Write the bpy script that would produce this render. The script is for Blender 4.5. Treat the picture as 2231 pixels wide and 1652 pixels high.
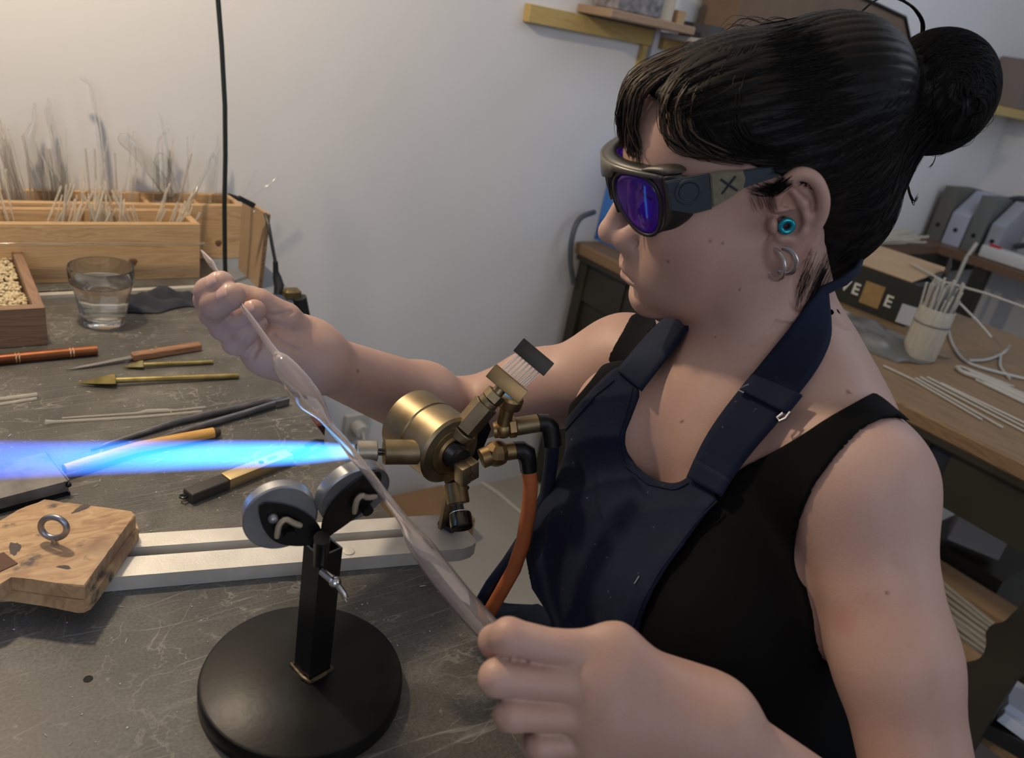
import bpy, bmesh, math, random
import numpy as np
from mathutils import Vector, Matrix
random.seed(7); np.random.seed(7)
C = bpy.context.scene.collection
SC = bpy.context.scene
for o in list(bpy.data.objects): bpy.data.objects.remove(o)

# ------------------------------------------------------------------ camera
W_PX, H_PX = 2231, 1652
FPX = 1700.0
CXP, CYP = 1115.5, 826.0
CAMP = np.array([0.0, 0.0, 1.25])
PITCH, ROLL, YAW = math.radians(24.4), math.radians(11.0), math.radians(40.0)
_h = np.array([math.sin(YAW), math.cos(YAW), 0]); _r = np.array([math.cos(YAW), -math.sin(YAW), 0])
_z = np.array([0, 0, 1.0])
FW = _h*math.cos(PITCH) - _z*math.sin(PITCH)
_u = _h*math.sin(PITCH) + _z*math.cos(PITCH)
RT = math.cos(ROLL)*_r + math.sin(ROLL)*_u
UP = -math.sin(ROLL)*_r + math.cos(ROLL)*_u
cd = bpy.data.cameras.new('camera'); cam = bpy.data.objects.new('camera', cd); C.objects.link(cam)
cd.sensor_width = 36.0; cd.lens = 36.0*FPX/W_PX; cd.clip_start = 0.02
cam.matrix_world = Matrix(((RT[0], UP[0], -FW[0], 0), (RT[1], UP[1], -FW[1], 0), (RT[2], UP[2], -FW[2], 1.25), (0, 0, 0, 1)))
cd.dof.use_dof = True; cd.dof.focus_distance = 0.70; cd.dof.aperture_fstop = 7.5
SC.camera = cam

# ------------------------------------------------------------------ light
SC.view_settings.view_transform = 'Standard'; SC.view_settings.look = 'None'
SC.view_settings.gamma = 1.0; SC.view_settings.exposure = 0.0
SC.view_settings.use_curve_mapping = False
wd = bpy.data.worlds.new('world'); SC.world = wd; wd.use_nodes = True
wd.node_tree.nodes['Background'].inputs[0].default_value = (0.62, 0.74, 1.0, 1)
wd.node_tree.nodes['Background'].inputs[1].default_value = 0.20

def light(name, kind, loc, target, energy, color, size=0.1, size_y=None, spread=None):
    l = bpy.data.lights.new(name, kind); o = bpy.data.objects.new(name, l); C.objects.link(o)
    l.energy = energy; l.color = color; o.location = loc
    if kind == 'AREA':
        l.size = size
        if size_y: l.shape = 'RECTANGLE'; l.size_y = size_y
        if spread: l.spread = spread
    elif kind in ('POINT', 'SPOT'): l.shadow_soft_size = size
    d = Vector(target) - Vector(loc)
    o.rotation_euler = d.to_track_quat('-Z', 'Y').to_euler()
    return o
# warm bench lamp over the far side of the table, cool window daylight behind right, plus added soft fills
light('bench_lamp_light', 'POINT', (0.04, 1.08, 1.74), (0, 0, 0), 27.5, (1.0, 0.80, 0.56), 0.035)
light('window_and_fill_light', 'AREA', (1.5, -2.0, 2.0), (0.6, 0.6, 1.0), 9.0, (0.78, 0.87, 1.0), 1.6, 1.2)
light('window_and_fill_light', 'AREA', (-1.1, -2.1, 1.9), (0.5, 0.4, 1.0), 15.5, (0.93, 0.94, 1.0), 1.6, 1.4)  # broad soft fill, added to brighten her camera-facing side
light('room_fill_light', 'AREA', (2.2, 0.4, 2.45), (1.8, 1.2, 0.8), 12.0, (0.72, 0.83, 1.0), 1.4, 1.4)  # added overhead fill for the desk end of the room

# ------------------------------------------------------------------ helpers
def ray(px, py): return RT*(px-CXP)/FPX - UP*(py-CYP)/FPX + FW
def at(px, py, d): return CAMP + ray(px, py)*d
def onz(px, py, z):
    r = ray(px, py); return CAMP + r*((z-1.25)/r[2])
def ony(px, py, y):
    r = ray(px, py); return CAMP + r*(y/r[1])
def onx(px, py, x):
    r = ray(px, py); return CAMP + r*(x/r[0])
def nrm(v):
    v = np.asarray(v, float); return v/np.linalg.norm(v)
def projn(P):
    Q = P - CAMP; z = Q@FW; z = np.where(np.abs(z) < 1e-6, 1e-6, z)
    return CXP + FPX*(Q@RT)/z, CYP - FPX*(Q@UP)/z, z

def tag(o, label=None, cat=None, group=None, kind=None):
    if label: o['label'] = label
    if cat: o['category'] = cat
    if group: o['group'] = group
    if kind: o['kind'] = kind
    return o
def empty(name, loc=(0, 0, 0), rz=0, label=None, cat=None, group=None):
    o = bpy.data.objects.new(name, None); C.objects.link(o); o.empty_display_size = 0.02
    o.location = Vector([float(x) for x in loc]); o.rotation_euler = (0, 0, rz)
    return tag(o, label, cat, group)
def link(name, me, mat, parent=None, smooth=False):
    o = bpy.data.objects.new(name, me); C.objects.link(o)
    if mat is not None and len(me.materials) == 0:
        for m in (mat if isinstance(mat, (list, tuple)) else [mat]): me.materials.append(m)
    if smooth and len(me.polygons): me.polygons.foreach_set('use_smooth', [True]*len(me.polygons))
    if parent is not None:
        o.parent = parent
    return o
def arr_mesh(name, V, Fq):
    me = bpy.data.meshes.new(name)
    V = np.asarray(V, np.float32); Fq = np.asarray(Fq, np.int32)
    n = Fq.shape[1]
    me.vertices.add(len(V)); me.vertices.foreach_set('co', V.ravel())
    me.loops.add(Fq.size); me.loops.foreach_set('vertex_index', Fq.ravel())
    me.polygons.add(len(Fq)); me.polygons.foreach_set('loop_start', np.arange(len(Fq), dtype=np.int32)*n)
    me.update(calc_edges=True); me.validate()
    return me
def frame_from_axis(a, hint=(0, 0, 1)):
    a = nrm(a); h = np.asarray(hint, float)
    if abs(a@nrm(h)) > 0.97: h = np.array([1.0, 0, 0])
    s = nrm(np.cross(h, a)); t = np.cross(a, s)
    return s, t, a

class MB:
    """collects shapes in one bmesh and links them as one object"""
    def __init__(s): s.bm = bmesh.new()
    def _xf(s, vs, M):
        for v in vs: v.co = M @ v.co
    def box(s, c, size, rot=None, bevel=0.0, seg=1):
        r = bmesh.ops.create_cube(s.bm, size=1.0); vs = r['verts']
        for v in vs: v.co = Vector((v.co.x*size[0], v.co.y*size[1], v.co.z*size[2]))
        if bevel > 0:
            es = list({e for v in vs for e in v.link_edges})
            b = bmesh.ops.bevel(s.bm, geom=vs+es, offset=bevel, segments=seg, affect='EDGES', profile=0.6)
            vs = list({v for f in b['faces'] for v in f.verts} | {v for v in vs if v.is_valid})
        M = Matrix.Translation(Vector([float(x) for x in c])) @ (rot.to_4x4() if rot is not None else Matrix())
        s._xf(vs, M); return s
    def lathe(s, prof, a=(0, 0, 0), axis=(0, 0, 1), n=32, hint=(0, 0, 1), fn=None, close=True):
        """prof: list of (radius, height along axis)"""
        sx, sy, az = frame_from_axis(axis, hint); a = np.asarray(a, float); rings = []
        for r, h in prof:
            if r <= 1e-7: rings.append([s.bm.verts.new(Vector(a+az*h))]); continue
            ring = []
            for i in range(n):
                t = 2*math.pi*i/n; rr = r*(fn(t, h) if fn else 1.0)
                ring.append(s.bm.verts.new(Vector(a+az*h+sx*math.cos(t)*rr+sy*math.sin(t)*rr)))
            rings.append(ring)
        for A, B in zip(rings[:-1], rings[1:]):
            for i in range(n):
                j = (i+1) % n
                try:
                    if len(A) == 1 and len(B) == 1: break
                    if len(A) == 1: s.bm.faces.new((A[0], B[i], B[j]))
                    elif len(B) == 1: s.bm.faces.new((A[i], B[0], A[j])[::-1] if False else (A[i], A[j], B[0]))
                    else: s.bm.faces.new((A[i], A[j], B[j], B[i]))
                except ValueError: pass
        if close:
            for R_, fl in ((rings[0], True), (rings[-1], False)):
                if len(R_) > 1:
                    s.bm.faces.new(R_[::-1] if fl else R_)
        return s
    def cyl(s, a, b, r, r2=None, n=24, bev=0.0):
        a = np.asarray(a, float); b = np.asarray(b, float); L = np.linalg.norm(b-a); r2 = r if r2 is None else r2
        if bev: prof = [(r-bev, 0), (r, bev), (r2, L-bev), (r2-bev, L)]
        else: prof = [(r, 0), (r2, L)]
        return s.lathe(prof, a, b-a, n)
    def tube(s, pts, r, n=8, closed=False, cap=True, flat=None, hint=(0, 0, 1)):
        pts = [np.asarray(p, float) for p in pts]; m = len(pts)
        rs = r if isinstance(r, (list, tuple, np.ndarray)) else [r]*m
        rings = []; prev = None
        for i in range(m):
            if closed: t = pts[(i+1) % m]-pts[i-1]
            else: t = pts[min(i+1, m-1)]-pts[max(i-1, 0)]
            t = nrm(t)
            if prev is None: sx, sy, _ = frame_from_axis(t, hint)
            else:
                sx = prev - t*(prev@t)
                sx = nrm(sx) if np.linalg.norm(sx) > 1e-6 else frame_from_axis(t, hint)[0]
                sy = np.cross(t, sx)
            prev = sx; ring = []
            for k in range(n):
                a = 2*math.pi*k/n + (math.pi/n if n == 4 else 0)
                fx, fy = flat if flat else (1, 1)
                ring.append(s.bm.verts.new(Vector(pts[i]+sx*math.cos(a)*rs[i]*fx+sy*math.sin(a)*rs[i]*fy)))
            rings.append(ring)
        rng = range(m if closed else m-1)
        for i in rng:
            A, B = rings[i], rings[(i+1) % m]
            for k in range(n):
                j = (k+1) % n; s.bm.faces.new((A[k], A[j], B[j], B[k]))
        if cap and not closed:
            s.bm.faces.new(rings[0][::-1]); s.bm.faces.new(rings[-1])
        return s
    def prism(s, poly, origin, ex, ey, ez, depth, bevel=0.0, holes=None):
        """polygon in (ex,ey) plane extruded along ez by depth"""
        o = np.asarray(origin, float); ex = np.asarray(ex, float); ey = np.asarray(ey, float); ez = np.asarray(ez, float)
        A = [s.bm.verts.new(Vector(o+ex*x+ey*y)) for x, y in poly]
        B = [s.bm.verts.new(Vector(o+ex*x+ey*y+ez*depth)) for x, y in poly]
        fs = [s.bm.faces.new(A[::-1]), s.bm.faces.new(B)]
        n = len(poly)
        for i in range(n): fs.append(s.bm.faces.new((A[i], A[(i+1) % n], B[(i+1) % n], B[i])))
        bmesh.ops.recalc_face_normals(s.bm, faces=fs)
        if bevel > 0:
            es = list({e for f in fs[:2] for e in f.edges})
            bmesh.ops.bevel(s.bm, geom=es, offset=bevel, segments=2, affect='EDGES', profile=0.6)
        return s
    def sphere(s, c, r, n=16, rot=None):
        q = bmesh.ops.create_uvsphere(s.bm, u_segments=n*2, v_segments=n, radius=1.0)
        rr = r if isinstance(r, (tuple, list)) else (r, r, r)
        S = Matrix.Diagonal((rr[0], rr[1], rr[2], 1))
        M = Matrix.Translation(Vector([float(x) for x in c])) @ (rot.to_4x4() if rot is not None else Matrix()) @ S
        s._xf(q['verts'], M); return s
    def grid(s, P):
        """P[i][j] points"""
        V = [[s.bm.verts.new(Vector([float(x) for x in p])) for p in row] for row in P]
        for i in range(len(V)-1):
            for j in range(len(V[0])-1):
                s.bm.faces.new((V[i][j], V[i+1][j], V[i+1][j+1], V[i][j+1]))
        return s
    def build(s, name, mat, parent=None, smooth=True, sharp=35, loc=None, local=True):
        bm = s.bm
        bmesh.ops.recalc_face_normals(bm, faces=bm.faces)
        if parent is not None and local:
            Mi = parent.matrix_basis.inverted() if parent.parent is None else (parent.parent.matrix_basis @ parent.matrix_basis).inverted()
            for v in bm.verts: v.co = Mi @ v.co
        elif loc is not None:
            for v in bm.verts: v.co -= Vector([float(x) for x in loc])
        if smooth:
            lim = math.radians(sharp)
            for f in bm.faces: f.smooth = True
            for e in bm.edges:
                if len(e.link_faces) == 2 and e.calc_face_angle(0) > lim: e.smooth = False
        me = bpy.data.meshes.new(name); bm.to_mesh(me); bm.free()
        o = link(name, me, mat, parent)
        if loc is not None and parent is None: o.location = Vector([float(x) for x in loc])
        return o

# ------------------------------------------------------------------ materials
def M_(name):
    m = bpy.data.materials.new(name); m.use_nodes = True
    nt = m.node_tree; b = nt.nodes['Principled BSDF']
    return m, nt, b
def plain(name, col, rough=0.5, metal=0.0, **kw):
    m, nt, b = M_(name)
    b.inputs['Base Color'].default_value = (*col, 1); b.inputs['Roughness'].default_value = rough
    b.inputs['Metallic'].default_value = metal
    for k, v in kw.items():
        b.inputs[k].default_value = v
    return m
def node(nt, t, **kw):
    n = nt.nodes.new(t)
    for k, v in kw.items():
        if k.startswith('i_'):
            key = k[2:]
            key = int(key) if key.isdigit() else key.replace('_', ' ')
            n.inputs[key].default_value = v
        else: setattr(n, k, v)
    return n
def ramp(nt, stops):
    r = nt.nodes.new('ShaderNodeValToRGB'); e = r.color_ramp.elements
    while len(e) < len(stops): e.new(0.5)
    for i, (p, c) in enumerate(stops):
        e[i].position = p; e[i].color = (*c, 1) if len(c) == 3 else c
    return r
def noisy(name, cols, scale=20, rough=(0.4, 0.6), metal=0.0, bump=0.0, bscale=None, detail=5, stretch=(1, 1, 1), pos=(0.3, 0.7), coord='Object', rot=(0, 0, 0), **kw):
    """procedural mottled material"""
    m, nt, b = M_(name); L = nt.links.new
    tc = node(nt, 'ShaderNodeTexCoord'); mp = node(nt, 'ShaderNodeMapping'); mp.inputs['Scale'].default_value = stretch
    mp.inputs['Rotation'].default_value = rot
    L(tc.outputs[coord], mp.inputs[0])
    n1 = node(nt, 'ShaderNodeTexNoise'); n1.inputs['Scale'].default_value = scale; n1.inputs['Detail'].default_value = detail
    L(mp.outputs[0], n1.inputs[0])
    k = len(cols); st = [(pos[0]+(pos[1]-pos[0])*i/max(k-1, 1), c) for i, c in enumerate(cols)]
    r = ramp(nt, st); L(n1.outputs[0], r.inputs[0]); L(r.outputs[0], b.inputs['Base Color'])
    mr = node(nt, 'ShaderNodeMapRange'); mr.inputs['To Min'].default_value = rough[0]; mr.inputs['To Max'].default_value = rough[1]
    L(n1.outputs[0], mr.inputs[0]); L(mr.outputs[0], b.inputs['Roughness'])
    b.inputs['Metallic'].default_value = metal
    if bump:
        n2 = node(nt, 'ShaderNodeTexNoise'); n2.inputs['Scale'].default_value = bscale or scale*3; n2.inputs['Detail'].default_value = 6
        L(mp.outputs[0], n2.inputs[0])
        bp = node(nt, 'ShaderNodeBump'); bp.inputs['Strength'].default_value = bump; bp.inputs['Distance'].default_value = 0.002
        L(n2.outputs[0], bp.inputs['Height']); L(bp.outputs[0], b.inputs['Normal'])
    for kk, v in kw.items(): b.inputs[kk].default_value = v
    return m
# ------------------------------------------------------------------ signed-distance sculpting
class Prim:
    __slots__ = ('t', 'k', 'a', 'b', 'ra', 'rb', 'R', 'r', 'c', 'rad', 'op')
def P_cone(a, b, ra, rb=None, k=0.01, op='+'):
    p = Prim(); p.t = 0; p.k = k; p.a = np.asarray(a, float); p.b = np.asarray(b, float); p.ra = ra; p.rb = ra if rb is None else rb
    p.op = op; p.c = (p.a+p.b)/2; p.rad = np.linalg.norm(p.a-p.b)/2+max(p.ra, p.rb); return p
def P_ell(c, r, R=None, k=0.01, op='+'):
    p = Prim(); p.t = 1; p.k = k; p.c = np.asarray(c, float); p.r = np.asarray(r, float); p.R = np.eye(3) if R is None else R
    p.op = op; p.rad = max(r); return p
def chain(pts, rs, k=0.004, op='+'):
    return [P_cone(pts[i], pts[i+1], rs[i], rs[i+1], k if i == 0 else min(k, 0.004), op) for i in range(len(pts)-1)]
def p_eval(p, X):
    if p.t == 0:
        ba = p.b-p.a; q = X-p.a; L2 = max(ba@ba, 1e-12); h = np.clip(q@ba/L2, 0, 1)
        d = q-h[:, None]*ba
        return np.sqrt(np.einsum('ij,ij->i', d, d)) - (p.ra+(p.rb-p.ra)*h)
    q = (X-p.c)@p.R
    k0 = np.sqrt((((q/p.r)**2).sum(1))); k1 = np.sqrt(((q/p.r**2)**2).sum(1))
    return k0*(k0-1)/np.maximum(k1, 1e-9)
def smin(a, b, k):
    h = np.maximum(k-np.abs(a-b), 0)/k
    return np.minimum(a, b)-h*h*k*0.25
class SDF:
    """groups: list of (k, [prims]); the groups are blended with their own k"""
    def __init__(s, groups, post=None):
        s.g = groups; s.post = post; s.A = None
    def cull(s, c, R):
        if s.A is None:
            s.A = [(kg, ps, np.array([p.c for p in ps]), np.array([p.rad+p.k+(0 if kg == 'sub' else kg)+0.012 for p in ps])) for kg, ps in s.g if ps]
        out = []
        for kg, ps, cc, rr in s.A:
            d = cc-c; m = np.sqrt((d*d).sum(1)) < rr+R
            if m.any(): out.append((kg, [ps[i] for i in np.nonzero(m)[0]]))
        return SDF(out, s.post)
    def __call__(s, X):
        acc = None
        for kg, ps in s.g:
            d = None
            if kg == 'sub':
                for p in ps: acc = None if acc is None else -smin(-acc, p_eval(p, X), p.k)
                continue
            for p in ps:
                v = p_eval(p, X)
                if p.op == '+': d = v if d is None else smin(d, v, p.k)
                elif d is not None: d = -smin(-d, v, p.k)
            if d is None: continue
            acc = d if acc is None else smin(acc, d, kg)
        if acc is None: acc = np.full(len(X), 1.0)
        return s.post(X, acc) if s.post else acc
def block_eval(f, X, cell=0.04):
    """evaluate an SDF on scattered points with spatial culling"""
    out = np.empty(len(X)); key = np.floor(X/cell).astype(np.int64)+512
    kk = (key[:, 0]*4096+key[:, 1])*4096+key[:, 2]
    order = np.argsort(kk, kind='stable'); ks = kk[order]
    cut = np.r_[0, np.nonzero(np.diff(ks))[0]+1, len(ks)]
    for i in range(len(cut)-1):
        idx = order[cut[i]:cut[i+1]]; c = (key[idx[0]]-512+0.5)*cell
        out[idx] = f.cull(c, cell*0.9)(X[idx])
    return out
def surface(f, lo, hi, h, B=14, clip=None, newton=2):
    """naive surface nets on sparse blocks, then projection onto the surface"""
    lo = np.asarray(lo, float); hi = np.asarray(hi, float); bs = B*h
    nb = np.ceil((hi-lo)/bs).astype(int)
    gx, gy, gz = np.meshgrid(*[np.arange(n) for n in nb], indexing='ij')
    bl = np.stack([gx.ravel(), gy.ravel(), gz.ravel()], 1)
    ctr = lo+(bl+0.5)*bs
    dd = block_eval(f, ctr, 0.16); keep = np.abs(dd) < bs*0.95+0.01
    bl = bl[keep]
    g = np.arange(B+1); ix, iy, iz = np.meshgrid(g, g, g, indexing='ij'); loc = np.stack([ix.ravel(), iy.ravel(), iz.ravel()], 1)
    N = 1 << 12; ckeys = []; cpos = []; quads = []
    for b in bl:
        o = lo+b*bs; sub = f.cull(o+bs/2, bs*0.9)
        if not sub.g: continue
        v = sub(o+loc*h).reshape(B+1, B+1, B+1)
        ins = v < 0
        if ins.all() or not ins.any(): continue
        base = b*B
        cs = [(a, bb, c) for a in (0, 1) for bb in (0, 1) for c in (0, 1)]
        cnt = sum(ins[a:B+a, bb:B+bb, c:B+c].astype(np.int8) for a, bb, c in cs)
        act = np.argwhere((cnt > 0) & (cnt < 8))
        if len(act) == 0: continue
        sm = np.zeros((len(act), 3)); n = np.zeros(len(act))
        A0, A1, A2 = act.T
        for ax in range(3):
            o1, o2 = [q for q in range(3) if q != ax]
            for e1 in (0, 1):
                for e2 in (0, 1):
                    off = np.zeros(3, int); off[o1] = e1; off[o2] = e2; of2 = off.copy(); of2[ax] = 1
                    va = v[A0+off[0], A1+off[1], A2+off[2]]; vb = v[A0+of2[0], A1+of2[1], A2+of2[2]]
                    m = (va < 0) != (vb < 0); t = np.where(m, va/np.where(m, va-vb, 1), 0)
                    pt = off[None]+np.zeros((len(act), 3)); pt[:, ax] += t
                    sm[m] += pt[m]; n[m] += 1
        pos = o+(act+sm/n[:, None])*h
        key = ((base[0]+act[:, 0])*N+(base[1]+act[:, 1]))*N+(base[2]+act[:, 2])
        ckeys.append(key); cpos.append(pos)
        for ax in range(3):
            sl0 = [slice(0, B)]*3; sl1 = list(sl0); sl1[ax] = slice(1, B+1)
            a = ins[tuple(sl0)]; bb = ins[tuple(sl1)]
            e = np.argwhere(a != bb)
            if len(e) == 0: continue
            flip = a[e[:, 0], e[:, 1], e[:, 2]]
            o1, o2 = (ax+1) % 3, (ax+2) % 3
            G = base+e; q = []
            for d1, d2 in ((1, 1), (0, 1), (0, 0), (1, 0)):
                H = G.copy(); H[:, o1] -= d1; H[:, o2] -= d2
                q.append((H[:, 0]*N+H[:, 1])*N+H[:, 2])
            q = np.stack(q, 1); q[~flip] = q[~flip][:, ::-1]
            quads.append(q)
    K = np.concatenate(ckeys); V = np.concatenate(cpos); Q = np.concatenate(quads)
    so = np.argsort(K); K = K[so]; V = V[so]
    i = np.searchsorted(K, Q); i = np.clip(i, 0, len(K)-1); ok = (K[i] == Q).all(1)
    Q = i[ok]
    for _ in range(newton): V = project(f, V, h)
    return V, Q
def project(f, V, h):
    e = h*0.25; d = block_eval(f, V)
    g = np.stack([block_eval(f, V+np.eye(3)[a]*e)-d for a in range(3)], 1)/e
    L = np.maximum((g*g).sum(1), 0.2)
    st = -(d/L)[:, None]*g
    n = np.linalg.norm(st, axis=1); s = np.minimum(1, h*0.8/np.maximum(n, 1e-9))
    return V+st*s[:, None]
def hit(f, px, py, d0=0.3, d1=1.3, off=0.0):
    """where the camera ray through a pixel first meets the surface"""
    r = ray(px, py); r = r/np.linalg.norm(r); t = d0
    for _ in range(160):
        p = CAMP+r*t; v = f(p[None])[0]-off
        if v < 0.0003: return p
        t += max(v*0.8, 0.0004)
        if t > d1+0.5: return None
    return p
def hits(f, px, py, off=0.0, d0=0.3, d1=1.8):
    """the same for many pixels at once; rows of nan where nothing is met"""
    px = np.asarray(px, float); py = np.asarray(py, float)
    R = RT[None]*((px-CXP)/FPX)[:, None]-UP[None]*((py-CYP)/FPX)[:, None]+FW[None]; R /= np.linalg.norm(R, axis=1)[:, None]
    t = np.full(len(px), d0); live = np.ones(len(px), bool); P = CAMP+R*t[:, None]
    for _ in range(140):
        i = np.nonzero(live)[0]
        if len(i) == 0: break
        v = f(P[i])-off; done = v < 0.0003
        t[i] += np.where(done, 0, np.maximum(v*0.8, 0.0004)); P[i] = CAMP+R[i]*t[i][:, None]
        live[i[done]] = False; out = t[i] > d1; live[i[out]] = False; P[i[out]] = np.nan
    return P
def poly_sd(poly, px, py):
    """signed distance in pixels, negative inside"""
    P = np.asarray(poly, float)
    if len(px) > 64:                                           # far from the outline in a block: one sign for all
        cx, cy = (px.min()+px.max())/2, (py.min()+py.max())/2; R = math.hypot(px.max()-cx, py.max()-cy)
        c = poly_sd(P, np.array([cx]), np.array([cy]))[0]
        if abs(c) > R+14: return np.full(len(px), c)
    d = np.full(len(px), 1e9); ins = np.zeros(len(px), bool)
    n = len(P)
    for i in range(n):
        a = P[i]; b = P[(i+1) % n]; e = b-a; wx = px-a[0]; wy = py-a[1]
        t = np.clip((wx*e[0]+wy*e[1])/max(e@e, 1e-9), 0, 1)
        d = np.minimum(d, (wx-t*e[0])**2+(wy-t*e[1])**2)
        c = ((a[1] <= py) != (b[1] <= py))
        with np.errstate(divide='ignore', invalid='ignore'):
            xx = a[0]+(py-a[1])*(e[0])/(e[1] if abs(e[1]) > 1e-9 else 1e-9)
        ins ^= c & (px < xx)
    d = np.sqrt(d)
    return np.where(ins, -d, d)
def smooth_poly(poly, it=2):
    P = np.asarray(poly, float)
    for _ in range(it):
        Q = np.roll(P, -1, 0); P = np.stack([P*.75+Q*.25, P*.25+Q*.75], 1).reshape(-1, 2)
    return P
# ------------------------------------------------------------------ the person
HB = np.array([[-0.79291212, -0.4897762, -0.36250468], [0.49773678, -0.86378289, 0.07834044], [-0.35149462, -0.11831483, 0.92868355]])
HO = np.array([0.53054553, 0.39125573, 1.1650402])
def hd(F, L, U): return HO+HB@(np.array([F, L, U], float)*0.01)
def HE(c, r, k=0.02, op='+', R=None):
    return P_ell(hd(*c), np.array(r)*0.01, HB if R is None else HB@R, k, op)
def HC(a, b, ra, rb=None, k=0.008, op='+'):
    return P_cone(hd(*a), hd(*b), ra*0.01, None if rb is None else rb*0.01, k, op)
def rotL(deg):
    a = math.radians(deg); return np.array([[math.cos(a), 0, math.sin(a)], [0, 1, 0], [-math.sin(a), 0, math.cos(a)]])
def rotU(deg):
    a = math.radians(deg); return np.array([[math.cos(a), -math.sin(a), 0], [math.sin(a), math.cos(a), 0], [0, 0, 1]])
head = [
    HE((-1.0, 0, 3.6), (9.3, 7.2, 7.2), 0.02), HE((4.2, 0, 4.2), (4.9, 5.9, 5.0), 0.03),
    HE((3.6, 0, -1.2), (5.3, 5.9, 6.0), 0.03), HE((3.6, 0, -4.8), (5.2, 5.3, 4.3), 0.025),
    HE((7.3, 0, -6.8), (2.5, 3.0, 2.6), 0.022), HE((8.6, 0, -8.3), (1.6, 1.9, 1.5), 0.018),
]
for s in (1, -1):
    head += [HE((5.9, 4.1*s, -0.9), (2.7, 2.2, 2.2), 0.022), HE((5.2, 3.6*s, -4.2), (3.3, 2.4, 3.2), 0.028),
             HE((1.6, 5.4*s, -4.9), (2.0, 1.2, 2.8), 0.02), HE((6.4, 2.6*s, -6.3), (2.2, 2.0, 1.9), 0.018)]
head += [HC((8.3, -2.6, 2.9), (8.3, 2.6, 2.9), 0.9, None, 0.012)]
for s in (1, -1): head += [HE((9.3, 3.1*s, 1.1), (1.3, 1.5, 1.0), 0.010, '-'), HE((7.9, 3.1*s, 1.0), (1.35, 1.35, 1.3), 0.004)]
# nose
head += [HC((8.9, 0, 2.2), (11.2, 0, -1.3), 0.65, 0.85, 0.010), HE((11.25, 0, -1.75), (1.05, 0.95, 0.85), 0.006),
         HC((11.0, 0, -2.2), (10.1, 0, -3.0), 0.45, 0.5, 0.006)]
for s in (1, -1):
    head += [HE((10.35, 1.15*s, -2.15), (1.0, 0.72, 0.82), 0.007), HE((9.3, 1.25*s, -1.9), (1.0, 0.9, 1.2), 0.010)]
for s in (1, -1): head += [HE((10.75, 0.62*s, -2.95), (0.55, 0.28, 0.35), 0.003, '-'), HE((9.6, 2.15*s, -2.4), (0.5, 0.22, 0.6), 0.005, '-')]
# mouth: muzzle, two lips, the line between them
head += [HE((8.3, 0, -4.7), (2.0, 3.0, 2.2), 0.022)]
def arc(y0, drop, pts, s, back): return [(pts-back*(q**2), q*s*2.35, y0-drop*q**2) for q in (0, .35, .7, 1)]
for s in (1, -1):
    up_ = arc(-4.72, 0.55, 10.28, s, 1.75); lo_ = arc(-5.85, -0.35, 10.12, s, 1.75)
    head += chain([hd(*p) for p in up_], [.0056, .0052, .0041, .0015], 0.0045)
    head += chain([hd(*p) for p in lo_], [.0069, .0063, .0048, .0015], 0.0045)
for s in (1, -1):
    ml = [(10.95-1.75*q**2, q*s*2.5, -5.28-0.42*q**2.0) for q in (0, .35, .7, 1.0)]
    head += chain([hd(*p) for p in ml], [.0010, .0011, .0012, .0010], 0.0028, '-')
head += [HE((10.35, 0, -6.9), (0.75, 1.3, 0.45), 0.010, '-'), HE((10.9, 0, -3.9), (0.35, 0.22, 0.55), 0.006, '-')]
# ears
def ear(s):
    q = []
    P = lambda F, L, U: (F*0.86+0.55, L*s, U*1.0)
    q += [P_ell(hd(-0.85, 7.35*s, 0.0), np.array([1.75, 0.32, 2.9])*0.01, HB@rotU(-20*s)@rotL(14), 0.005)]
    q += [P_ell(hd(0.2, 7.25*s, -2.6), np.array([0.75, 0.36, 1.0])*0.01, HB@rotU(-10*s), 0.006)]
    hx_ = [P(0.05, 7.3, 0.9), P(-0.15, 7.55, 2.0), P(-0.8, 7.8, 2.95), P(-1.75, 8.0, 3.3), P(-2.75, 8.25, 2.8), P(-3.35, 8.45, 1.6), P(-3.35, 8.45, 0.3), P(-2.85, 8.2, -0.9), P(-2.0, 7.85, -1.9), P(-1.2, 7.55, -2.8), P(-0.5, 7.4, -3.3)]
    hp_ = np.array(hx_); hr_ = np.array([.22, .28, .31, .33, .33, .32, .31, .30, .30, .34, .38]); tt = np.linspace(0, len(hp_)-1, 31)
    def cr(A, x):
        i = min(int(x), len(A)-2); f = x-i; p0, p1, p2, p3 = A[max(i-1, 0)], A[i], A[i+1], A[min(i+2, len(A)-1)]
        return 0.5*(2*p1+(p2-p0)*f+(2*p0-5*p1+4*p2-p3)*f*f+(3*p1-p0-3*p2+p3)*f**3)
    q += chain([hd(*cr(hp_, x)) for x in tt], np.interp(tt, np.arange(len(hp_)), hr_)*0.01, 0.004)
    ah = [P(-1.3, 7.65, 2.0), P(-2.0, 7.95, 1.1), P(-2.25, 8.05, 0.1), P(-1.9, 7.95, -0.9), P(-1.2, 7.75, -1.5)]
    q += chain([hd(*p) for p in ah], np.array([.22, .3, .32, .32, .28])*0.01, 0.004)
    q += [P_cone(hd(*P(-0.1, 7.3, 0.7)), hd(*P(-1.2, 7.75, 0.6)), 0.0022, 0.0018, 0.003)]
    q += [P_ell(hd(-0.25, 7.95*s, -0.35), np.array([0.85, 0.62, 0.95])*0.01, HB, 0.004, '-')]
    q += [P_ell(hd(0.72, 7.35*s, -0.45), np.array([0.35, 0.45, 0.6])*0.01, HB, 0.004), P_ell(hd(0.0, 7.6*s, -1.45), np.array([0.5, 0.3, 0.3])*0.01, HB, 0.004)]
    q += [P_ell(hd(0.0, 7.2*s, -0.35), np.array([0.35, 0.6, 0.4])*0.01, HB, 0.003, '-')]
    return q

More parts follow.
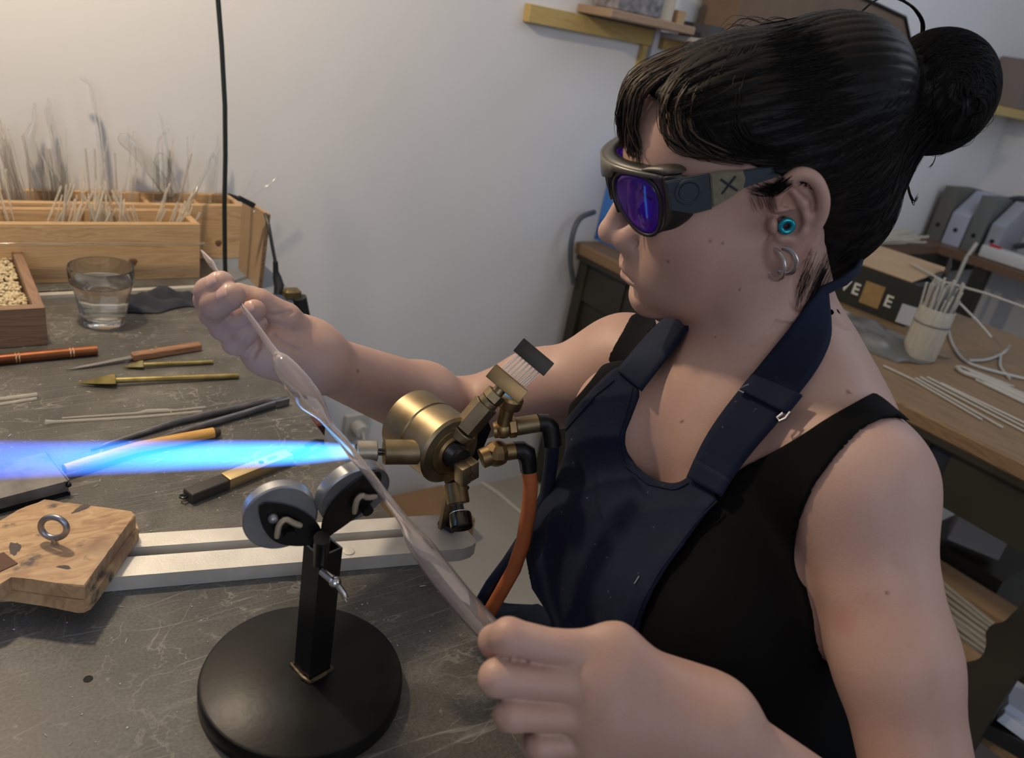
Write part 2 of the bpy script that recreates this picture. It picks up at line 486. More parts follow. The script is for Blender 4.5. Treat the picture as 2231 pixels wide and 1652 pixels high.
# torso frame
LS = at(1868, 1030, 0.56); RS = at(1366, 792, 0.83)
NB = np.array([0.556, 0.352, 1.035])                      # base of the neck
tL = nrm(LS-RS); tU = nrm(np.array([-0.10, 0, 0.45])); tU = nrm(tU-tL*(tU@tL)); tF = np.cross(tL, tU)
TB = np.stack([tF, tL, tU], 1)
def td(F, L, U): return NB+TB@(np.array([F, L, U], float)*0.01)
def TE(c, r, k=0.03, op='+', R=None): return P_ell(td(*c), np.array(r)*0.01, TB if R is None else TB@R, k, op)
CL = (LS-NB)@TB*100; CR = (RS-NB)@TB*100
neck = [P_cone(hd(-1.0, 0, -3.0), td(-0.5, 0, -1), 0.053, 0.056, 0.02)]
torso = [
    TE((-0.5, 0, -13), (10.5, 14.0, 16), 0.04), TE((3.2, 0, -31), (14.5, 14.0, 15), 0.06), TE((-1, 0, -46), (12.5, 16.5, 11), 0.05),
    TE((10.0, 7.4, -19.5), (8.3, 7.6, 8.6), 0.05), TE((10.4, -7.6, -19.5), (8.3, 7.6, 8.6), 0.05),
    P_cone(td(-1.5, 3, -1), LS+TB@np.array([-.008, -.02, .0]), 0.039, 0.038, 0.04), P_cone(td(-1.5, -3, -1), RS+TB@np.array([-.01, .02, .0]), 0.036, 0.038, 0.04),
    P_ell(at(1352, 925, .710), (.045, .044, .055), TB, .04),
    P_cone(td(5.0, 1.5, -3.2), LS+TB@np.array([.015, -.03, .018]), 0.010, 0.010, 0.022), P_cone(td(5.0, -1.5, -3.2), RS+TB@np.array([.015, .03, .018]), 0.010, 0.010, 0.022),
]
scm = [P_cone(hd(-1.6, 5.0, -3.2), td(5.6, 1.3, -3.0), 0.012, 0.006, 0.016), P_cone(hd(-1.6, -5.0, -3.2), td(5.6, -1.3, -3.0), 0.012, 0.006, 0.016)]
# left arm (near): elbow solved from the two bone lengths
LW = at(1545, 1582, 0.44)
def elbow(S, W, l1, l2, toward):
    d = np.linalg.norm(W-S); l1s = l1; a = (l1*l1-l2*l2+d*d)/(2*d); h = math.sqrt(max(l1*l1-a*a, 1e-6)); u = (W-S)/d
    t = toward-S; t = t-u*(t@u); return S+u*a+nrm(t)*h
LE = elbow(LS, LW, 0.285, 0.235, at(1850, 1900, 0.47))
RW = at(682, 782, 0.69); RE = at(988, 903, 0.90)
armL = [P_ell(LS+TB@np.array([0, .004, -.005]), (0.046, 0.046, 0.050), TB, 0.03),
        P_cone(LS+TB@np.array([0, .002, -.02]), LS*.55+LE*.45, 0.045, 0.0378, 0.03), P_cone(LS*.55+LE*.45, LE, 0.0378, 0.033, 0.02),
        P_cone(LE, LE*.7+LW*.3, 0.035, 0.032, 0.02), P_cone(LE*.7+LW*.3, LW, 0.032, 0.0205, 0.02)]
armR = [P_ell(RS+TB@np.array([0, -.004, -.005]), (0.053, 0.053, 0.056), TB, 0.03),
        P_cone(RS+TB@np.array([0, -.002, -.015]), RS*.5+RE*.5, 0.053, 0.042, 0.03), P_cone(RS*.5+RE*.5, RE, 0.042, 0.034, 0.02),
        P_cone(RE, RE*.72+RW*.28, 0.037, 0.040, 0.02), P_cone(RE*.72+RW*.28, RW, 0.040, 0.024, 0.02)]
# hands: joints as (px, py, depth), so that they sit where the photograph shows them
def J(l): return [at(*q) for q in l]
HL = {'index': J([(1300, 1400, .428), (1108, 1387, .420), (1078, 1397, .436), (1082, 1405, .452)]),
      'middle': J([(1295, 1478, .424), (1083, 1477, .417), (1078, 1482, .437), (1112, 1484, .454)]),
      'ring': J([(1290, 1556, .424), (1118, 1556, .418), (1108, 1560, .438), (1150, 1565, .455)]),
      'pinky': J([(1290, 1622, .428), (1180, 1622, .424), (1165, 1622, .442), (1200, 1625, .456)]),
      'thumb': J([(1400, 1480, .458), (1300, 1440, .468), (1190, 1436, .464), (1105, 1428, .458)])}
RL = {'index': [.0104, .0097, .0088, .0076], 'middle': [.0104, .0096, .0088, .0076], 'ring': [.0098, .0091, .0084, .0072], 'pinky': [.0088, .0080, .0072, .0064], 'thumb': [.0135, .0115, .0105, .0085]}
HR = {'index': J([(545, 655, .664), (454, 655, .616), (456, 636, .594), (482, 619, .590)]),
      'middle': J([(552, 695, .662), (466, 684, .614), (469, 663, .591), (505, 646, .586)]),
      'ring': J([(562, 735, .662), (486, 712, .624), (515, 694, .614), (554, 677, .610)]),
      'pinky': J([(580, 768, .662), (512, 746, .630), (536, 726, .621), (563, 707, .617)]),
      'thumb': J([(672, 752, .682), (622, 694, .652), (565, 660, .636), (520, 642, .630)])}
RR = {'index': [.0108, .0108, .0106, .0100], 'middle': [.0108, .0110, .0108, .0102], 'ring': [.0105, .0108, .0100, .0088], 'pinky': [.0100, .0100, .0090, .0074], 'thumb': [.0185, .0130, .0112, .0095]}
def fingers(H, R, Wr, kk=0.0024):
    g = []
    for n in ('index', 'middle', 'ring', 'pinky', 'thumb'):
        q = [P_cone(H[n][i], H[n][i+1], R[n][i], R[n][i+1], 0.003) for i in range(3)]
        if n != 'thumb':
            root = H[n][0]+(Wr-H[n][0])*0.25; q[0] = P_cone(root, H[n][1], R[n][0]*(0.88 if H is HL else 1.05), R[n][1], 0.003)
        g.append((kk, q))
    return g
mp_ = lambda n, q, H: H[n][0]+(H[n][1]-H[n][0])*q
palmL = [P_cone(mp_('index', .45, HL), mp_('index', -.25, HL), .0055, .0088, .012), P_cone(mp_('middle', .45, HL), mp_('middle', -.25, HL), .0055, .0112, .016), P_cone(mp_('ring', .45, HL), mp_('ring', -.25, HL), .0055, .0108, .016),
         P_cone(mp_('index', -.2, HL), LW, .0085, .0185, .014), P_cone(mp_('middle', -.2, HL), LW, .0112, .021, .02), P_cone(mp_('ring', -.2, HL), LW, .0108, .021, .02),
         P_cone(HL['pinky'][0], LW+(at(1500, 1600, .44)-LW)*.5, .0098, .019, .02), P_cone(HL['thumb'][0], LW, .016, .019, .02)]
palmR = [P_cone(HR['index'][0], RW, .0125, .021, .02), P_cone(HR['middle'][0], RW, .0125, .021, .02), P_cone(HR['ring'][0], RW, .0130, .021, .02),
         P_cone(HR['pinky'][0], RW, .0135, .021, .02), P_ell(at(590, 768, .650), (.020, .016, .017), None, .016), P_cone(at(590, 765, .65), at(660, 790, .672), .016, .018, .018),
         P_cone(HR['thumb'][0], RW, .0195, .021, .02), P_cone(at(600, 735, .655), at(650, 770, .675), .012, .014, .015)]
creaseR = []
# legs under the table
hipL = td(2, 8.5, -47); hipR = td(2, -8.5, -44)
kneeL = hipL+np.array([-.38, -.04, -.02]); kneeR = hipR+np.array([-.36, .22, .01])
legs = [P_cone(hipL, kneeL, .075, .055, .03), P_cone(hipR, kneeR, .088, .070, .03),
        P_cone(kneeL, np.array([kneeL[0]+.05, kneeL[1], .11]), .052, .036, .02), P_cone(kneeR, np.array([kneeR[0]+.05, kneeR[1], .11]), .052, .036, .02)]
for kn in (kneeL, kneeR): legs += [P_cone(np.array([kn[0]+.06, kn[1], .045]), np.array([kn[0]-.13, kn[1], .030]), .040, .030, .02)]
trunk = neck+torso+scm
def body_post(X, d):
    return d
body0 = SDF([(0.02, head+ear(1)+ear(-1)), (0.028, neck+torso+scm), (0.020, armL), (0.020, armR), (0.012, palmL), (0.012, palmR+creaseR)]
           + fingers(HL, RL, LW)+fingers(HR, RR, RW)+[(0.03, legs)])
def crease(pts, r, kk=.003):
    P = hits(body0, [p[0] for p in pts], [p[1] for p in pts], 0.0); P = P[~np.isnan(P[:, 0])]
    return chain(list(P), [r]*len(P), kk, '-') if len(P) > 1 else []
CR = crease([(580, 712), (596, 730), (615, 748), (640, 760), (655, 764)], .0011)+crease([(537, 738), (531, 752), (524, 764)], .0008)+crease([(563, 742), (562, 758), (554, 772), (549, 782)], .0009)+crease([(590, 688), (612, 686), (636, 680)], .0008)
body = SDF(body0.g+[(0.002, [P_cone((0, 0, -9), (0, 0, -9.1), .01)])]) if not CR else SDF([(kg, ps) for kg, ps in body0.g]+[('sub', CR)])
T_SDF = SDF([(0.03, torso+neck)])                           # what the clothes hang on

def skin_mat():
    m, nt, b = M_('skin'); L = nt.links.new
    tc = node(nt, 'ShaderNodeTexCoord')
    n1 = node(nt, 'ShaderNodeTexNoise', i_Scale=9.0, i_Detail=4.0); L(tc.outputs['Object'], n1.inputs[0])
    r = ramp(nt, [(0.30, (0.395, 0.235, 0.186)), (0.5, (0.448, 0.284, 0.229)), (0.72, (0.485, 0.322, 0.27))]); L(n1.outputs[0], r.inputs[0])
    n2 = node(nt, 'ShaderNodeTexNoise', i_Scale=140.0, i_Detail=3.0); L(tc.outputs['Object'], n2.inputs[0])
    r2 = ramp(nt, [(0.28, (0.78, 0.62, 0.58)), (0.42, (1, 1, 1))]); L(n2.outputs[0], r2.inputs[0])
    mx = node(nt, 'ShaderNodeMixRGB', blend_type='MULTIPLY'); mx.inputs[0].default_value = 0.14
    L(r.outputs[0], mx.inputs[1]); L(r2.outputs[0], mx.inputs[2])
    at_ = node(nt, 'ShaderNodeAttribute', attribute_name='blush')
    mx2 = node(nt, 'ShaderNodeMixRGB', blend_type='MIX'); L(at_.outputs['Fac'], mx2.inputs[0]); L(mx.outputs[0], mx2.inputs[1]); mx2.inputs[2].default_value = (0.42, 0.15, 0.125, 1)
    at2 = node(nt, 'ShaderNodeAttribute', attribute_name='mole')
    mx3 = node(nt, 'ShaderNodeMixRGB', blend_type='MIX'); L(at2.outputs['Fac'], mx3.inputs[0]); L(mx2.outputs[0], mx3.inputs[1]); mx3.inputs[2].default_value = (0.10, 0.045, 0.035, 1)
    L(mx3.outputs[0], b.inputs['Base Color'])
    b.inputs['Roughness'].default_value = 0.50
    b.inputs['Subsurface Weight'].default_value = 0.12; b.inputs['Subsurface Radius'].default_value = (1.0, 0.35, 0.2); b.inputs['Subsurface Scale'].default_value = 0.006
    n3 = node(nt, 'ShaderNodeTexVoronoi', i_Scale=900.0); L(tc.outputs['Object'], n3.inputs[0])
    n4 = node(nt, 'ShaderNodeTexNoise', i_Scale=260.0, i_Detail=3.0); L(tc.outputs['Object'], n4.inputs[0])
    ad = node(nt, 'ShaderNodeMath', operation='ADD'); L(n3.outputs[0], ad.inputs[0]); L(n4.outputs[0], ad.inputs[1])
    bp = node(nt, 'ShaderNodeBump', i_Strength=0.10, i_Distance=0.001); L(ad.outputs[0], bp.inputs['Height']); L(bp.outputs[0], b.inputs['Normal'])
    return m
MAT_SKIN = skin_mat()
V, Q = surface(body, (-0.02, -0.05, 0.0), (0.86, 0.86, 1.36), 0.0028)
print('body', len(V), len(Q))
# refine the head and the hands
def refine(V, Q, inreg, f, h):
    T = np.concatenate([Q[:, [0, 1, 2]], Q[:, [0, 2, 3]]])
    E = np.concatenate([T[:, [0, 1]], T[:, [1, 2]], T[:, [2, 0]]]); E.sort(1)
    Eu, inv = np.unique(E, axis=0, return_inverse=True); inv = inv.reshape(3, -1).T
    sp = inreg(V[Eu].mean(1)); ids = np.full(len(Eu), -1); ids[sp] = len(V)+np.arange(sp.sum())
    nv = project(f, V[Eu[sp]].mean(1), h)
    m = ids[inv]; V2 = np.concatenate([V, nv]); out = []
    cnt = (m >= 0).sum(1)
    out.append(T[cnt == 0])
    t = T[cnt == 3]; q = m[cnt == 3]
    if len(t): out += [np.stack(a, 1) for a in ((t[:, 0], q[:, 0], q[:, 2]), (q[:, 0], t[:, 1], q[:, 1]), (q[:, 2], q[:, 1], t[:, 2]), (q[:, 0], q[:, 1], q[:, 2]))]
    for r in range(3):
        # one split edge r
        s = (cnt == 1) & (m[:, r] >= 0); t = T[s]; q = m[s, r]; a, b, c = t[:, r], t[:, (r+1) % 3], t[:, (r+2) % 3]
        out += [np.stack((a, q, c), 1), np.stack((q, b, c), 1)]
        # edge r not split, other two split
        s = (cnt == 2) & (m[:, r] < 0); t = T[s]; a, b, c = t[:, r], t[:, (r+1) % 3], t[:, (r+2) % 3]
        q1 = m[s, (r+1) % 3]; q2 = m[s, (r+2) % 3]
        out += [np.stack((a, b, q1), 1), np.stack((a, q1, q2), 1), np.stack((q2, q1, c), 1)]
    return V2, np.concatenate(out)
HCt = hd(2, 0, 0); hands_c = [HL['middle'][0], HR['middle'][1]]
def reg(P):
    return (np.linalg.norm(P-HCt, axis=1) < 0.15) | (np.linalg.norm(P-hands_c[0], axis=1) < 0.09) | (np.linalg.norm(P-hands_c[1], axis=1) < 0.10)
V, T = refine(V, Q, reg, body, 0.0014)
earC = hd(-0.5, 7.5, 0); mouthC = hd(10, 0.5, -4.0)
def reg2(P): return (np.linalg.norm(P-earC, axis=1) < 0.045) | (np.linalg.norm(P-mouthC, axis=1) < 0.045)
print('tri', len(T))
person = empty('person', (0.60, 0.36, 0.0), 0, 'dark-haired woman in a navy apron holding a glass tube across the torch flame', 'person')
PO = np.array([0.60, 0.36, 0.0])
me = arr_mesh('body', V-PO, T)
ob = link('body', me, MAT_SKIN, person, smooth=True)
# lips, reddened spots, moles
blush = np.zeros(len(V)); mole = np.zeros(len(V))
def spot(arr, c, r, amt): arr[:] = np.maximum(arr, amt*np.clip(1.4-np.linalg.norm(V-c, axis=1)/r*1.4, 0, 1)**0.8)
for s in (1, -1):
    for q in np.linspace(0, 1, 9):
        spot(blush, hd(10.45-1.75*q*q, 2.35*q*s, -4.95-0.5*q*q), 0.0062*(1-.4*q), 0.42)
        spot(blush, hd(10.30-1.75*q*q, 2.35*q*s, -5.85+0.25*q*q), 0.0068*(1-.5*q), 0.45)
blush = np.minimum(blush, 0.5)
def blot(px, py, r, amt, arr, f=body):
    p = hit(f, px, py)
    if p is not None: spot(arr, p, r, amt)
for px, py, r, a in ((1835, 1350, .014, .35), (1712, 440, .02, .15), (1360, 500, .014, .14), (1745, 560, .012, .2), (1500, 560, .03, .10), (1240, 1395, .012, .12), (1110, 1380, .012, .14), (470, 620, .01, .14), (1990, 960, .03, .10)): blot(px, py, r, a, blush)
for px, py, r in ((1850, 856, .0022), (1486, 918, .0020), (1612, 632, .0014), (1484, 948, .0012), (780, 806, .0018), (1455, 570, .0016), (1548, 525, .0013), (1575, 530, .0012), (1520, 880, .0009), (1930, 1290, .0012)): blot(px, py, r, 0.9, mole)
for nm, a in (('blush', blush), ('mole', mole)):
    at_ = me.attributes.new(nm, 'FLOAT', 'POINT'); at_.data.foreach_set('value', a.astype(np.float32))
# ------------------------------------------------------------------ clothes, cut out of offsets of the trunk
def cloth_mat(name, c1, c2, weave=900.0, rough=(0.75, 0.9), bump=0.25, dust=0.0, sheen=0.03):
    m, nt, b = M_(name); L = nt.links.new
    tc = node(nt, 'ShaderNodeTexCoord')
    n1 = node(nt, 'ShaderNodeTexNoise', i_Scale=14.0, i_Detail=5.0); L(tc.outputs['Object'], n1.inputs[0])
    r = ramp(nt, [(0.35, c1), (0.65, c2)]); L(n1.outputs[0], r.inputs[0]); col = r.outputs[0]
    if dust:
        n4 = node(nt, 'ShaderNodeTexNoise', i_Scale=170.0, i_Detail=2.0); L(tc.outputs['Object'], n4.inputs[0])
        r4 = ramp(nt, [(0.72, (0, 0, 0)), (0.80, (dust, dust, dust))]); L(n4.outputs[0], r4.inputs[0])
        mx = node(nt, 'ShaderNodeMixRGB', blend_type='MIX'); L(r4.outputs[0], mx.inputs[0]); L(col, mx.inputs[1]); mx.inputs[2].default_value = (0.25, 0.26, 0.28, 1); col = mx.outputs[0]
    L(col, b.inputs['Base Color'])
    b.inputs['Roughness'].default_value = rough[0]
    b.inputs['Sheen Weight'].default_value = sheen; b.inputs['Sheen Roughness'].default_value = 0.5
    b.inputs['Specular IOR Level'].default_value = 0.12
    w1 = node(nt, 'ShaderNodeTexWave', i_Scale=weave, wave_type='BANDS', bands_direction='DIAGONAL'); L(tc.outputs['Object'], w1.inputs[0])
    n2 = node(nt, 'ShaderNodeTexNoise', i_Scale=60.0, i_Detail=5.0); L(tc.outputs['Object'], n2.inputs[0])
    ad = node(nt, 'ShaderNodeMath', operation='MULTIPLY_ADD'); L(w1.outputs[0], ad.inputs[0]); ad.inputs[1].default_value = 0.25; L(n2.outputs[0], ad.inputs[2])
    bp = node(nt, 'ShaderNodeBump', i_Strength=bump, i_Distance=0.002); L(ad.outputs[0], bp.inputs['Height']); L(bp.outputs[0], b.inputs['Normal'])
    return m
MAT_NAVY = cloth_mat('navy_cotton', (0.0060, 0.0100, 0.0240), (0.0095, 0.0150, 0.0340), 700, dust=0.5)
MAT_BLACK = cloth_mat('black_knit', (0.0014, 0.0014, 0.0016), (0.0022, 0.0022, 0.0024), 1200, bump=0.4, sheen=0.0)
MAT_STEEL = plain('polished_steel', (0.62, 0.62, 0.62), 0.22, 1.0)

def tcoord(X): return (X-NB)@TB*100
def wrinkle(X, s=1.0):
    u = X*100
    a = np.sin(u[:, 0]*0.55+1.9*np.sin(u[:, 2]*0.22+u[:, 1]*0.31))*np.sin(u[:, 2]*0.37+u[:, 1]*0.25+1.0)
    p = u[:, 1]*0.62+u[:, 2]*0.34+1.6*np.sin(u[:, 0]*0.3+u[:, 2]*0.19); b = 1-2*np.abs(np.sin(p))**0.7
    q = u[:, 1]*0.35-u[:, 2]*0.9+1.3*np.sin(u[:, 1]*0.4+u[:, 2]*0.1); c = (1-np.abs(np.sin(q)))**3*np.clip(np.sin(u[:, 2]*0.3+u[:, 1]*0.5), 0, 1)
    return s*(0.0022*a+0.0013*b+0.0032*c)
tank_poly = [(1384, 670), (1440, 690), (1400, 760), (1335, 860), (1350, 960), (1400, 1035), (1470, 1066), (1560, 1062), (1612, 1022), (1690, 982), (1750, 946), (1800, 912), (1850, 884), (1890, 862),
             (1925, 845), (1965, 850), (2025, 940), (1985, 920), (1950, 908), (1905, 917), (1860, 948), (1800, 1018), (1758, 1085), (1737, 1150), (1729, 1210), (1735, 1250), (1757, 1286), (1790, 1300), (2100, 1310), (2100, 2600), (900, 2600), (900, 1300),
             (1100, 1200), (1120, 1000), (1180, 940), (1215, 905), (1254, 869), (1301, 812), (1345, 743)]
tank_poly = smooth_poly(tank_poly, 1)
def garment(poly, off, wr, back_top, back_w):
    def post(X, d):
        px, py, z = projn(X); t = tcoord(X)
        r = poly_sd(poly, px, py)*z/FPX
        rb = np.maximum((t[:, 2]-back_top)*0.01, (np.maximum(t[:, 1]-back_w[1], back_w[0]-t[:, 1]))*0.01)
        w = np.clip((t[:, 0]+3.0)/2.0, 0, 1)
        reg_ = r*w+rb*(1-w)
        body_ = d-off-(wrinkle(X, wr) if wr else 0)
        k = 0.002
        return -smin(-body_, -reg_, k)
    return post
DR = [TE((10.5, 0, -19.5), (7.0, 10.5, 8.5), 0.05), TE((8.5, 0, -30), (8.5, 12, 13), 0.05)]
f_armsL = SDF([(0.02, armL+palmL)]); f_tor = SDF([(0.03, torso+neck)])
def tank_post(X, d):
    r = garment(tank_poly, 0.0034, 0.0, -5.0, (-5.5, 14.5))(X, d)
    px, py, z = projn(X); m = (r < 0.01) & (py > 1240)
    if m.any():
        a_ = np.full(len(X), 1.0); a_[m] = f_armsL(X[m])-0.002-np.maximum(f_tor(X[m]), -0.02)
        r = np.where(m & (a_ < 0), 0.006, r)
    return r
f_tank = SDF([(0.028, neck+torso+scm[:1]), (0.02, armL[:2]), (0.02, armR[:1])], tank_post)
Vt, Qt = surface(f_tank, (0.2, 0.0, 0.45), (0.86, 0.8, 1.12), 0.0032, newton=1)
me = arr_mesh('tank_top', Vt-PO, Qt); link('tank_top', me, MAT_BLACK, person, smooth=True)['label'] = 'black knitted tank top'
bib_poly = [(1372, 812), (1398, 852), (1380, 900), (1358, 955), (1372, 1002), (1420, 1044), (1468, 1055), (1492, 1045), (1500, 1036), (1572, 1078), (1530, 1130), (1490, 1185), (1450, 1240), (1415, 1300), (1390, 1370), (1378, 1500), (1378, 2600), (900, 2600), (900, 1350), (1000, 1250), (1040, 1100), (1100, 1000), (1165, 990), (1180, 975), (1222, 925), (1282, 855), (1325, 812), (1348, 797)]
bib_poly = smooth_poly(bib_poly, 1)
f_bib = SDF([(0.03, torso+DR+neck)], garment(bib_poly, 0.0062, 1.0, -60.0, (0, 0)))
Vb, Qb = surface(f_bib, (0.2, 0.1, 0.45), (0.86, 0.8, 1.12), 0.003, newton=1)
apron = link('apron', arr_mesh('apron', Vb-PO, Qb), MAT_NAVY, person, smooth=True); apron['label'] = 'worn navy cotton apron, torn at its left edge'
# lap: the apron skirt over the thighs
f_lap = SDF([(0.05, legs[:2]+[TE((4, 0, -44), (13, 15, 9), 0.05)])], lambda X, d: np.maximum(d-0.012-wrinkle(X, 1.6), X[:, 0]*0-(X[:, 0]-0.20)))
Vl, Ql = surface(f_lap, (0.12, 0.05, 0.40), (0.8, 0.75, 0.75), 0.006, newton=1)
link('apron_skirt', arr_mesh('apron_skirt', Vl-PO, Ql), MAT_NAVY, person, smooth=True)
MAT_TROU = cloth_mat('dark_trousers', (0.010, 0.011, 0.014), (0.016, 0.017, 0.02), 800)
f_tr = SDF([(0.03, legs[:4]+[TE((0, 0, -50), (14, 17, 9), 0.05)])], lambda X, d: np.maximum(d-0.008, 0.13-X[:, 2]))
Vl, Ql = surface(f_tr, (0.05, 0.0, 0.1), (0.85, 0.8, 0.75), 0.012, newton=1)
link('trousers', arr_mesh('trousers', Vl-PO, Ql), MAT_TROU, person, smooth=True)
MAT_SHOE = plain('shoe_leather', (0.02, 0.018, 0.016), 0.5)
for kn, lg in ((kneeL, (legs[2], legs[4])), (kneeR, (legs[3], legs[5]))):
    f_sh = SDF([(0.02, list(lg))], lambda X, d: np.maximum(d-0.006, np.maximum(X[:, 2]-0.09, 0.001-X[:, 2])))
    Vl, Ql = surface(f_sh, kn*np.array([1, 1, 0])+np.array([-.25, -.12, -.02]), kn*np.array([1, 1, 0])+np.array([.2, .12, .14]), 0.007, newton=0)
    link('shoe', arr_mesh('shoe', Vl-PO, Ql), MAT_SHOE, person, smooth=True)

# neck straps: ribbons laid on the body between two traced edges
f_strap = SDF([(0.02, head), (0.03, torso+neck+scm), (0.02, armL[:1])])
def ribbon(name, ea, eb, off, parent, mat, thick=0.0028, n=34, extra=None):
    def res(e):
        e = np.asarray(e, float); s = np.r_[0, np.cumsum(np.linalg.norm(np.diff(e, axis=0), axis=1))]; t = np.linspace(0, s[-1], n)
        return np.stack([np.interp(t, s, e[:, 0]), np.interp(t, s, e[:, 1])], 1)
    A, B = res(ea), res(eb); w = np.linspace(0, 1, 7)
    Q_ = (A[:, None]*(1-w)[None, :, None]+B[:, None]*w[None, :, None]).reshape(-1, 2)
    P = hits(f_strap, Q_[:, 0], Q_[:, 1], off).reshape(n, 7, 3)
    for i in range(n):                                         # fill misses from the neighbours
        for j in range(7):
            if np.isnan(P[i, j, 0]): P[i, j] = P[i, j-1] if j and not np.isnan(P[i, j-1, 0]) else P[i-1, j]
    for _ in range(6):
        P[1:-1] = P[1:-1]*0.5+(P[2:]+P[:-2])*0.25
        P[:, 1:-1] = P[:, 1:-1]*0.6+(P[:, 2:]+P[:, :-2])*0.2
    if extra is not None: P = np.concatenate([P, extra(P)])
    mb = MB(); mb.grid(P); bmesh.ops.recalc_face_normals(mb.bm, faces=mb.bm.faces)
    o = mb.build(name, mat, parent, local=True, sharp=60)
    md = o.modifiers.new('s', 'SOLIDIFY'); md.thickness = thick; md.offset = 0
    return o, P
wrap = []
def back_of_neck(P):
    # carry on round the nape to the other side
    last = P[-1]; out = []
    c = hd(-1.5, 0, -7.5)
    for k, ang in enumerate(np.linspace(15, 170, 10)):
        a = math.radians(ang); row = []
        for q in last:
            t = (q-c)@HB; r_ = math.hypot(t[0], t[1]); a0 = math.atan2(t[1], t[0])
            row.append(c+HB@np.array([r_*math.cos(a0+a)*1.0, r_*math.sin(a0+a), t[2]]))
        out.append(row)
    return np.array(out)
ribbon('neck_strap', [(1500, 1036), (1530, 965), (1565, 910), (1612, 850), (1660, 792), (1720, 715), (1755, 670), (1790, 625)],
       [(1570, 1080), (1610, 1020), (1645, 975), (1695, 920), (1730, 868), (1775, 815), (1815, 745), (1803, 640)], 0.0075, apron, MAT_NAVY, extra=back_of_neck)
f_keep = f_strap; f_strap = SDF([(0.03, torso+neck)])
ribbon('neck_strap', [(1345, 806), (1385, 760), (1425, 714), (1462, 684), (1480, 672)], [(1398, 852), (1440, 795), (1478, 745), (1507, 704), (1517, 690)], 0.008, apron, MAT_NAVY, n=18)
f_strap = f_keep
# folded strap end, stitched seam and the two sliding buckles
ribbon('strap_fold', [(1497, 1040), (1514, 1000)], [(1572, 1082), (1592, 1045)], 0.0105, apron, MAT_NAVY, n=6, thick=0.002)
ribbon('strap_end', [(1612, 850), (1640, 815)], [(1715, 902), (1748, 862)], 0.0115, apron, MAT_NAVY, n=8, thick=0.003)
def buckle(pts, off):
    P = [hit(f_strap, x, y, off=off) for x, y in pts]
    mb = MB(); mb.tube(P, 0.0011, n=8); mb.build('buckle', MAT_STEEL, apron)
buckle([(1632, 838), (1622, 842), (1610, 850), (1622, 856)], 0.012); buckle([(1722, 898), (1712, 912), (1698, 918), (1694, 910), (1706, 900)], 0.012)

def seam(name, pts, off, r, mat, par, f=None):
    P = hits(f or f_bibs, [p[0] for p in pts], [p[1] for p in pts], off); P = P[~np.isnan(P[:, 0])]
    if len(P) > 3:
        for _ in range(2): P[1:-1] = P[1:-1]*.5+(P[2:]+P[:-2])*.25
        MB().tube(P, r, n=6).build(name, mat, par)
f_bibs = SDF([(0.03, torso+DR+neck)], lambda X, d: d-0.0062-wrinkle(X, 1.0))
def dense(pts, n=50):
    e = np.asarray(pts, float); s_ = np.r_[0, np.cumsum(np.linalg.norm(np.diff(e, axis=0), axis=1))]; t = np.linspace(0, s_[-1], n); return list(zip(np.interp(t, s_, e[:, 0]), np.interp(t, s_, e[:, 1])))
seam('hem_stitch', dense([(1378, 845), (1362, 905), (1345, 955), (1358, 1010), (1410, 1055), (1470, 1068), (1500, 1052)]), 0.0004, 0.0006, MAT_NAVY, apron)
seam('hem_stitch', dense([(1562, 1092), (1518, 1135), (1478, 1188), (1436, 1245), (1402, 1305), (1376, 1372)]), 0.0004, 0.0007, MAT_NAVY, apron)
seam('hem_stitch', dense([(1338, 828), (1296, 862), (1244, 922), (1186, 990)]), 0.0004, 0.0007, MAT_NAVY, apron)
MAT_TEAR = plain('tear_dark', (0.002, 0.002, 0.003), 0.9)
tp = hits(f_bibs, [1163, 1168, 1176, 1180, 1172, 1166, 1158], [1020, 1036, 1046, 1062, 1058, 1046, 1034], 0.0006)
if not np.isnan(tp).any():
    mb = MB(); mb.bm.faces.new([mb.bm.verts.new(Vector(p)) for p in tp]); o = mb.build('torn_hole', MAT_TEAR, apron); md = o.modifiers.new('s', 'SOLIDIFY'); md.thickness = .0006
tp = hits(f_bibs, [1382, 1392], [1272, 1256], 0.0012); MB().tube(tp, .0004, n=5).build('lint_thread', plain('grey_lint', (.35, .35, .36), .8), apron)
# ------------------------------------------------------------------ hair
def hair_mat():
    m, nt, b = M_('dark_hair'); L = nt.links.new
    tc = node(nt, 'ShaderNodeTexCoord'); n1 = node(nt, 'ShaderNodeTexNoise', i_Scale=35.0, i_Detail=3.0); L(tc.outputs['Object'], n1.inputs[0])
    r = ramp(nt, [(0.35, (0.0030, 0.0026, 0.0028)), (0.62, (0.0075, 0.0058, 0.0052)), (0.78, (0.020, 0.014, 0.010))]); L(n1.outputs[0], r.inputs[0]); L(r.outputs[0], b.inputs['Base Color'])
    b.inputs['Roughness'].default_value = 0.50; b.inputs['Specular IOR Level'].default_value = 0.16
    return m
MAT_HAIR = hair_mat()
MAT_HAIR2 = plain('lit_brown_hair', (0.085, 0.058, 0.040), 0.45, 0.0, **{'Specular IOR Level': 0.25})  # lighter brown copy: warm lamp light on the fringe put into colour
HLX = np.array([-12., -8, -4, -1.5, 0.2, 1.8, 3.2, 4.6, 6.2, 8.0, 9.5, 12]); HLF = np.array([-5.6, -5.0, -3.9, -3.5, -3.2, -2.2, 0.3, 2.9, 4.9, 6.6, 8.5, 9])
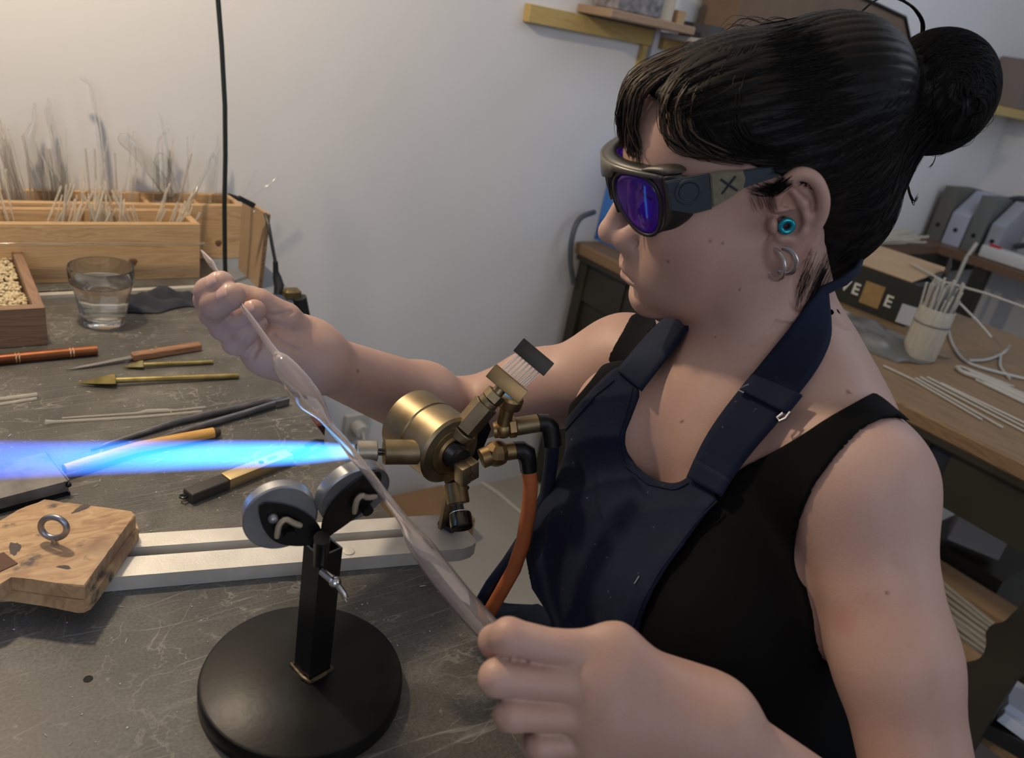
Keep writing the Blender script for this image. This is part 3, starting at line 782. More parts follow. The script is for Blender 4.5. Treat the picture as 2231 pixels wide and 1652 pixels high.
def hair_post(X, d):
    t = (X-HO)@HB*100
    cut = (t[:, 0]-np.interp(t[:, 2], HLX, HLF))*0.01
    ph = np.arctan2(t[:, 1], t[:, 2]-4.5)
    gr = np.sin(ph*46+2.0*np.sin(t[:, 0]*0.35+ph*3))+0.6*np.sin(ph*97+t[:, 0]*0.5)
    amp = np.clip((t[:, 0]+12.5)/3, 0, 1)
    d = d-0.00045*gr*amp
    bu = np.arctan2(t[:, 2]-4.4, t[:, 0]+14.2)
    d = d-0.0006*(1-amp)*np.sin(t[:, 1]*9+bu*3+1.5*np.sin(bu*2))
    return -smin(-d, -cut, 0.006)
hair_pr = [HE((-1.4, 0, 3.5), (9.9, 7.75, 7.75), 0.01), HE((-6.3, 0.3, 6.6), (5.4, 6.3, 4.9), 0.02), HE((-6.8, 0, -1.6), (4.9, 5.6, 6.6), 0.02), HE((-4.6, 0, -6.2), (2.6, 4.3, 3.6), 0.02),
           HE((2.0, 0.2, 6.4), (7.0, 6.6, 4.7), 0.02), HC((-8, 0, 4.5), (-13, 0, 4.4), 3.4, 3.2, 0.012)]
bun_pr = [HE((-14.3, 0, 4.3), (4.2, 4.2, 4.5), 0.006)]
f_hair = SDF([(0.01, hair_pr+bun_pr)], hair_post)
Vh, Qh = surface(f_hair, HO-0.24, HO+0.24, 0.0022, newton=1)
hair = link('hair', arr_mesh('hair', Vh-PO, Qh), MAT_HAIR, person, smooth=True)
def strand_mesh(name, strands, mat, parent, r0=0.00032, n=3):
    VV = []; FF = []; base = 0
    for pts, rr in strands:
        P = np.asarray(pts); m = len(P)
        T = np.gradient(P, axis=0); T /= np.linalg.norm(T, axis=1)[:, None]+1e-12
        s = np.cross(T, np.array([0.31, 0.52, 0.79])); s /= np.linalg.norm(s, axis=1)[:, None]+1e-9; u = np.cross(T, s)
        q = np.linspace(0, 1, m); rad = rr*np.minimum(1, np.minimum(q*8+0.5, (1-q)*3+0.12))
        ring = np.stack([P+(s*math.cos(2*math.pi*k/n)+u*math.sin(2*math.pi*k/n))*rad[:, None] for k in range(n)], 1)
        VV.append(ring.reshape(-1, 3))
        i = np.arange(m-1)[:, None]*n; k = np.arange(n)[None]; k2 = (k+1) % n
        FF.append((base+np.stack([i+k, i+k2, i+n+k2, i+n+k], -1)).reshape(-1, 4)); base += m*n
    V_ = np.concatenate(VV); F_ = np.concatenate(FF)
    o = link(name, arr_mesh(name, V_-PO, F_), mat, parent, smooth=True); o['kind'] = 'stuff' if False else None or 'stuff'
    return o
def bez(cp, n=16):
    cp = np.asarray(cp, float); m = len(cp); t = np.linspace(0, m-1, n); out = []
    for x in t:                                                # Catmull-Rom
        i = min(int(x), m-2); f = x-i; p0 = cp[max(i-1, 0)]; p1 = cp[i]; p2 = cp[i+1]; p3 = cp[min(i+2, m-1)]
        out.append(0.5*((2*p1)+(-p0+p2)*f+(2*p0-5*p1+4*p2-p3)*f*f+(-p0+3*p1-3*p2+p3)*f**3))
    return np.array(out)
rng = np.random.default_rng(3)
f_scalp = SDF([(0.01, hair_pr+bun_pr)])
S = []; S2 = []
# swept-back hair: from the hairline to the knot
for i in range(1500):
    U0 = rng.uniform(-8.5, 10.8); side = 1 if rng.random() < 0.72 else -1
    F0 = np.interp(U0, HLX, HLF)-abs(rng.normal(0, 1.6))
    L0 = side*math.sqrt(max(0, 1-((U0-3.5)/7.8)**2))*7.6 if U0 > -2 else side*rng.uniform(1, 5.5)
    tgt = np.array([-11.2+rng.normal(0, .5), rng.normal(0, 1.6)+side*0.8, 4.4+rng.normal(0, 1.6)])
    a = np.array([F0, L0, U0]); n_ = 13; q = np.linspace(0, rng.uniform(0.75, 1.0), n_)[:, None]
    lin = a*(1-q)+tgt*q; c = np.array([-2.5, 0, 3.0])
    P = hd(0, 0, 0)+(HB@(lin.T*0.01)).T; C0_ = hd(*c)
    dr = P-C0_; L_ = np.linalg.norm(dr, axis=1, keepdims=True)
    P = C0_+dr/L_*0.14*(1-q)+dr*q*0.9*(L_*0+1)+dr/L_*0.02*q
    S.append(P)
P = np.concatenate(S)
for _ in range(8):
    d = block_eval(f_scalp, P); e = 0.002
    g = np.stack([block_eval(f_scalp, P+np.eye(3)[a]*e)-d for a in range(3)], 1)/e
    P = P-(np.clip(d-0.0003, -0.02, 0.02)/np.maximum((g*g).sum(1), .3))[:, None]*g
P = P.reshape(-1, 13, 3); P = P+rng.normal(0, 0.0005, (len(P), 1, 3))
for _ in range(2): P[:, 1:-1] = P[:, 1:-1]*0.5+(P[:, 2:]+P[:, :-2])*0.25
st = [(p, rng.uniform(0.0002, 0.00042)) for p in P]
# the bun: strands wound round it
for i in range(700):
    ph = rng.uniform(0, 2*math.pi); tilt = rng.normal(0, 0.25); w = rng.uniform(-1, 1); span = rng.uniform(1.6, 4.2)
    a = ph+np.linspace(0, span, 16); ll = w*3.95*np.ones(16)+0.5*np.sin(a+tilt*3)+tilt*np.cos(a)*2.5
    k = np.sqrt(np.clip(1-(ll/4.35)**2, 0.03, 1))
    st.append((np.array([hd(-14.3+4.3*k[j]*math.cos(a[j]), ll[j], 4.3+4.6*k[j]*math.sin(a[j])) for j in range(16)]), rng.uniform(0.00022, 0.00045)))
strand_mesh('hair_strands', st, MAT_HAIR, person)
# fringe
G = [ [(3.2, -3.4, 10.2), (7.4, -3.6, 9.0), (8.8, -3.8, 6.8), (8.9, -3.9, 4.6), (8.7, -3.8, 3.6)],
      [(3.4, -1.4, 10.7), (7.8, -1.5, 9.5), (9.2, -1.6, 7.0), (9.4, -1.6, 4.9), (9.4, -1.5, 3.9)],
      [(3.4, 0.4, 10.8), (7.8, 0.6, 9.5), (9.1, 1.0, 7.0), (9.3, 1.6, 5.1), (9.2, 2.1, 4.2)],
      [(3.4, 1.4, 10.7), (7.4, 1.9, 9.4), (8.7, 2.3, 7.5), (8.9, 2.6, 6.0), (8.7, 3.3, 4.9)] ]
G2 = [ [(3.3, 1.8, 10.6), (6.7, 3.0, 9.0), (7.7, 4.4, 7.2), (6.9, 5.6, 5.8), (4.6, 6.7, 4.9)],
       [(2.6, 2.2, 10.7), (5.6, 4.0, 8.9), (6.3, 5.5, 6.9), (5.0, 6.6, 5.3), (2.2, 7.2, 4.6)],
       [(1.6, 2.6, 10.8), (4.4, 5.0, 8.7), (4.4, 6.5, 6.6), (2.8, 7.2, 5.2), (0.2, 7.7, 4.5)],
       [(0.4, 3.0, 10.8), (2.4, 5.7, 8.6), (2.2, 7.2, 6.4), (0.6, 7.7, 5.2), (-1.8, 8.0, 4.6)] ]
def between(G, u):
    x = u*(len(G)-1); i = min(int(x), len(G)-2); f = x-i
    return np.array(G[i])*(1-f)+np.array(G[i+1])*f
fr = []; fr2 = []
for GG, N_, J_ in ((G, 46, 9), (G2, 60, 9)):
    for c in range(N_):
        u = rng.random() if GG is G2 else rng.random()**0.85; cl = between(GG, u)+rng.normal(0, 0.16, (5, 3)); cl[-1] += rng.normal(0, 0.35, 3); ln = rng.uniform(0.82, 1.04)
        lift = rng.uniform(0.0, 0.45)
        for j in range(J_):
            g = cl+rng.normal(0, 0.11, (1, 3))*np.array([[1.6], [1.3], [1.0], [0.8], [0.45]]); g[1:4, 2] += lift*0.4; g[1:4, 0] += lift*0.3
            p = bez(g, 15); m = max(6, int(15*min(ln, 1)))
            p = p[:m]; w = np.array([hd(*q) for q in p])
            (fr if rng.random() < (0.5 if GG is G or u < .5 else 1.1) else fr2).append((w, rng.uniform(0.00024, 0.00044)))
strand_mesh('fringe', fr, MAT_HAIR, person); strand_mesh('fringe', fr2, MAT_HAIR2, person)
# loose strands: the loop over the crown, wisps below the bun, by the ear and on the neck
lo = []
f_sk = SDF([(0.02, head+ear(1)), (0.028, neck+scm+torso)]); WR = []
def skin_wisp(px, r=0.0002, off=0.0006, jit=1.5, n=1):
    for k in range(n):
        Q_ = bez(np.asarray(px, float)+rng.normal(0, jit, (len(px), 2)), 12); WR.append((Q_, r*rng.uniform(.7, 1.2), off+rng.uniform(0, .0012)))
def wisp(px, d, r=0.0003, jit=0, n=1):
    for k in range(n):
        P = np.array([at(x, y, dd) for (x, y), dd in zip(px, np.linspace(d[0], d[1], len(px)))])
        P = bez(P+rng.normal(0, jit, P.shape)*np.linspace(0.2, 1, len(P))[:, None], 20); lo.append((P, r*rng.uniform(.7, 1.2)))
wisp([(1930, 190), (1985, 120), (2010, 60), (1990, 15), (1940, -8), (1895, 8), (1852, 50)], (.66, .60), .0008, .0008, 3)
wisp([(1930, 190), (1985, 120), (2012, 62), (1995, 18), (1950, -10)], (.66, .60), .0009, .0008, 4)
wisp([(1985, 335), (1976, 380), (1980, 415), (1990, 440), (2000, 425)], (.67, .66), .0005, .0012, 6)
wisp([(2040, 335), (2035, 352), (2025, 368)], (.68, .68), .0003, .001, 4)
for k in range(70):
    x0 = 1715+rng.uniform(-20, 12); y0 = 392+rng.uniform(-6, 14); L_ = rng.uniform(.5, 1)
    skin_wisp([(x0, y0), (x0-26*L_, y0+20*L_), (x0-52*L_, y0+26*L_), (x0-82*L_, y0+14*L_)], .00022)
for k in range(26):
    x0 = 1650+rng.uniform(-20, 30); y0 = 425+rng.uniform(-8, 8)
    skin_wisp([(x0, y0), (x0+6, y0+18), (x0+14, y0+36)], .00012)
for k in range(90):
    x0 = rng.uniform(1760, 1835); y0 = rng.uniform(540, 600)
    skin_wisp([(x0, y0), (x0-12, y0+30), (x0-26, y0+62), (x0-30, y0+90)], .00016)
for k in range(9): skin_wisp([(1796, 590), (1772, 640), (1748, 678), (1737, 705), (1745, 728)], .0004, .0012, 3)
aW = np.concatenate([w[0] for w in WR]); hW = hits(f_sk, aW[:, 0], aW[:, 1], 0.0006).reshape(-1, 12, 3)
for w, P in zip(WR, hW):
    if not np.isnan(P).any() and np.linalg.norm(np.diff(P, axis=0), axis=1).max() < .012: lo.append((P-FW*w[2], w[1]))
for k in range(40):
    x0 = rng.uniform(1560, 1760); y0 = 60+rng.uniform(-8, 22)
    wisp([(x0, y0+10), (x0+30, y0-14), (x0+75, y0-6), (x0+110, y0+20)], (.64, .65), .00022, .002)
for k in range(46):
    a = rng.uniform(-2.3, 1.2); c = np.array([2035, 205]); r1 = 118; p0 = c+r1*np.array([math.cos(a), math.sin(a)]); p2 = c+(r1+rng.uniform(2, 22))*np.array([math.cos(a+.5), math.sin(a+.5)]); p3 = c+(r1-4)*np.array([math.cos(a+.9), math.sin(a+.9)])
    wisp([tuple(p0), tuple(p2), tuple(p3)], (.69, .69), .0002, .001)
strand_mesh('loose_hair', lo, MAT_HAIR, person)
mb = MB(); mb.sphere(hd(-5.4, 2.5, -8.2), (0.010, 0.006, 0.006), 8); mb.tube([hd(-5.0, 1.5, -8.3), hd(-6.6, 3.0, -8.6)], 0.004, n=8)
mb.build('hair_tie', plain('violet_hair_tie', (0.10, 0.10, 0.22), 0.35), person)
# ------------------------------------------------------------------ what she wears: glasses, ear plug, earrings, nails
MAT_FRAME = noisy('black_grey_plastic', [(0.010, 0.0095, 0.009), (0.018, 0.017, 0.015)], 60, (0.35, 0.5))
MAT_BRIM = plain('bronze_grey_plastic', (0.062, 0.057, 0.048), 0.34)
MAT_TEAL = plain('slate_plastic', (0.022, 0.034, 0.046), 0.45)
MAT_TAN = noisy('worn_tan_plastic', [(0.12, 0.11, 0.070), (0.18, 0.165, 0.11)], 220, (0.5, 0.7), bump=0.15)
m, nt, b = M_('purple_lens'); b.inputs['Base Color'].default_value = (0.26, 0.06, 0.85, 1); b.inputs['Roughness'].default_value = 0.03
b.inputs['Transmission Weight'].default_value = 0.85; b.inputs['IOR'].default_value = 1.25; b.inputs['Coat Weight'].default_value = 0.6; b.inputs['Coat Roughness'].default_value = 0.02
b.inputs['Coat Tint'].default_value = (0.75, 0.6, 1, 1)
MAT_LENS = m
def gF(L): return 11.2-0.10*L*L
def fr(L, U, dF=0.0): return hd(gF(L)+dF, L, U)
glasses = empty('safety_glasses', hd(9, 0, 2), 0, 'purple-lensed safety glasses with a black side shield, worn by the woman', 'safety glasses')
LO = smooth_poly([(1.75, 2.2), (1.9, 3.3), (2.7, 3.95), (3.9, 4.1), (4.9, 3.75), (5.35, 2.6), (5.3, 1.0), (5.05, -0.1), (4.5, -0.55), (3.7, -0.35), (2.9, 0.4), (2.1, 1.3)], 2)
def lens(sg):
    mb = MB(); cx, cy = 3.6, 1.9; rings = []
    for q, bulge in ((1.0, 0), (0.8, 0.07), (0.5, 0.13), (0.25, 0.15)):
        rings.append([fr(sg*(cx+(x-cx)*q), cy+(y-cy)*q, -0.12+bulge) for x, y in LO])
    bmv = [[mb.bm.verts.new(Vector(p)) for p in r_] for r_ in rings]
    n = len(LO)
    for a, b_ in zip(bmv[:-1], bmv[1:]):
        for i in range(n): mb.bm.faces.new((a[i], a[(i+1) % n], b_[(i+1) % n], b_[i]))
    c = mb.bm.verts.new(Vector(fr(sg*cx, cy, 0.03)))
    for i in range(n): mb.bm.faces.new((bmv[-1][i], bmv[-1][(i+1) % n], c))
    o = mb.build('lens', MAT_LENS, glasses, sharp=80); md = o.modifiers.new('s', 'SOLIDIFY'); md.thickness = 0.0018; md.offset = 0
    # rim: a flattened tube around the lens
    mb = MB(); mb.tube([fr(sg*x, y, -0.05) for x, y in smooth_poly([(3.6+(x-3.6)*1.045, 1.9+(y-1.9)*1.045) for x, y in LO], 0)], 0.0016, n=8, closed=True)
    mb.build('rim', MAT_FRAME, glasses, sharp=80)
for sg in (1, -1): lens(sg)
def plate(name, mat, pts_in, pts_out, dF0, dF1, parent=glasses, th=0.0025):
    mb = MB(); mb.grid([[fr(x, y, dF0) for x, y in pts_in], [fr(x, y, (dF0+dF1)/2) for x, y in [((a[0]+c[0])/2, (a[1]+c[1])/2) for a, c in zip(pts_in, pts_out)]], [fr(x, y, dF1) for x, y in pts_out]])
    o = mb.build(name, mat, parent, sharp=50); md = o.modifiers.new('s', 'SOLIDIFY'); md.thickness = th; md.offset = 0; return o
# brim along the top and the bridge between the lenses
Ls = np.linspace(-5.7, 5.7, 33)
top = [(x, 4.55-0.010*x*x) for x in Ls]; low = [(x, (4.05-0.03*(abs(x)-3.6)**2) if abs(x) > 1.9 else 3.0+0.25*abs(x)) for x in Ls]
plate('brim', MAT_BRIM, top, low, 0.0, 0.12, th=0.0034)
top2 = [(x, 4.5-0.010*x*x) for x in Ls]
mb = MB(); mb.grid([[fr(x, 4.55-0.010*x*x, 0.05) for x in Ls], [fr(x, 4.62-0.010*x*x, -0.7) for x in Ls], [hd(gF(x)-1.1-0.25*max(0, abs(x)-2), x, 4.6-0.010*x*x) for x in Ls]])
o = mb.build('brow_shelf', MAT_FRAME, glasses); md = o.modifiers.new('s', 'SOLIDIFY'); md.thickness = 0.0022
for sg in (1, -1):
    mb = MB(); mb.grid([[fr(sg*x, y, -0.1) for x, y in ((1.2, 2.9), (1.0, 1.9), (1.15, 1.2), (1.6, 0.5))], [hd(gF(2)-1.0, sg*x, y) for x, y in ((1.3, 2.7), (1.2, 1.9), (1.5, 1.1), (1.9, 0.4))]])
    o = mb.build('nose_pad', MAT_FRAME, glasses); md = o.modifiers.new('s', 'SOLIDIFY'); md.thickness = 0.0016
    # side shield: box-like cup between the lens and the temple
    A = [(5.45, 4.15), (5.62, 3.2), (5.62, 1.6), (5.5, 0.4), (5.0, -0.5), (4.2, -0.75), (3.5, -0.5)]
    mid = [(8.0, 6.25, 4.35), (7.6, 6.55, 3.2), (7.5, 6.6, 1.8), (7.3, 6.4, 0.7), (7.5, 5.8, -0.1), (8.0, 5.0, -0.5), (8.8, 4.1, -0.5)]
    bk = [(6.3, 6.45, 4.45), (6.0, 6.75, 3.2), (5.9, 6.8, 2.0), (6.1, 6.55, 1.2), (6.7, 6.0, 0.6), (7.4, 5.3, 0.2), (8.2, 4.5, 0.0)]
    mb = MB(); mb.grid([[fr(sg*x, y, -0.05) for x, y in A], [hd(a, sg*l, u) for a, l, u in mid], [hd(a, sg*l, u) for a, l, u in bk]])
    o = mb.build('side_shield', MAT_FRAME, glasses, sharp=70); md = o.modifiers.new('s', 'SOLIDIFY'); md.thickness = 0.002; md.offset = 0
    md = o.modifiers.new('b', 'SUBSURF'); md.levels = md.render_levels = 2
    # brim running back over the shield
    mb = MB(); mb.grid([[fr(sg*x, y, d) for x, y, d in ((3.9, 4.40, 0.0), (4.8, 4.32, 0.0), (5.6, 4.15, 0.0))], [hd(8.4, sg*4.6, 4.85), hd(8.2, sg*5.5, 4.85), hd(7.9, sg*6.35, 4.45)], [hd(6.7, sg*5.2, 4.8), hd(6.5, sg*6.0, 4.85), hd(6.2, sg*6.55, 4.45)]])
    o = mb.build('shield_top', MAT_FRAME, glasses, sharp=70); md = o.modifiers.new('s', 'SOLIDIFY'); md.thickness = 0.002; md = o.modifiers.new('b', 'SUBSURF'); md.levels = md.render_levels = 2
    # hinge block with its round boss, tan stretch with the cross, temple
    def slab(name, mat, pts, off, th, parent=glasses, bev=0.0008):
        """outline in (F,U); L follows the side of the head"""
        Lf = lambda F: 6.55+0.62*(1-math.exp(-(8.6-F)/3.0))*1.35
        mb = MB(); n = len(pts)
        A_ = [mb.bm.verts.new(Vector(hd(f, sg*(Lf(f)+off), u))) for f, u in pts]; B_ = [mb.bm.verts.new(Vector(hd(f, sg*(Lf(f)+off+th), u))) for f, u in pts]
        fs = [mb.bm.faces.new(A_), mb.bm.faces.new(B_[::-1])]
        for i in range(n): fs.append(mb.bm.faces.new((A_[i], B_[i], B_[(i+1) % n], A_[(i+1) % n])))
        bmesh.ops.recalc_face_normals(mb.bm, faces=fs)
        if bev: bmesh.ops.bevel(mb.bm, geom=list(fs[0].edges)+list(fs[1].edges), offset=bev, segments=2, affect='EDGES')
        return mb.build(name, mat, parent, sharp=30)
    hinge = slab('hinge_block', MAT_TEAL, [(8.15, 4.2), (5.2, 4.35), (5.1, 1.75), (6.4, 1.6), (7.9, 2.1)], 0.0, 0.32)
    arm_ = slab('temple_arm', MAT_TEAL, [(3.0, 4.05), (2.2, 4.0), (-0.6, 3.75), (-2.4, 3.3), (-3.6, 2.2), (-3.9, 2.3), (-2.8, 3.9), (-0.6, 4.35), (2.2, 4.1)][::-1] if False else [(3.1, 4.15), (-0.4, 4.0), (-2.2, 3.7), (-2.2, 3.25), (-0.4, 3.35), (3.1, 2.8)], 0.03, 0.2)
    tan = slab('tan_section', MAT_TAN, [(5.15, 4.32), (4.2, 4.35), (2.9, 4.15), (2.75, 3.5), (2.95, 2.8), (4.0, 2.3), (5.05, 1.85)], 0.02, 0.34)
    Lf = lambda F: 6.55+0.62*(1-math.exp(-(8.6-F)/3.0))*1.35
    c = hd(6.65, sg*(Lf(6.65)+0.30), 3.3); ax = HB@np.array([0.10, sg, 0])
    mb = MB(); mb.lathe([(0.0093, -0.001), (0.0093, 0.0004), (0.0088, 0.0009), (0.0074, 0.0009), (0.0072, 0.0002), (0.0068, 0.0001), (0.0064, 0.0009), (0, 0.0010)], c, ax, 36); mb.build('boss', MAT_TEAL, glasses, sharp=40)
    L0 = Lf(4.0)+0.385
    for (a, b2) in (((4.45, 3.85), (3.35, 2.85)), ((3.45, 3.9), (4.4, 2.8))):
        mb = MB(); mb.tube([hd(a[0], sg*(Lf(a[0])+0.372), a[1]), hd((a[0]+b2[0])/2, sg*(Lf(3.9)+0.372), (a[1]+b2[1])/2), hd(b2[0], sg*(Lf(b2[0])+0.372), b2[1])], 0.0009, n=6); mb.build('cross_mark', plain('cross_dark', (.012, .016, .02), .6), tan)
# eyes behind the lenses
MAT_EYE = plain('eye_white', (0.75, 0.72, 0.70), 0.15)
for sg in (1, -1):
    mb = MB(); mb.sphere(hd(8.35, 3.1*sg, 1.05), 0.0118, 12); e = mb.build('eye', MAT_EYE, person)
    mb = MB(); mb.lathe([(0.0058, 0), (0.0045, 0.0012), (0, 0.0019)], hd(8.35, 3.1*sg, 1.05)+HB@nrm([1, 0, -.25])*0.0108, HB@nrm([1, 0, -.25]), 20, close=False); mb.build('iris', plain('iris', (0.06, 0.04, 0.03), 0.1), person)
    mb = MB(); mb.tube([hd(9.35-0.14*abs(q)**2, (3.1+q)*sg, 2.75-0.12*q*q) for q in np.linspace(-1.7, 1.9, 9)], [.0006, .0014, .0017, .0018, .0018, .0017, .0015, .0012, .0005], n=6, flat=(1, .5)); mb.build('eyebrow', MAT_HAIR, person)
# ear plug
c = hd(-0.10, 7.55, -0.45); ax = HB@nrm([0.15, 1, 0.1])
plug = empty('ear_plug', c, 0, 'turquoise ring-shaped ear plug sitting in the woman\'s ear', 'ear plug')
MAT_TURQ = plain('turquoise_metal', (0.02, 0.32, 0.42), 0.25, 0.75)
mb = MB(); sx, sy, az = frame_from_axis(ax)
mb.tube([c+az*0.0035+(sx*math.cos(t)+sy*math.sin(t))*0.0043 for t in np.linspace(0, 2*math.pi, 28)[:-1]], 0.0019, n=10, closed=True); mb.build('ring', MAT_TURQ, plug, sharp=80)
mb = MB(); mb.lathe([(0.0028, -0.006), (0.0040, 0), (0.0036, 0.0025), (0.0018, 0.0030), (0.0016, 0.0005), (0, 0.0004)], c, ax, 20); mb.build('stem', plain('dark_silicone', (0.03, 0.015, 0.018), 0.5), plug)
# two hoop earrings through the lobe
def hoop(px, py, R_, r_, rot, lab):
    p = hit(body, px, py); az = HB@nrm(rot); c = p+HB@np.array([0, 0.0015, 0])-HB@np.array([0, 0, 1])*(R_*0.82)
    sx, sy, _ = frame_from_axis(az)
    t = empty('hoop_earring', c, 0, lab, 'earring', 'hoop earrings in the left ear lobe')
    mb = MB(); mb.tube([c+(sx*math.cos(a)+sy*math.sin(a))*R_*1.0 for a in np.linspace(0, 2*math.pi, 36)[:-1]], r_, n=12, closed=True, flat=(1.6, .7)); mb.build('hoop', MAT_STEEL, t, sharp=80)
hoop(1686, 550, 0.0110, 0.0014, [0.97, 0.28, 0.1], 'silver hoop earring in the left ear lobe, the front one of two')
hoop(1708, 546, 0.0095, 0.0012, [0.80, 0.6, 0.1], 'smaller silver hoop earring in the left ear lobe, the rear one')
# finger nails
MAT_NAIL = plain('nail', (0.66, 0.42, 0.36), 0.28)
def nail(n, H, R, out, w=1.0, L=0.010):
    a, b = H[n][2], H[n][3]; ax = nrm(b-a); o_ = nrm(out); o_ = nrm(o_-ax*(o_@ax)); s = np.cross(ax, o_); r = R[n][3]
    rows = []
    for u in np.linspace(-0.42, 1.0, 8):
        row = []
        ww = r*0.74*w*(1-0.5*max(0, u-0.55)**2*3)*(1 if u > -0.3 else 0.8)
        for v in np.linspace(-1, 1, 7):
            an = v*0.95
            row.append(b+ax*(u*L*0.80-0.0035)+s*math.sin(an)*ww+o_*(math.cos(an)*ww*0.55+r*0.62*(1-max(0, u-0.3)**2*0.22)-0.001*(u < -0.3)))
        rows.append(row)
    mb = MB(); mb.grid(rows); o = mb.build('fingernail', MAT_NAIL, person, sharp=80); md = o.modifiers.new('s', 'SOLIDIFY'); md.thickness = 0.0006
for n in ('index', 'middle', 'ring', 'pinky'):
    nail(n, HR, RR, {'index': -FW*.8+UP*.55, 'middle': -FW*.8+UP*.5, 'ring': -FW*.85+UP*.4, 'pinky': -FW*.6+UP*.6}[n], L=0.0105)
# ------------------------------------------------------------------ materials of the room
def wood(name, c1, c2, c3, axis='X', scale=1.0, rough=0.55, bump=0.15, knots=True):
    m, nt, b = M_(name); L = nt.links.new
    tc = node(nt, 'ShaderNodeTexCoord'); mp = node(nt, 'ShaderNodeMapping')
    s = {'X': (1.2, 14, 14), 'Y': (14, 1.2, 14), 'Z': (14, 14, 1.2)}[axis]; mp.inputs['Scale'].default_value = tuple(q*scale for q in s)
    L(tc.outputs['Object'], mp.inputs[0])
    n0 = node(nt, 'ShaderNodeTexNoise', i_Scale=1.6, i_Detail=3.0, i_Distortion=1.2); L(mp.outputs[0], n0.inputs[0])
    w = node(nt, 'ShaderNodeMath', operation='MULTIPLY'); L(n0.outputs[0], w.inputs[0]); w.inputs[1].default_value = 9.0
    fr_ = node(nt, 'ShaderNodeMath', operation='PINGPONG'); L(w.outputs[0], fr_.inputs[0]); fr_.inputs[1].default_value = 0.5
    n1 = node(nt, 'ShaderNodeTexNoise', i_Scale=14.0, i_Detail=6.0); L(mp.outputs[0], n1.inputs[0])
    ad = node(nt, 'ShaderNodeMath', operation='MULTIPLY_ADD'); L(n1.outputs[0], ad.inputs[0]); ad.inputs[1].default_value = 0.5; L(fr_.outputs[0], ad.inputs[2])
    r = ramp(nt, [(0.2, c1), (0.55, c2), (0.85, c3)]); L(ad.outputs[0], r.inputs[0]); L(r.outputs[0], b.inputs['Base Color'])
    b.inputs['Roughness'].default_value = rough
    bp = node(nt, 'ShaderNodeBump', i_Strength=bump, i_Distance=0.001); L(ad.outputs[0], bp.inputs['Height']); L(bp.outputs[0], b.inputs['Normal'])
    return m
MAT_WALL = noisy('wall_plaster', [(0.68, 0.67, 0.66), (0.74, 0.735, 0.73)], 2.2, (0.8, 0.9), bump=0.12, bscale=60)
MAT_FLOOR = noisy('grey_floor', [(0.34, 0.335, 0.31), (0.44, 0.43, 0.40)], 3.0, (0.45, 0.65), bump=0.05, bscale=30)
MAT_PINE = wood('pine_wood', (0.50, 0.31, 0.145), (0.58, 0.385, 0.20), (0.40, 0.235, 0.105), 'X', 1.0)
MAT_PINEY = wood('pine_wood_y', (0.50, 0.31, 0.145), (0.58, 0.385, 0.20), (0.40, 0.235, 0.105), 'Y', 1.0)
MAT_OLD = wood('old_brown_wood', (0.22, 0.13, 0.08), (0.29, 0.175, 0.11), (0.15, 0.085, 0.05), 'Y', 1.2)
MAT_OLDX = wood('old_brown_wood_x', (0.20, 0.12, 0.072), (0.27, 0.165, 0.10), (0.14, 0.08, 0.048), 'X', 1.2)
MAT_DESK = wood('desk_wood', (0.17, 0.105, 0.050), (0.22, 0.14, 0.070), (0.12, 0.072, 0.035), 'Y', 0.7)
MAT_DARKW = noisy('dark_painted_wood', [(0.020, 0.017, 0.010), (0.030, 0.026, 0.016)], 9, (0.45, 0.6), bump=0.1)
MAT_CARD = noisy('brown_cardboard', [(0.36, 0.245, 0.14), (0.43, 0.30, 0.18)], 12, (0.7, 0.85), bump=0.05, bscale=200)
MAT_YELLOW = wood('yellow_batten_wood', (0.46, 0.33, 0.11), (0.52, 0.38, 0.14), (0.40, 0.27, 0.08), 'X', 1.0)
MAT_ALU = noisy('mill_aluminium', [(0.58, 0.56, 0.50), (0.72, 0.70, 0.65)], 25, (0.36, 0.55), 0.45, bump=0.08, bscale=400)
MAT_BLACKMET = plain('black_enamel', (0.008, 0.008, 0.008), 0.32, 0.2)

def slab(name, lo, hi, mat, kind='structure', bevel=0.0):
    c = [(a+b)/2 for a, b in zip(lo, hi)]; s = [b-a for a, b in zip(lo, hi)]
    o = MB().box(c, s, bevel=bevel).build(name, mat, loc=c)
    if kind: o['kind'] = kind
    return o
slab('floor', (-2.2, -2.6, -0.05), (3.72, 1.63, 0.0), MAT_FLOOR)
slab('wall_back', (-2.2, 1.53, 0.0), (3.72, 1.63, 2.6), MAT_WALL)
slab('wall_right', (3.62, -2.6, 0.0), (3.72, 1.53, 2.6), MAT_WALL)
slab('ceiling', (-2.2, -2.6, 2.6), (3.72, 1.63, 2.7), MAT_WALL)
for k, (a, b) in enumerate((((-2.2, 1.522), (3.62, 1.53)),)):
    pass

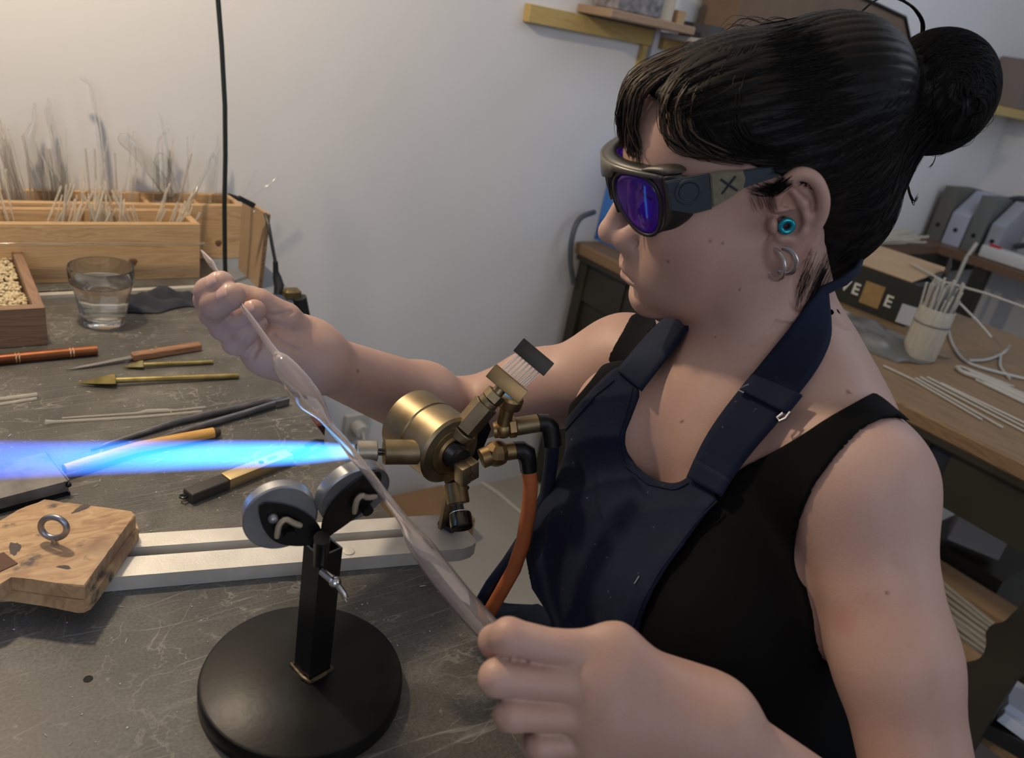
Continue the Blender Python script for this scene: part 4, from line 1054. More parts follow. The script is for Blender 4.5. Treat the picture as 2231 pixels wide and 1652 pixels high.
# ------------------------------------------------------------------ work table
def table_mat():
    m, nt, b = M_('scratched_grey_laminate'); L = nt.links.new
    tc = node(nt, 'ShaderNodeTexCoord')
    n1 = node(nt, 'ShaderNodeTexNoise', i_Scale=11.0, i_Detail=8.0, i_Roughness=0.62); L(tc.outputs['Object'], n1.inputs[0])
    r1 = ramp(nt, [(0.30, (0.056, 0.053, 0.047)), (0.50, (0.094, 0.090, 0.081)), (0.70, (0.160, 0.154, 0.138))]); L(n1.outputs[0], r1.inputs[0])
    n2 = node(nt, 'ShaderNodeTexNoise', i_Scale=420.0, i_Detail=2.0); L(tc.outputs['Object'], n2.inputs[0])
    r2 = ramp(nt, [(0.3, (0.74, 0.74, 0.74)), (0.7, (1.24, 1.24, 1.21))]); L(n2.outputs[0], r2.inputs[0])
    mx = node(nt, 'ShaderNodeMixRGB', blend_type='MULTIPLY'); mx.inputs[0].default_value = 1; L(r1.outputs[0], mx.inputs[1]); L(r2.outputs[0], mx.inputs[2]); col = mx.outputs[0]
    hgt = None
    # scratches: thin crests of stretched noise in several directions
    for i, (ang, sc, th, gain) in enumerate(((0.5, 7, 0.005, 0.5), (1.25, 9, 0.0045, 0.5), (2.2, 6, 0.004, 0.5), (2.75, 12, 0.0045, 0.42), (0.1, 15, 0.0045, 0.36), (0.85, 10, 0.004, 0.42))):
        mp = node(nt, 'ShaderNodeMapping'); mp.inputs['Rotation'].default_value = (0, 0, ang); mp.inputs['Scale'].default_value = (0.35, 4.5, 1); mp.inputs['Location'].default_value = (i*3.1, i*1.7, 0)
        L(tc.outputs['Object'], mp.inputs[0])
        n = node(nt, 'ShaderNodeTexNoise', i_Scale=float(sc), i_Detail=0.5, i_Distortion=0.0); L(mp.outputs[0], n.inputs[0])
        su = node(nt, 'ShaderNodeMath', operation='SUBTRACT'); L(n.outputs[0], su.inputs[0]); su.inputs[1].default_value = 0.5
        ab = node(nt, 'ShaderNodeMath', operation='ABSOLUTE'); L(su.outputs[0], ab.inputs[0])
        rr = ramp(nt, [(0.0, (1, 1, 1)), (th, (0, 0, 0))]); L(ab.outputs[0], rr.inputs[0])
        nm = node(nt, 'ShaderNodeTexNoise', i_Scale=float(9+i*3), i_Detail=2.0); L(tc.outputs['Object'], nm.inputs[0])
        rm = ramp(nt, [(0.47, (0, 0, 0)), (0.60, (gain, gain, gain))]); L(nm.outputs[0], rm.inputs[0])
        mu = node(nt, 'ShaderNodeMath', operation='MULTIPLY'); L(rr.outputs[0], mu.inputs[0]); L(rm.outputs[0], mu.inputs[1])
        mm = node(nt, 'ShaderNodeMixRGB', blend_type='MIX'); L(mu.outputs[0], mm.inputs[0]); L(col, mm.inputs[1]); mm.inputs[2].default_value = (0.40, 0.39, 0.36, 1); col = mm.outputs[0]
        if hgt is None: hgt = mu.outputs[0]
        else:
            a_ = node(nt, 'ShaderNodeMath', operation='ADD'); L(hgt, a_.inputs[0]); L(mu.outputs[0], a_.inputs[1]); hgt = a_.outputs[0]
    # pale dried rings and smears
    ns = node(nt, 'ShaderNodeTexNoise', i_Scale=26.0, i_Detail=6.0, i_Distortion=0.8); L(tc.outputs['Object'], ns.inputs[0])
    nl = node(nt, 'ShaderNodeTexNoise', i_Scale=5.0, i_Detail=2.0); L(tc.outputs['Object'], nl.inputs[0])
    sb = node(nt, 'ShaderNodeMath', operation='SUBTRACT'); L(ns.outputs[0], sb.inputs[0]); sb.inputs[1].default_value = 0.52
    ab2 = node(nt, 'ShaderNodeMath', operation='ABSOLUTE'); L(sb.outputs[0], ab2.inputs[0]); rs = ramp(nt, [(0.0, (.55, .55, .55)), (0.016, (0, 0, 0))]); L(ab2.outputs[0], rs.inputs[0])
    rl = ramp(nt, [(0.52, (0, 0, 0)), (0.62, (1, 1, 1))]); L(nl.outputs[0], rl.inputs[0]); ml = node(nt, 'ShaderNodeMath', operation='MULTIPLY'); L(rs.outputs[0], ml.inputs[0]); L(rl.outputs[0], ml.inputs[1])
    m3 = node(nt, 'ShaderNodeMixRGB', blend_type='MIX'); L(ml.outputs[0], m3.inputs[0]); L(col, m3.inputs[1]); m3.inputs[2].default_value = (0.34, 0.32, 0.28, 1); col = m3.outputs[0]
    v = node(nt, 'ShaderNodeTexVoronoi', i_Scale=46.0); L(tc.outputs['Object'], v.inputs[0])
    rv = ramp(nt, [(0.05, (0.5, 0.5, 0.5)), (0.10, (0, 0, 0))]); L(v.outputs['Distance'], rv.inputs[0])
    mm = node(nt, 'ShaderNodeMixRGB', blend_type='MIX'); L(rv.outputs[0], mm.inputs[0]); L(col, mm.inputs[1]); mm.inputs[2].default_value = (0.24, 0.23, 0.20, 1); col = mm.outputs[0]
    L(col, b.inputs['Base Color'])
    mr = node(nt, 'ShaderNodeMapRange'); mr.inputs['To Min'].default_value = 0.36; mr.inputs['To Max'].default_value = 0.62; L(n1.outputs[0], mr.inputs[0]); L(mr.outputs[0], b.inputs['Roughness'])
    a2 = node(nt, 'ShaderNodeMath', operation='MULTIPLY_ADD'); L(n2.outputs[0], a2.inputs[0]); a2.inputs[1].default_value = 0.35; L(hgt, a2.inputs[2])
    bp = node(nt, 'ShaderNodeBump', i_Strength=0.25, i_Distance=0.0006); L(a2.outputs[0], bp.inputs['Height']); L(bp.outputs[0], b.inputs['Normal'])
    return m
MAT_TABLE = table_mat()
table = empty('work_table', (-0.4, 0.45, 0), 0, 'scratched dark grey laminate workbench top that everything on the left stands on', 'table')
mb = MB()
pl = [(-1.1, -0.55), (0.372, -0.55), (0.368, 0.74), (0.378, 0.96), (0.400, 1.30), (-1.1, 1.30)]
mb.prism(pl, (0, 0, 0.722), (1, 0, 0), (0, 1, 0), (0, 0, 1), 0.028, bevel=0.0012); mb.build('table_top', MAT_TABLE, table)
MAT_LEG = plain('grey_steel_leg', (0.18, 0.18, 0.19), 0.45, 0.6)
for x, y in ((-1.02, -0.47), (0.30, -0.47), (-1.02, 1.22), (0.30, 1.22)): MB().box((x, y, 0.361), (0.045, 0.045, 0.722), bevel=0.003).build('leg', MAT_LEG, table)
MB().box((-0.36, 1.22, 0.69), (1.28, 0.03, 0.06)).build('apron_rail', MAT_LEG, table); MB().box((-0.36, -0.47, 0.69), (1.28, 0.03, 0.06)).build('apron_rail', MAT_LEG, table)
hp_ = onz(192, 1480, 0.75); MB().lathe([(.0034, -.004), (.0034, .0002), (.0028, .0003), (.0026, -.004)], hp_, (0, 0, 1), 20, close=False).build('drilled_hole', plain('hole_dark', (.004, .004, .004), .8), table); MB().lathe([(.0027, .0001), (0, .0001)], hp_, (0, 0, 1), 20, close=False).build('drilled_hole', bpy.data.materials['hole_dark'], table)
# clamp strips seen just under the edge of the table
MB().box((0.391, 0.905, 0.735), (0.014, 0.022, 0.012), bevel=0.002).build('edge_bumper', plain('navy_rubber', (0.012, 0.020, 0.045), 0.5), table)['label'] = 'navy rubber bumper'
MB().box((0.392, 0.845, 0.715), (0.014, 0.026, 0.030), bevel=0.002).build('edge_bumper', plain('red_brown_rubber', (0.10, 0.025, 0.018), 0.5), table)['label'] = 'red-brown rubber bumper'
# narrow ledge behind the table, carrying the long boxes
ledge = empty('back_ledge', (-0.35, 1.415, 0), 0, 'narrow grey ledge behind the workbench under the long wooden boxes', 'ledge')
MB().box((-0.345, 1.418, 0.739), (1.53, 0.215, 0.022), bevel=0.001).build('board', MAT_TABLE, ledge)
MB().box((.468, 1.385, .7395), (.095, .27, .021), bevel=.001).build('end_board', plain('blue_grey_board', (.20, .235, .28), .6), ledge)  # blue-grey board extending the ledge under the cardboard panel
for x in (-1.0, -0.3, 0.35): MB().box((x, 1.46, 0.364), (0.04, 0.10, 0.728)).build('leg', MAT_LEG, ledge)
rail = MB().box(((0.2575+0.378)/2-0.28, 1.280, 0.7525), (0.76, 0.012, 0.005), rot=Matrix.Rotation(0.02, 3, 'Z')).build('metal_rule', MAT_ALU, loc=((0.2575+0.378)/2-0.28, 1.280, 0.7525))
tag(rail, 'long flat metal rule lying along the far edge of the workbench', 'ruler')

# ------------------------------------------------------------------ long pine boxes
def open_box(name, x0, x1, y0, y1, z0, z1, t, mat_long, mat_short, label, cat, floor_z=None, groove=True, dividers=(), group=None):
    root = empty(name, ((x0+x1)/2, (y0+y1)/2, z0), 0, label, cat, group)
    for y in (y0+t/2, y1-t/2):
        mb = MB(); h = z1-z0
        if groove:
            mb.box(((x0+x1)/2, y, z0+(h-0.004)/2), (x1-x0, t, h-0.004), bevel=0.0008)
            for q in (-1, 1): mb.box(((x0+x1)/2, y+q*t*0.33, z1-0.003), (x1-x0, t*0.3, 0.006), bevel=0.0008)
        else: mb.box(((x0+x1)/2, y, (z0+z1)/2), (x1-x0, t, h), bevel=0.0012)
        mb.build('long_side', mat_long, root)
    for x in (x0+t/2, x1-t/2): MB().box((x, (y0+y1)/2, (z0+z1)/2-0.0005), (t*0.98, y1-y0-2*t*0.99, z1-z0-0.001), bevel=0.0008).build('end_panel', mat_short, root)
    MB().box(((x0+x1)/2, (y0+y1)/2, z0+0.004), (x1-x0-2*t, y1-y0-2*t, 0.008)).build('bottom', mat_long, root)
    for x in dividers: MB().box((x, (y0+y1)/2, (z0+z1)/2-0.004), (t*0.7, y1-y0-2*t, z1-z0-0.012)).build('divider', mat_short, root)
    return root
fbox = open_box('wooden_box', -0.62, 0.381, 1.340, 1.432, 0.750, 0.846, 0.012, MAT_PINE, MAT_PINEY, 'front long open pine box full of clear glass rods', 'box')
bbox = open_box('wooden_box', -0.62, 0.487, 1.438, 1.524, 0.750, 0.852, 0.011, MAT_PINE, MAT_PINEY, 'rear long pine box against the wall, longer than the front one', 'box', groove=False, dividers=(0.25, 0.33, 0.415))
# knots as small inlaid discs of end grain
MAT_KNOT = noisy('knot', [(0.12, 0.055, 0.03), (0.20, 0.10, 0.05)], 180, (0.5, 0.6))
for par, y, (px, py), r_ in ((fbox, 1.340, (290, 571), 0.0065), (bbox, 1.438, (476, 530), 0.006)):
    p = ony(px, py, y-0.0003); MB().lathe([(r_, 0), (r_*0.8, 0.0004), (0, 0.0005)], p, (0, -1, 0), 20, fn=lambda t, h: 1+0.08*math.sin(3*t)).build('knot', MAT_KNOT, par)
# sand box
sx1 = 0.1185; zr = 0.805
sbox = open_box('wooden_box', -0.24, sx1, 1.105, 1.375, 0.750, zr, 0.013, MAT_OLDX, MAT_OLD, 'old dark brown wooden tray of pale granules at the left edge', 'box', groove=False)
MAT_GRAN = noisy('pale_vermiculite', [(0.52, 0.42, 0.24), (0.68, 0.58, 0.38), (0.40, 0.30, 0.16)], 90, (0.7, 0.9), pos=(0.3, 0.7))
x0, x1, y0, y1 = -0.226, sx1-0.0135, 1.119, 1.361
def scatter(n, pos, rad, scl, seed):
    """many small irregular chips as one mesh"""
    bm = bmesh.new(); bmesh.ops.create_icosphere(bm, subdivisions=1, radius=1.0); bm.verts.ensure_lookup_table()
    v0 = np.array([v.co[:] for v in bm.verts]); f0 = np.array([[v.index for v in f.verts] for f in bm.faces]); bm.free()
    r = np.random.default_rng(seed); A = r.uniform(0, 6.28, (n, 2)); c, s_ = np.cos(A), np.sin(A); Z, O = np.zeros(n), np.ones(n)
    Rz = np.stack([c[:, 0], -s_[:, 0], Z, s_[:, 0], c[:, 0], Z, Z, Z, O], 1).reshape(n, 3, 3); Rx = np.stack([O, Z, Z, Z, c[:, 1], -s_[:, 1], Z, s_[:, 1], c[:, 1]], 1).reshape(n, 3, 3)
    V_ = (v0[None]*scl[:, None]+r.normal(0, .12, (n, len(v0), 3)))*rad[:, None, None]
    V_ = np.einsum('nij,nvj->nvi', Rz @ (Rx if pos[:, 2].std() > 1e-4 else np.eye(3)[None]), V_)+pos[:, None]
    return V_.reshape(-1, 3), (f0[None]+np.arange(n)[:, None, None]*len(v0)).reshape(-1, 3)
r = np.random.default_rng(5); n_ = 2800; px_ = np.where(r.random(n_) < .3, r.uniform(x0+.002, x1-.002, n_), r.uniform(0, x1-.002, n_))
V_, F_ = scatter(n_, np.stack([px_, r.uniform(y0+.002, y1-.002, n_), .7885+r.uniform(0, .0034, n_)], 1), r.uniform(.0016, .0036, n_), np.stack([np.ones(n_), r.uniform(.6, 1.1, n_), r.uniform(.5, 1, n_)], 1), 6)
mb = MB(); mb.box(((x0+x1)/2, (y0+y1)/2, .772), (x1-x0, y1-y0, .031)); mb.bm.verts.ensure_lookup_table()
bv = np.array([v.co[:] for v in mb.bm.verts]); mb.bm.free()
me = arr_mesh('granules', V_, F_)
tag(link('granules', me, MAT_GRAN), 'pale yellow granules filling the old brown wooden tray', 'granules', kind='stuff')

# ------------------------------------------------------------------ glass rods in the boxes
def glass_mat(name, col=(1, 1, 1), rough=0.02, ior=1.45, spec=0.5):
    m, nt, b = M_(name)
    b.inputs['Base Color'].default_value = (*col, 1); b.inputs['Transmission Weight'].default_value = 1.0
    b.inputs['Roughness'].default_value = rough; b.inputs['IOR'].default_value = ior
    return m
def thin_glass(name, tint=(.96, .97, .96), edge=1.4, milk=0.0, milkcol=(.9, .87, .8), rough=.04):
    """thin-walled glass: mostly see-through, brighter and milkier towards its edges"""
    m = bpy.data.materials.new(name); m.use_nodes = True; nt = m.node_tree; nt.nodes.clear(); L = nt.links.new
    out = node(nt, 'ShaderNodeOutputMaterial'); tr = node(nt, 'ShaderNodeBsdfTransparent'); tr.inputs[0].default_value = (*tint, 1)
    gl = node(nt, 'ShaderNodeBsdfGlossy'); gl.inputs['Roughness'].default_value = rough; fr_ = node(nt, 'ShaderNodeFresnel'); fr_.inputs['IOR'].default_value = edge
    df = node(nt, 'ShaderNodeBsdfDiffuse'); df.inputs[0].default_value = (*milkcol, 1)
    m1 = node(nt, 'ShaderNodeMixShader'); m1.inputs[0].default_value = milk; L(tr.outputs[0], m1.inputs[1]); L(df.outputs[0], m1.inputs[2])
    m2 = node(nt, 'ShaderNodeMixShader'); L(fr_.outputs[0], m2.inputs[0]); L(m1.outputs[0], m2.inputs[1]); L(gl.outputs[0], m2.inputs[2]); L(m2.outputs[0], out.inputs['Surface'])
    return m
MAT_GLASS = glass_mat('clear_glass', (0.98, 0.99, 0.985))
MAT_GLASSF = plain('rod_glass', (0.98, 0.94, 0.84), 0.10, 0.0, **{'Transmission Weight': 0.74, 'IOR': 1.14, 'Specular IOR Level': 0.9}); MAT_GLASSR = plain('rear_rod_glass', (0.96, 0.93, 0.88), 0.08, 0.0, **{'Transmission Weight': 0.80, 'IOR': 1.12, 'Specular IOR Level': 0.9})
def rod_mesh(length, r, n=7, tip=0.3, hollow=False):
    mb = MB(); prof = [(r*0.2, 0), (r, r*0.8), (r, length*0.97), (r*0.75, length)]
    if hollow: prof = [(r*0.55, 0.001), (r*0.6, 0.0), (r, 0.001), (r, length-0.001), (r*0.95, length), (r*0.6, length), (r*0.58, 0.002), (0, 0.0021)]
    mb.lathe(prof, n=n, close=not hollow); bm_ = mb.bm
    for f in bm_.faces: f.smooth = True
    me = bpy.data.meshes.new('glass_rod'); bm_.to_mesh(me); bm_.free(); me.materials.append(MAT_GLASSF); return me
rods_src = [rod_mesh(0.135, 0.0017), rod_mesh(0.11, 0.0015), rod_mesh(0.165, 0.0017, hollow=True, n=9), rod_mesh(0.10, 0.0024, hollow=True, n=9), rod_mesh(0.20, 0.0011)]
for q in (2, 4): rods_src[q].materials.clear(); rods_src[q].materials.append(MAT_GLASSR)
def put_rod(me, foot, topdir, label, group, name='glass_rod', cat='glass rod'):
    o = bpy.data.objects.new(name, me); C.objects.link(o); o.location = Vector([float(x) for x in foot])
    o.rotation_euler = Vector([float(x) for x in topdir]).to_track_quat('Z', 'Y').to_euler()
    return tag(o, label, cat, group)
rg = random.Random(11)
clusters = [(0.02, .035, -.35, 10), (0.07, .03, -.5, 16), (0.105, .02, -.1, 5), (0.165, .02, .35, 12), (0.215, .02, .30, 13), (0.245, .02, 0, 12), (0.285, .025, -.45, 14), (0.325, .02, .40, 9), (0.35, .012, .35, 6), (-0.06, .05, .1, 8)]
NF = ['left end of the front pine box', 'left part of the front pine box, leaning left', 'left part of the front pine box, nearly upright', 'front pine box just left of its middle, leaning right', 'middle of the front pine box, leaning right', 'middle of the front pine box, upright', 'right part of the front pine box, leaning left', 'right part of the front pine box, leaning right', 'right end of the front pine box', 'left end of the front pine box behind the granule tray']
for ci, (cx, sp, lean, n_) in enumerate(clusters):
    for k in range(n_):
        x = cx+rg.gauss(0, sp*0.6); x = min(max(x, -0.5), 0.36); y = rg.uniform(1.358, 1.416)
        d = (lean*0.95+rg.gauss(0, .12), rg.uniform(-.12, .30) if y < 1.38 else rg.uniform(-.25, .12), 1)
        me = rods_src[rg.choice((0, 0, 1, 1, 3))]
        xe = x-d[0]*0.02
        put_rod(me, (min(max(xe, -0.5), 0.362), y, 0.760+rg.uniform(0, .012)), d, 'short clear glass rod at the '+NF[ci].replace('front pine box', 'front box') if 'end' in NF[ci] else 'short clear glass rod in the '+NF[ci].replace('front pine box', 'front box'), 'glass rods, '+NF[ci])
clus2 = [(0.135, .018, -.10, 14), (0.155, .014, -.22, 12), (0.19, .02, -.05, 9), (0.245, .012, .02, 4), (0.295, .02, 0.05, 6), (0.36, .02, .12, 5), (0.39, .02, -.05, 4), (0.05, .03, .0, 6)]
NB_ = ['left of the bent tube', 'far left behind the leaning cone', 'beside the bent tube', 'just right of the bent tube', 'behind the test tube', 'near the thin hooked rod', 'left of the glass bulb', 'at the left edge']
for ci, (cx, sp, lean, n_) in enumerate(clus2):
    for k in range(n_):
        x = min(max(cx+rg.gauss(0, sp*0.6), -0.5), 0.46); d = (lean+rg.gauss(0, .06), rg.uniform(-.22, .02), 1)
        me = rods_src[rg.choice((2, 2, 0, 4, 4))]
        put_rod(me, (x, rg.uniform(1.485, 1.508), 0.760+rg.uniform(0, .02)), d, 'tall thin glass rod in the rear pine box '+NB_[ci], 'rear box rods '+NB_[ci])
def glass_shape(name, label, pts, rs, n=12, mat=None, th=0.0009):
    mb = MB(); mb.tube(pts, rs, n=n); loc = np.array(pts[0])
    o = mb.build(name, mat or MAT_GLASS, loc=loc, sharp=80); md = o.modifiers.new('s', 'SOLIDIFY'); md.thickness = th
    return tag(o, label, 'glass piece')
Y = 1.49
glass_shape('glass_tube', 'tall glass tube with a bent tip rising above the rear box', [ony(224, 400, Y)-np.array([0, 0, .07]), ony(222, 350, Y), ony(212, 260, Y), ony(200, 195, Y), ony(195, 182, Y), ony(187, 174, Y), ony(174, 170, Y)], [.0042, .0042, .0040, .0038, .0036, .0032, .002])
glass_shape('test_tube', 'wide rounded test tube leaning left above the rear box', [ony(372, 425, 1.49), ony(340, 380, 1.485), ony(300, 330, 1.48), ony(270, 302, 1.478), ony(264, 296, 1.478), ony(262, 293, 1.478)], [.0115, .0115, .0112, .0108, .008, .002])
glass_shape('glass_hook', 'thin glass rod with a hooked end above the rear box', [ony(388, 420, 1.48), ony(372, 360, 1.48), ony(360, 300, 1.48), ony(350, 255, 1.48), ony(347, 248, 1.48)], [.0022, .0022, .002, .0016, .0008], th=.0006)
glass_shape('glass_hook', 'short curled glass hook leaning beside the test tube', [ony(345, 420, 1.485), ony(342, 340, 1.485), ony(345, 305, 1.485), ony(352, 292, 1.485), ony(362, 287, 1.485), ony(368, 280, 1.485)], [.0028, .0026, .0024, .0024, .0026, .0015], th=.0007)
glass_shape('glass_bulb', 'narrow glass bulb with a pointed neck beside the black cable', [ony(458, 440, Y), ony(460, 400, Y), ony(464, 360, Y), ony(470, 340, Y), ony(475, 320, Y), ony(476, 295, Y)], [.0095, .0105, .0095, .006, .003, .001])
glass_shape('glass_bulb', 'clear glass loop-topped tube leaning towards the black cable', [ony(400, 470, 1.40), ony(430, 410, 1.42), ony(452, 365, 1.44), ony(455, 345, 1.44), ony(463, 336, 1.44), ony(471, 345, 1.44), ony(470, 360, 1.44)], [.003, .003, .0032, .003, .003, .003, .0024])
glass_shape('glass_funnel', 'tall tapered glass vessel at the left of the rear box', [ony(118, 440, Y), ony(110, 400, Y), ony(70, 330, Y)*1.0, ony(62, 300, Y), ony(76, 265, Y), ony(76, 225, Y)], [.0150, .0145, .010, .009, .004, .0018])
glass_shape('glass_funnel', 'slender glass cone leaning left behind the tall rods', [ony(150, 440, Y), ony(140, 380, Y), ony(118, 290, Y), ony(104, 245, Y), ony(108, 215, Y)], [.0085, .0080, .006, .0055, .002])
glass_shape('glass_cylinder', 'wide clear glass cylinder standing in the rear box', [ony(350, 440, 1.483), ony(350, 400, 1.483), ony(352, 345, 1.483), ony(354, 335, 1.483)], [.0135, .0130, .012, .006])
# rods at the right end by the cardboard panel
for (a, b_, r_, lab) in (((555, 425), (605, 388), .0016, 'thin glass rod with a pinkish end right of the cardboard panel'), ((528, 430), (560, 370), .0010, 'hair-thin glass rod just above the cardboard panel')):
    p0, p1 = ony(*a, 1.47), ony(*b_, 1.47); glass_shape('glass_rod', lab, [p0-(p1-p0)*1.2, p0, p1], [r_, r_, r_], n=8, th=.0005)
gr = glass_shape('glass_rod', 'long clear glass rod laid across the front pine box', [ony(-60, 532, 1.325), ony(150, 532, 1.325), ony(152, 531, 1.325), ony(208, 531, 1.325), ony(210, 531, 1.325), ony(446, 532, 1.325)], [.0030, .0030, .0034, .0034, .0030, .0028], th=.0009)
# little hooks hold it on the box front
# ------------------------------------------------------------------ black cable hanging in front of the wall
cb = MB(); cb.tube([ony(462, -140, 1.30), ony(475, 0, 1.30), ony(483, 100, 1.30), ony(490, 230, 1.30), ony(491, 340, 1.30), ony(489, 450, 1.30), ony(490, 560, 1.30), ony(491, 596, 1.30), ony(491, 596, 1.30)*np.array([1, 1, 0])+np.array([0, 0, .5]), ony(491, 596, 1.30)*np.array([1, 1, 0])+np.array([0, 0, .004])], 0.0037, n=10)
cable = cb.build('hanging_cable', plain('dark_green_rubber', (0.010, 0.016, 0.014), 0.4), loc=ony(490, 596, 1.30)*np.array([1, 1, 0])); tag(cable, 'dark cable hanging straight down in front of the wall', 'cable')
# ------------------------------------------------------------------ cardboard panel with the air line
cp = empty('corrugated_cardboard', onz(560, 612, .75), 0, 'upright corrugated cardboard panel at the right end of the pine boxes', 'cardboard')
A = [onz(519, 585, .75), onz(562, 628, .75)]
A[1] = np.array([A[1][0], A[1][1], .75]); tl = ony(528, 432, A[0][1]); tr = ony(580, 466, A[1][1])
mb = MB(); nv = np.cross(A[1]-A[0], [0, 0, 1]); nv = nrm(nv)
P4 = [A[0], A[1], tr, tl]; th = 0.007
V4 = [mb.bm.verts.new(Vector(p)) for p in P4]+[mb.bm.verts.new(Vector(p-nv*th)) for p in P4]
for f in ((0, 1, 2, 3), (7, 6, 5, 4), (0, 4, 5, 1), (1, 5, 6, 2), (2, 6, 7, 3), (3, 7, 4, 0)): mb.bm.faces.new([V4[i] for i in f])
mb.build('panel', MAT_CARD, cp)
MAT_FLUTE = noisy('torn_flute', [(0.09, 0.05, 0.025), (0.30, 0.19, 0.10)], 300, (0.8, 0.9), bump=0.5)
side = A[1]; mb = MB(); mb.box((side+tr)/2-nv*th/2+nrm(A[1]-A[0])*0.001, (0.004, 0.006, np.linalg.norm(tr-side)*0.98), rot=Vector(tr-side).to_track_quat('Z', 'Y').to_matrix()).build('torn_edge', MAT_FLUTE, cp)
fl = MB(); q = [at(523, 588, 1.28), at(585, 642, 1.22), at(548, 606, 1.18), at(520, 582, 1.22)]
fl.grid([[A[0]+nv*.001, (A[0]+A[1])/2+nv*.001, A[1]+nv*.001], [A[0]+nv*.03+np.array([0, 0, .0]), (A[0]+A[1])/2+nv*.034, A[1]+nv*.03]])
# hose and its black connector over the panel
hs = empty('air_line', ony(600, 640, 1.22), 0, 'black flexible line hanging over the cardboard panel with a brass clamp at its end', 'hose')
MAT_RUB = plain('black_rubber', (0.014, 0.017, 0.016), 0.45)
mb = MB(); mb.tube([ony(578, 466, 1.27), ony(585, 490, 1.25), ony(592, 530, 1.24), ony(600, 572, 1.23)], 0.0030, n=10).build('line', MAT_RUB, hs)
mb = MB(); mb.tube([ony(600, 570, 1.23), ony(601, 592, 1.23), ony(604, 606, 1.23), ony(608, 622, 1.225), ony(606, 642, 1.22)], [.0042, .0048, .0075, .0085, .0075], n=14).build('sleeve', MAT_RUB, hs)
mb = MB(); mb.tube([ony(497, 422, 1.27), ony(522, 434, 1.27)], [.0012, .0042], n=10); mb.tube([ony(520, 431, 1.27), ony(553, 448, 1.27)], [.0055, .0060], n=4); mb.build('plug', MAT_RUB, hs)
mb = MB(); mb.tube([ony(553, 450, 1.27), ony(556, 458, 1.27), ony(552, 462, 1.27)], 0.0008, n=6).build('wire_clip', MAT_STEEL, hs)
foot = hs
MAT_DBRASS = noisy('dull_brass', [(0.16, 0.115, 0.05), (0.30, 0.22, 0.10)], 60, (0.35, 0.5), 0.9)
MB().box(ony(636, 640, 1.19), (0.028, 0.02, 0.018), bevel=0.004).build('clamp_jaw', MAT_DBRASS, foot)
MB().cyl(ony(652, 648, 1.18), ony(668, 720, 1.18), 0.012, 0.011).build('clamp_screw', MAT_RUB, foot)
# ------------------------------------------------------------------ things on the workbench
ZT = 0.750
def tz(px, py, h=0.0): return onz(px, py, ZT+h)
# water glass
g0 = onz(226, 703, ZT); g0 = np.array([g0[0], g0[1], ZT])
wg = empty('water_glass', g0, 0, 'faceted drinking glass half full of water beside the granule tray', 'glass')
MAT_TUMBLER = glass_mat('tumbler_glass', (0.985, 0.995, 0.99), 0.0, 1.48)
def half_clear(m, f):
    nt = m.node_tree; L = nt.links.new; out = [n for n in nt.nodes if n.type == 'OUTPUT_MATERIAL'][0]; b = nt.nodes['Principled BSDF']
    tr = node(nt, 'ShaderNodeBsdfTransparent'); mx = node(nt, 'ShaderNodeMixShader'); mx.inputs[0].default_value = f; L(b.outputs[0], mx.inputs[1]); L(tr.outputs[0], mx.inputs[2]); L(mx.outputs[0], out.inputs['Surface']); return m
half_clear(MAT_TUMBLER, .04)
fac = lambda t, h: (1.0 if h > 0.052 else 1.0-0.045*(1-abs(math.cos(t*5)))*min(1, (0.052-h)/0.010+0.0) if h > 0.004 else 1.0-0.045*(1-abs(math.cos(t*5))))
mb = MB(); mb.lathe([(0, .0005), (.020, 0), (.0275, .001), (.0292, .004), (.0335, .030), (.0365, .048), (.0395, .056), (.0418, .066), (.0428, .084), (.0424, .0865), (.0412, .0865), (.0408, .084), (.0395, .066), (.0375, .056), (.0345, .048), (.0300, .020), (.0275, .014), (.020, .012), (0, .0115)], g0, (0, 0, 1), 60, fn=fac, close=False)
mb.build('tumbler', MAT_TUMBLER, wg, sharp=50)
m, nt, b = M_('water'); b.inputs['Base Color'].default_value = (0.99, 1, 1, 1); b.inputs['Transmission Weight'].default_value = 1; b.inputs['Roughness'].default_value = 0; b.inputs['IOR'].default_value = 1.33; half_clear(m, .03)
mb = MB(); mb.lathe([(0, .0112), (.0203, .0117), (.0277, .0137), (.0302, .020), (.0347, .048), (.0377, .056), (.0391, .0632), (.0385, .0625), (0, .0622)], g0, (0, 0, 1), 60, close=False); mb.build('water', m, wg, sharp=50)
# damp ring is only the shadow; crumpled dark cloth
MAT_CLOTH = cloth_mat('charcoal_cloth', (0.030, 0.032, 0.042), (0.050, 0.052, 0.064), 900, bump=0.2)
c0 = tz(340, 665); nx, ny = 60, 34; P = []
e1 = nrm(tz(415, 660)-tz(275, 668)); e2 = np.array([-e1[1], e1[0], 0])
for i in range(nx):
    row = []
    for j in range(ny):
        u = i/(nx-1)*2-1; v = j/(ny-1)*2-1
        w = 0.046*(1-0.35*max(0, u))*(1+0.15*math.sin(u*4+1))
        z = 0.006+0.012*abs(math.sin(3.1*v+2.2*u+0.6*math.sin(5*u)))*(1-u*u*0.8)+0.007*math.sin(5*u+2*v)**2*(1-v*v)
        z *= max(0.0, 1-abs(v)**4)*(1-max(0, abs(u)-.75)*3.0) if True else 1
        row.append(c0+e1*(u*0.062+0.008*math.sin(3*v))+e2*(v*w*0.75+0.006*math.sin(4*u)+0.004)+np.array([0, 0, max(z, 0.0012)]))
    P.append(row)
mb = MB(); mb.grid(P); o = mb.build('cloth', MAT_CLOTH, loc=c0, sharp=80); md = o.modifiers.new('s', 'SOLIDIFY'); md.thickness = 0.0012; tag(o, 'crumpled charcoal cloth lying right of the water glass', 'cloth')
o.location.z += 0.0006
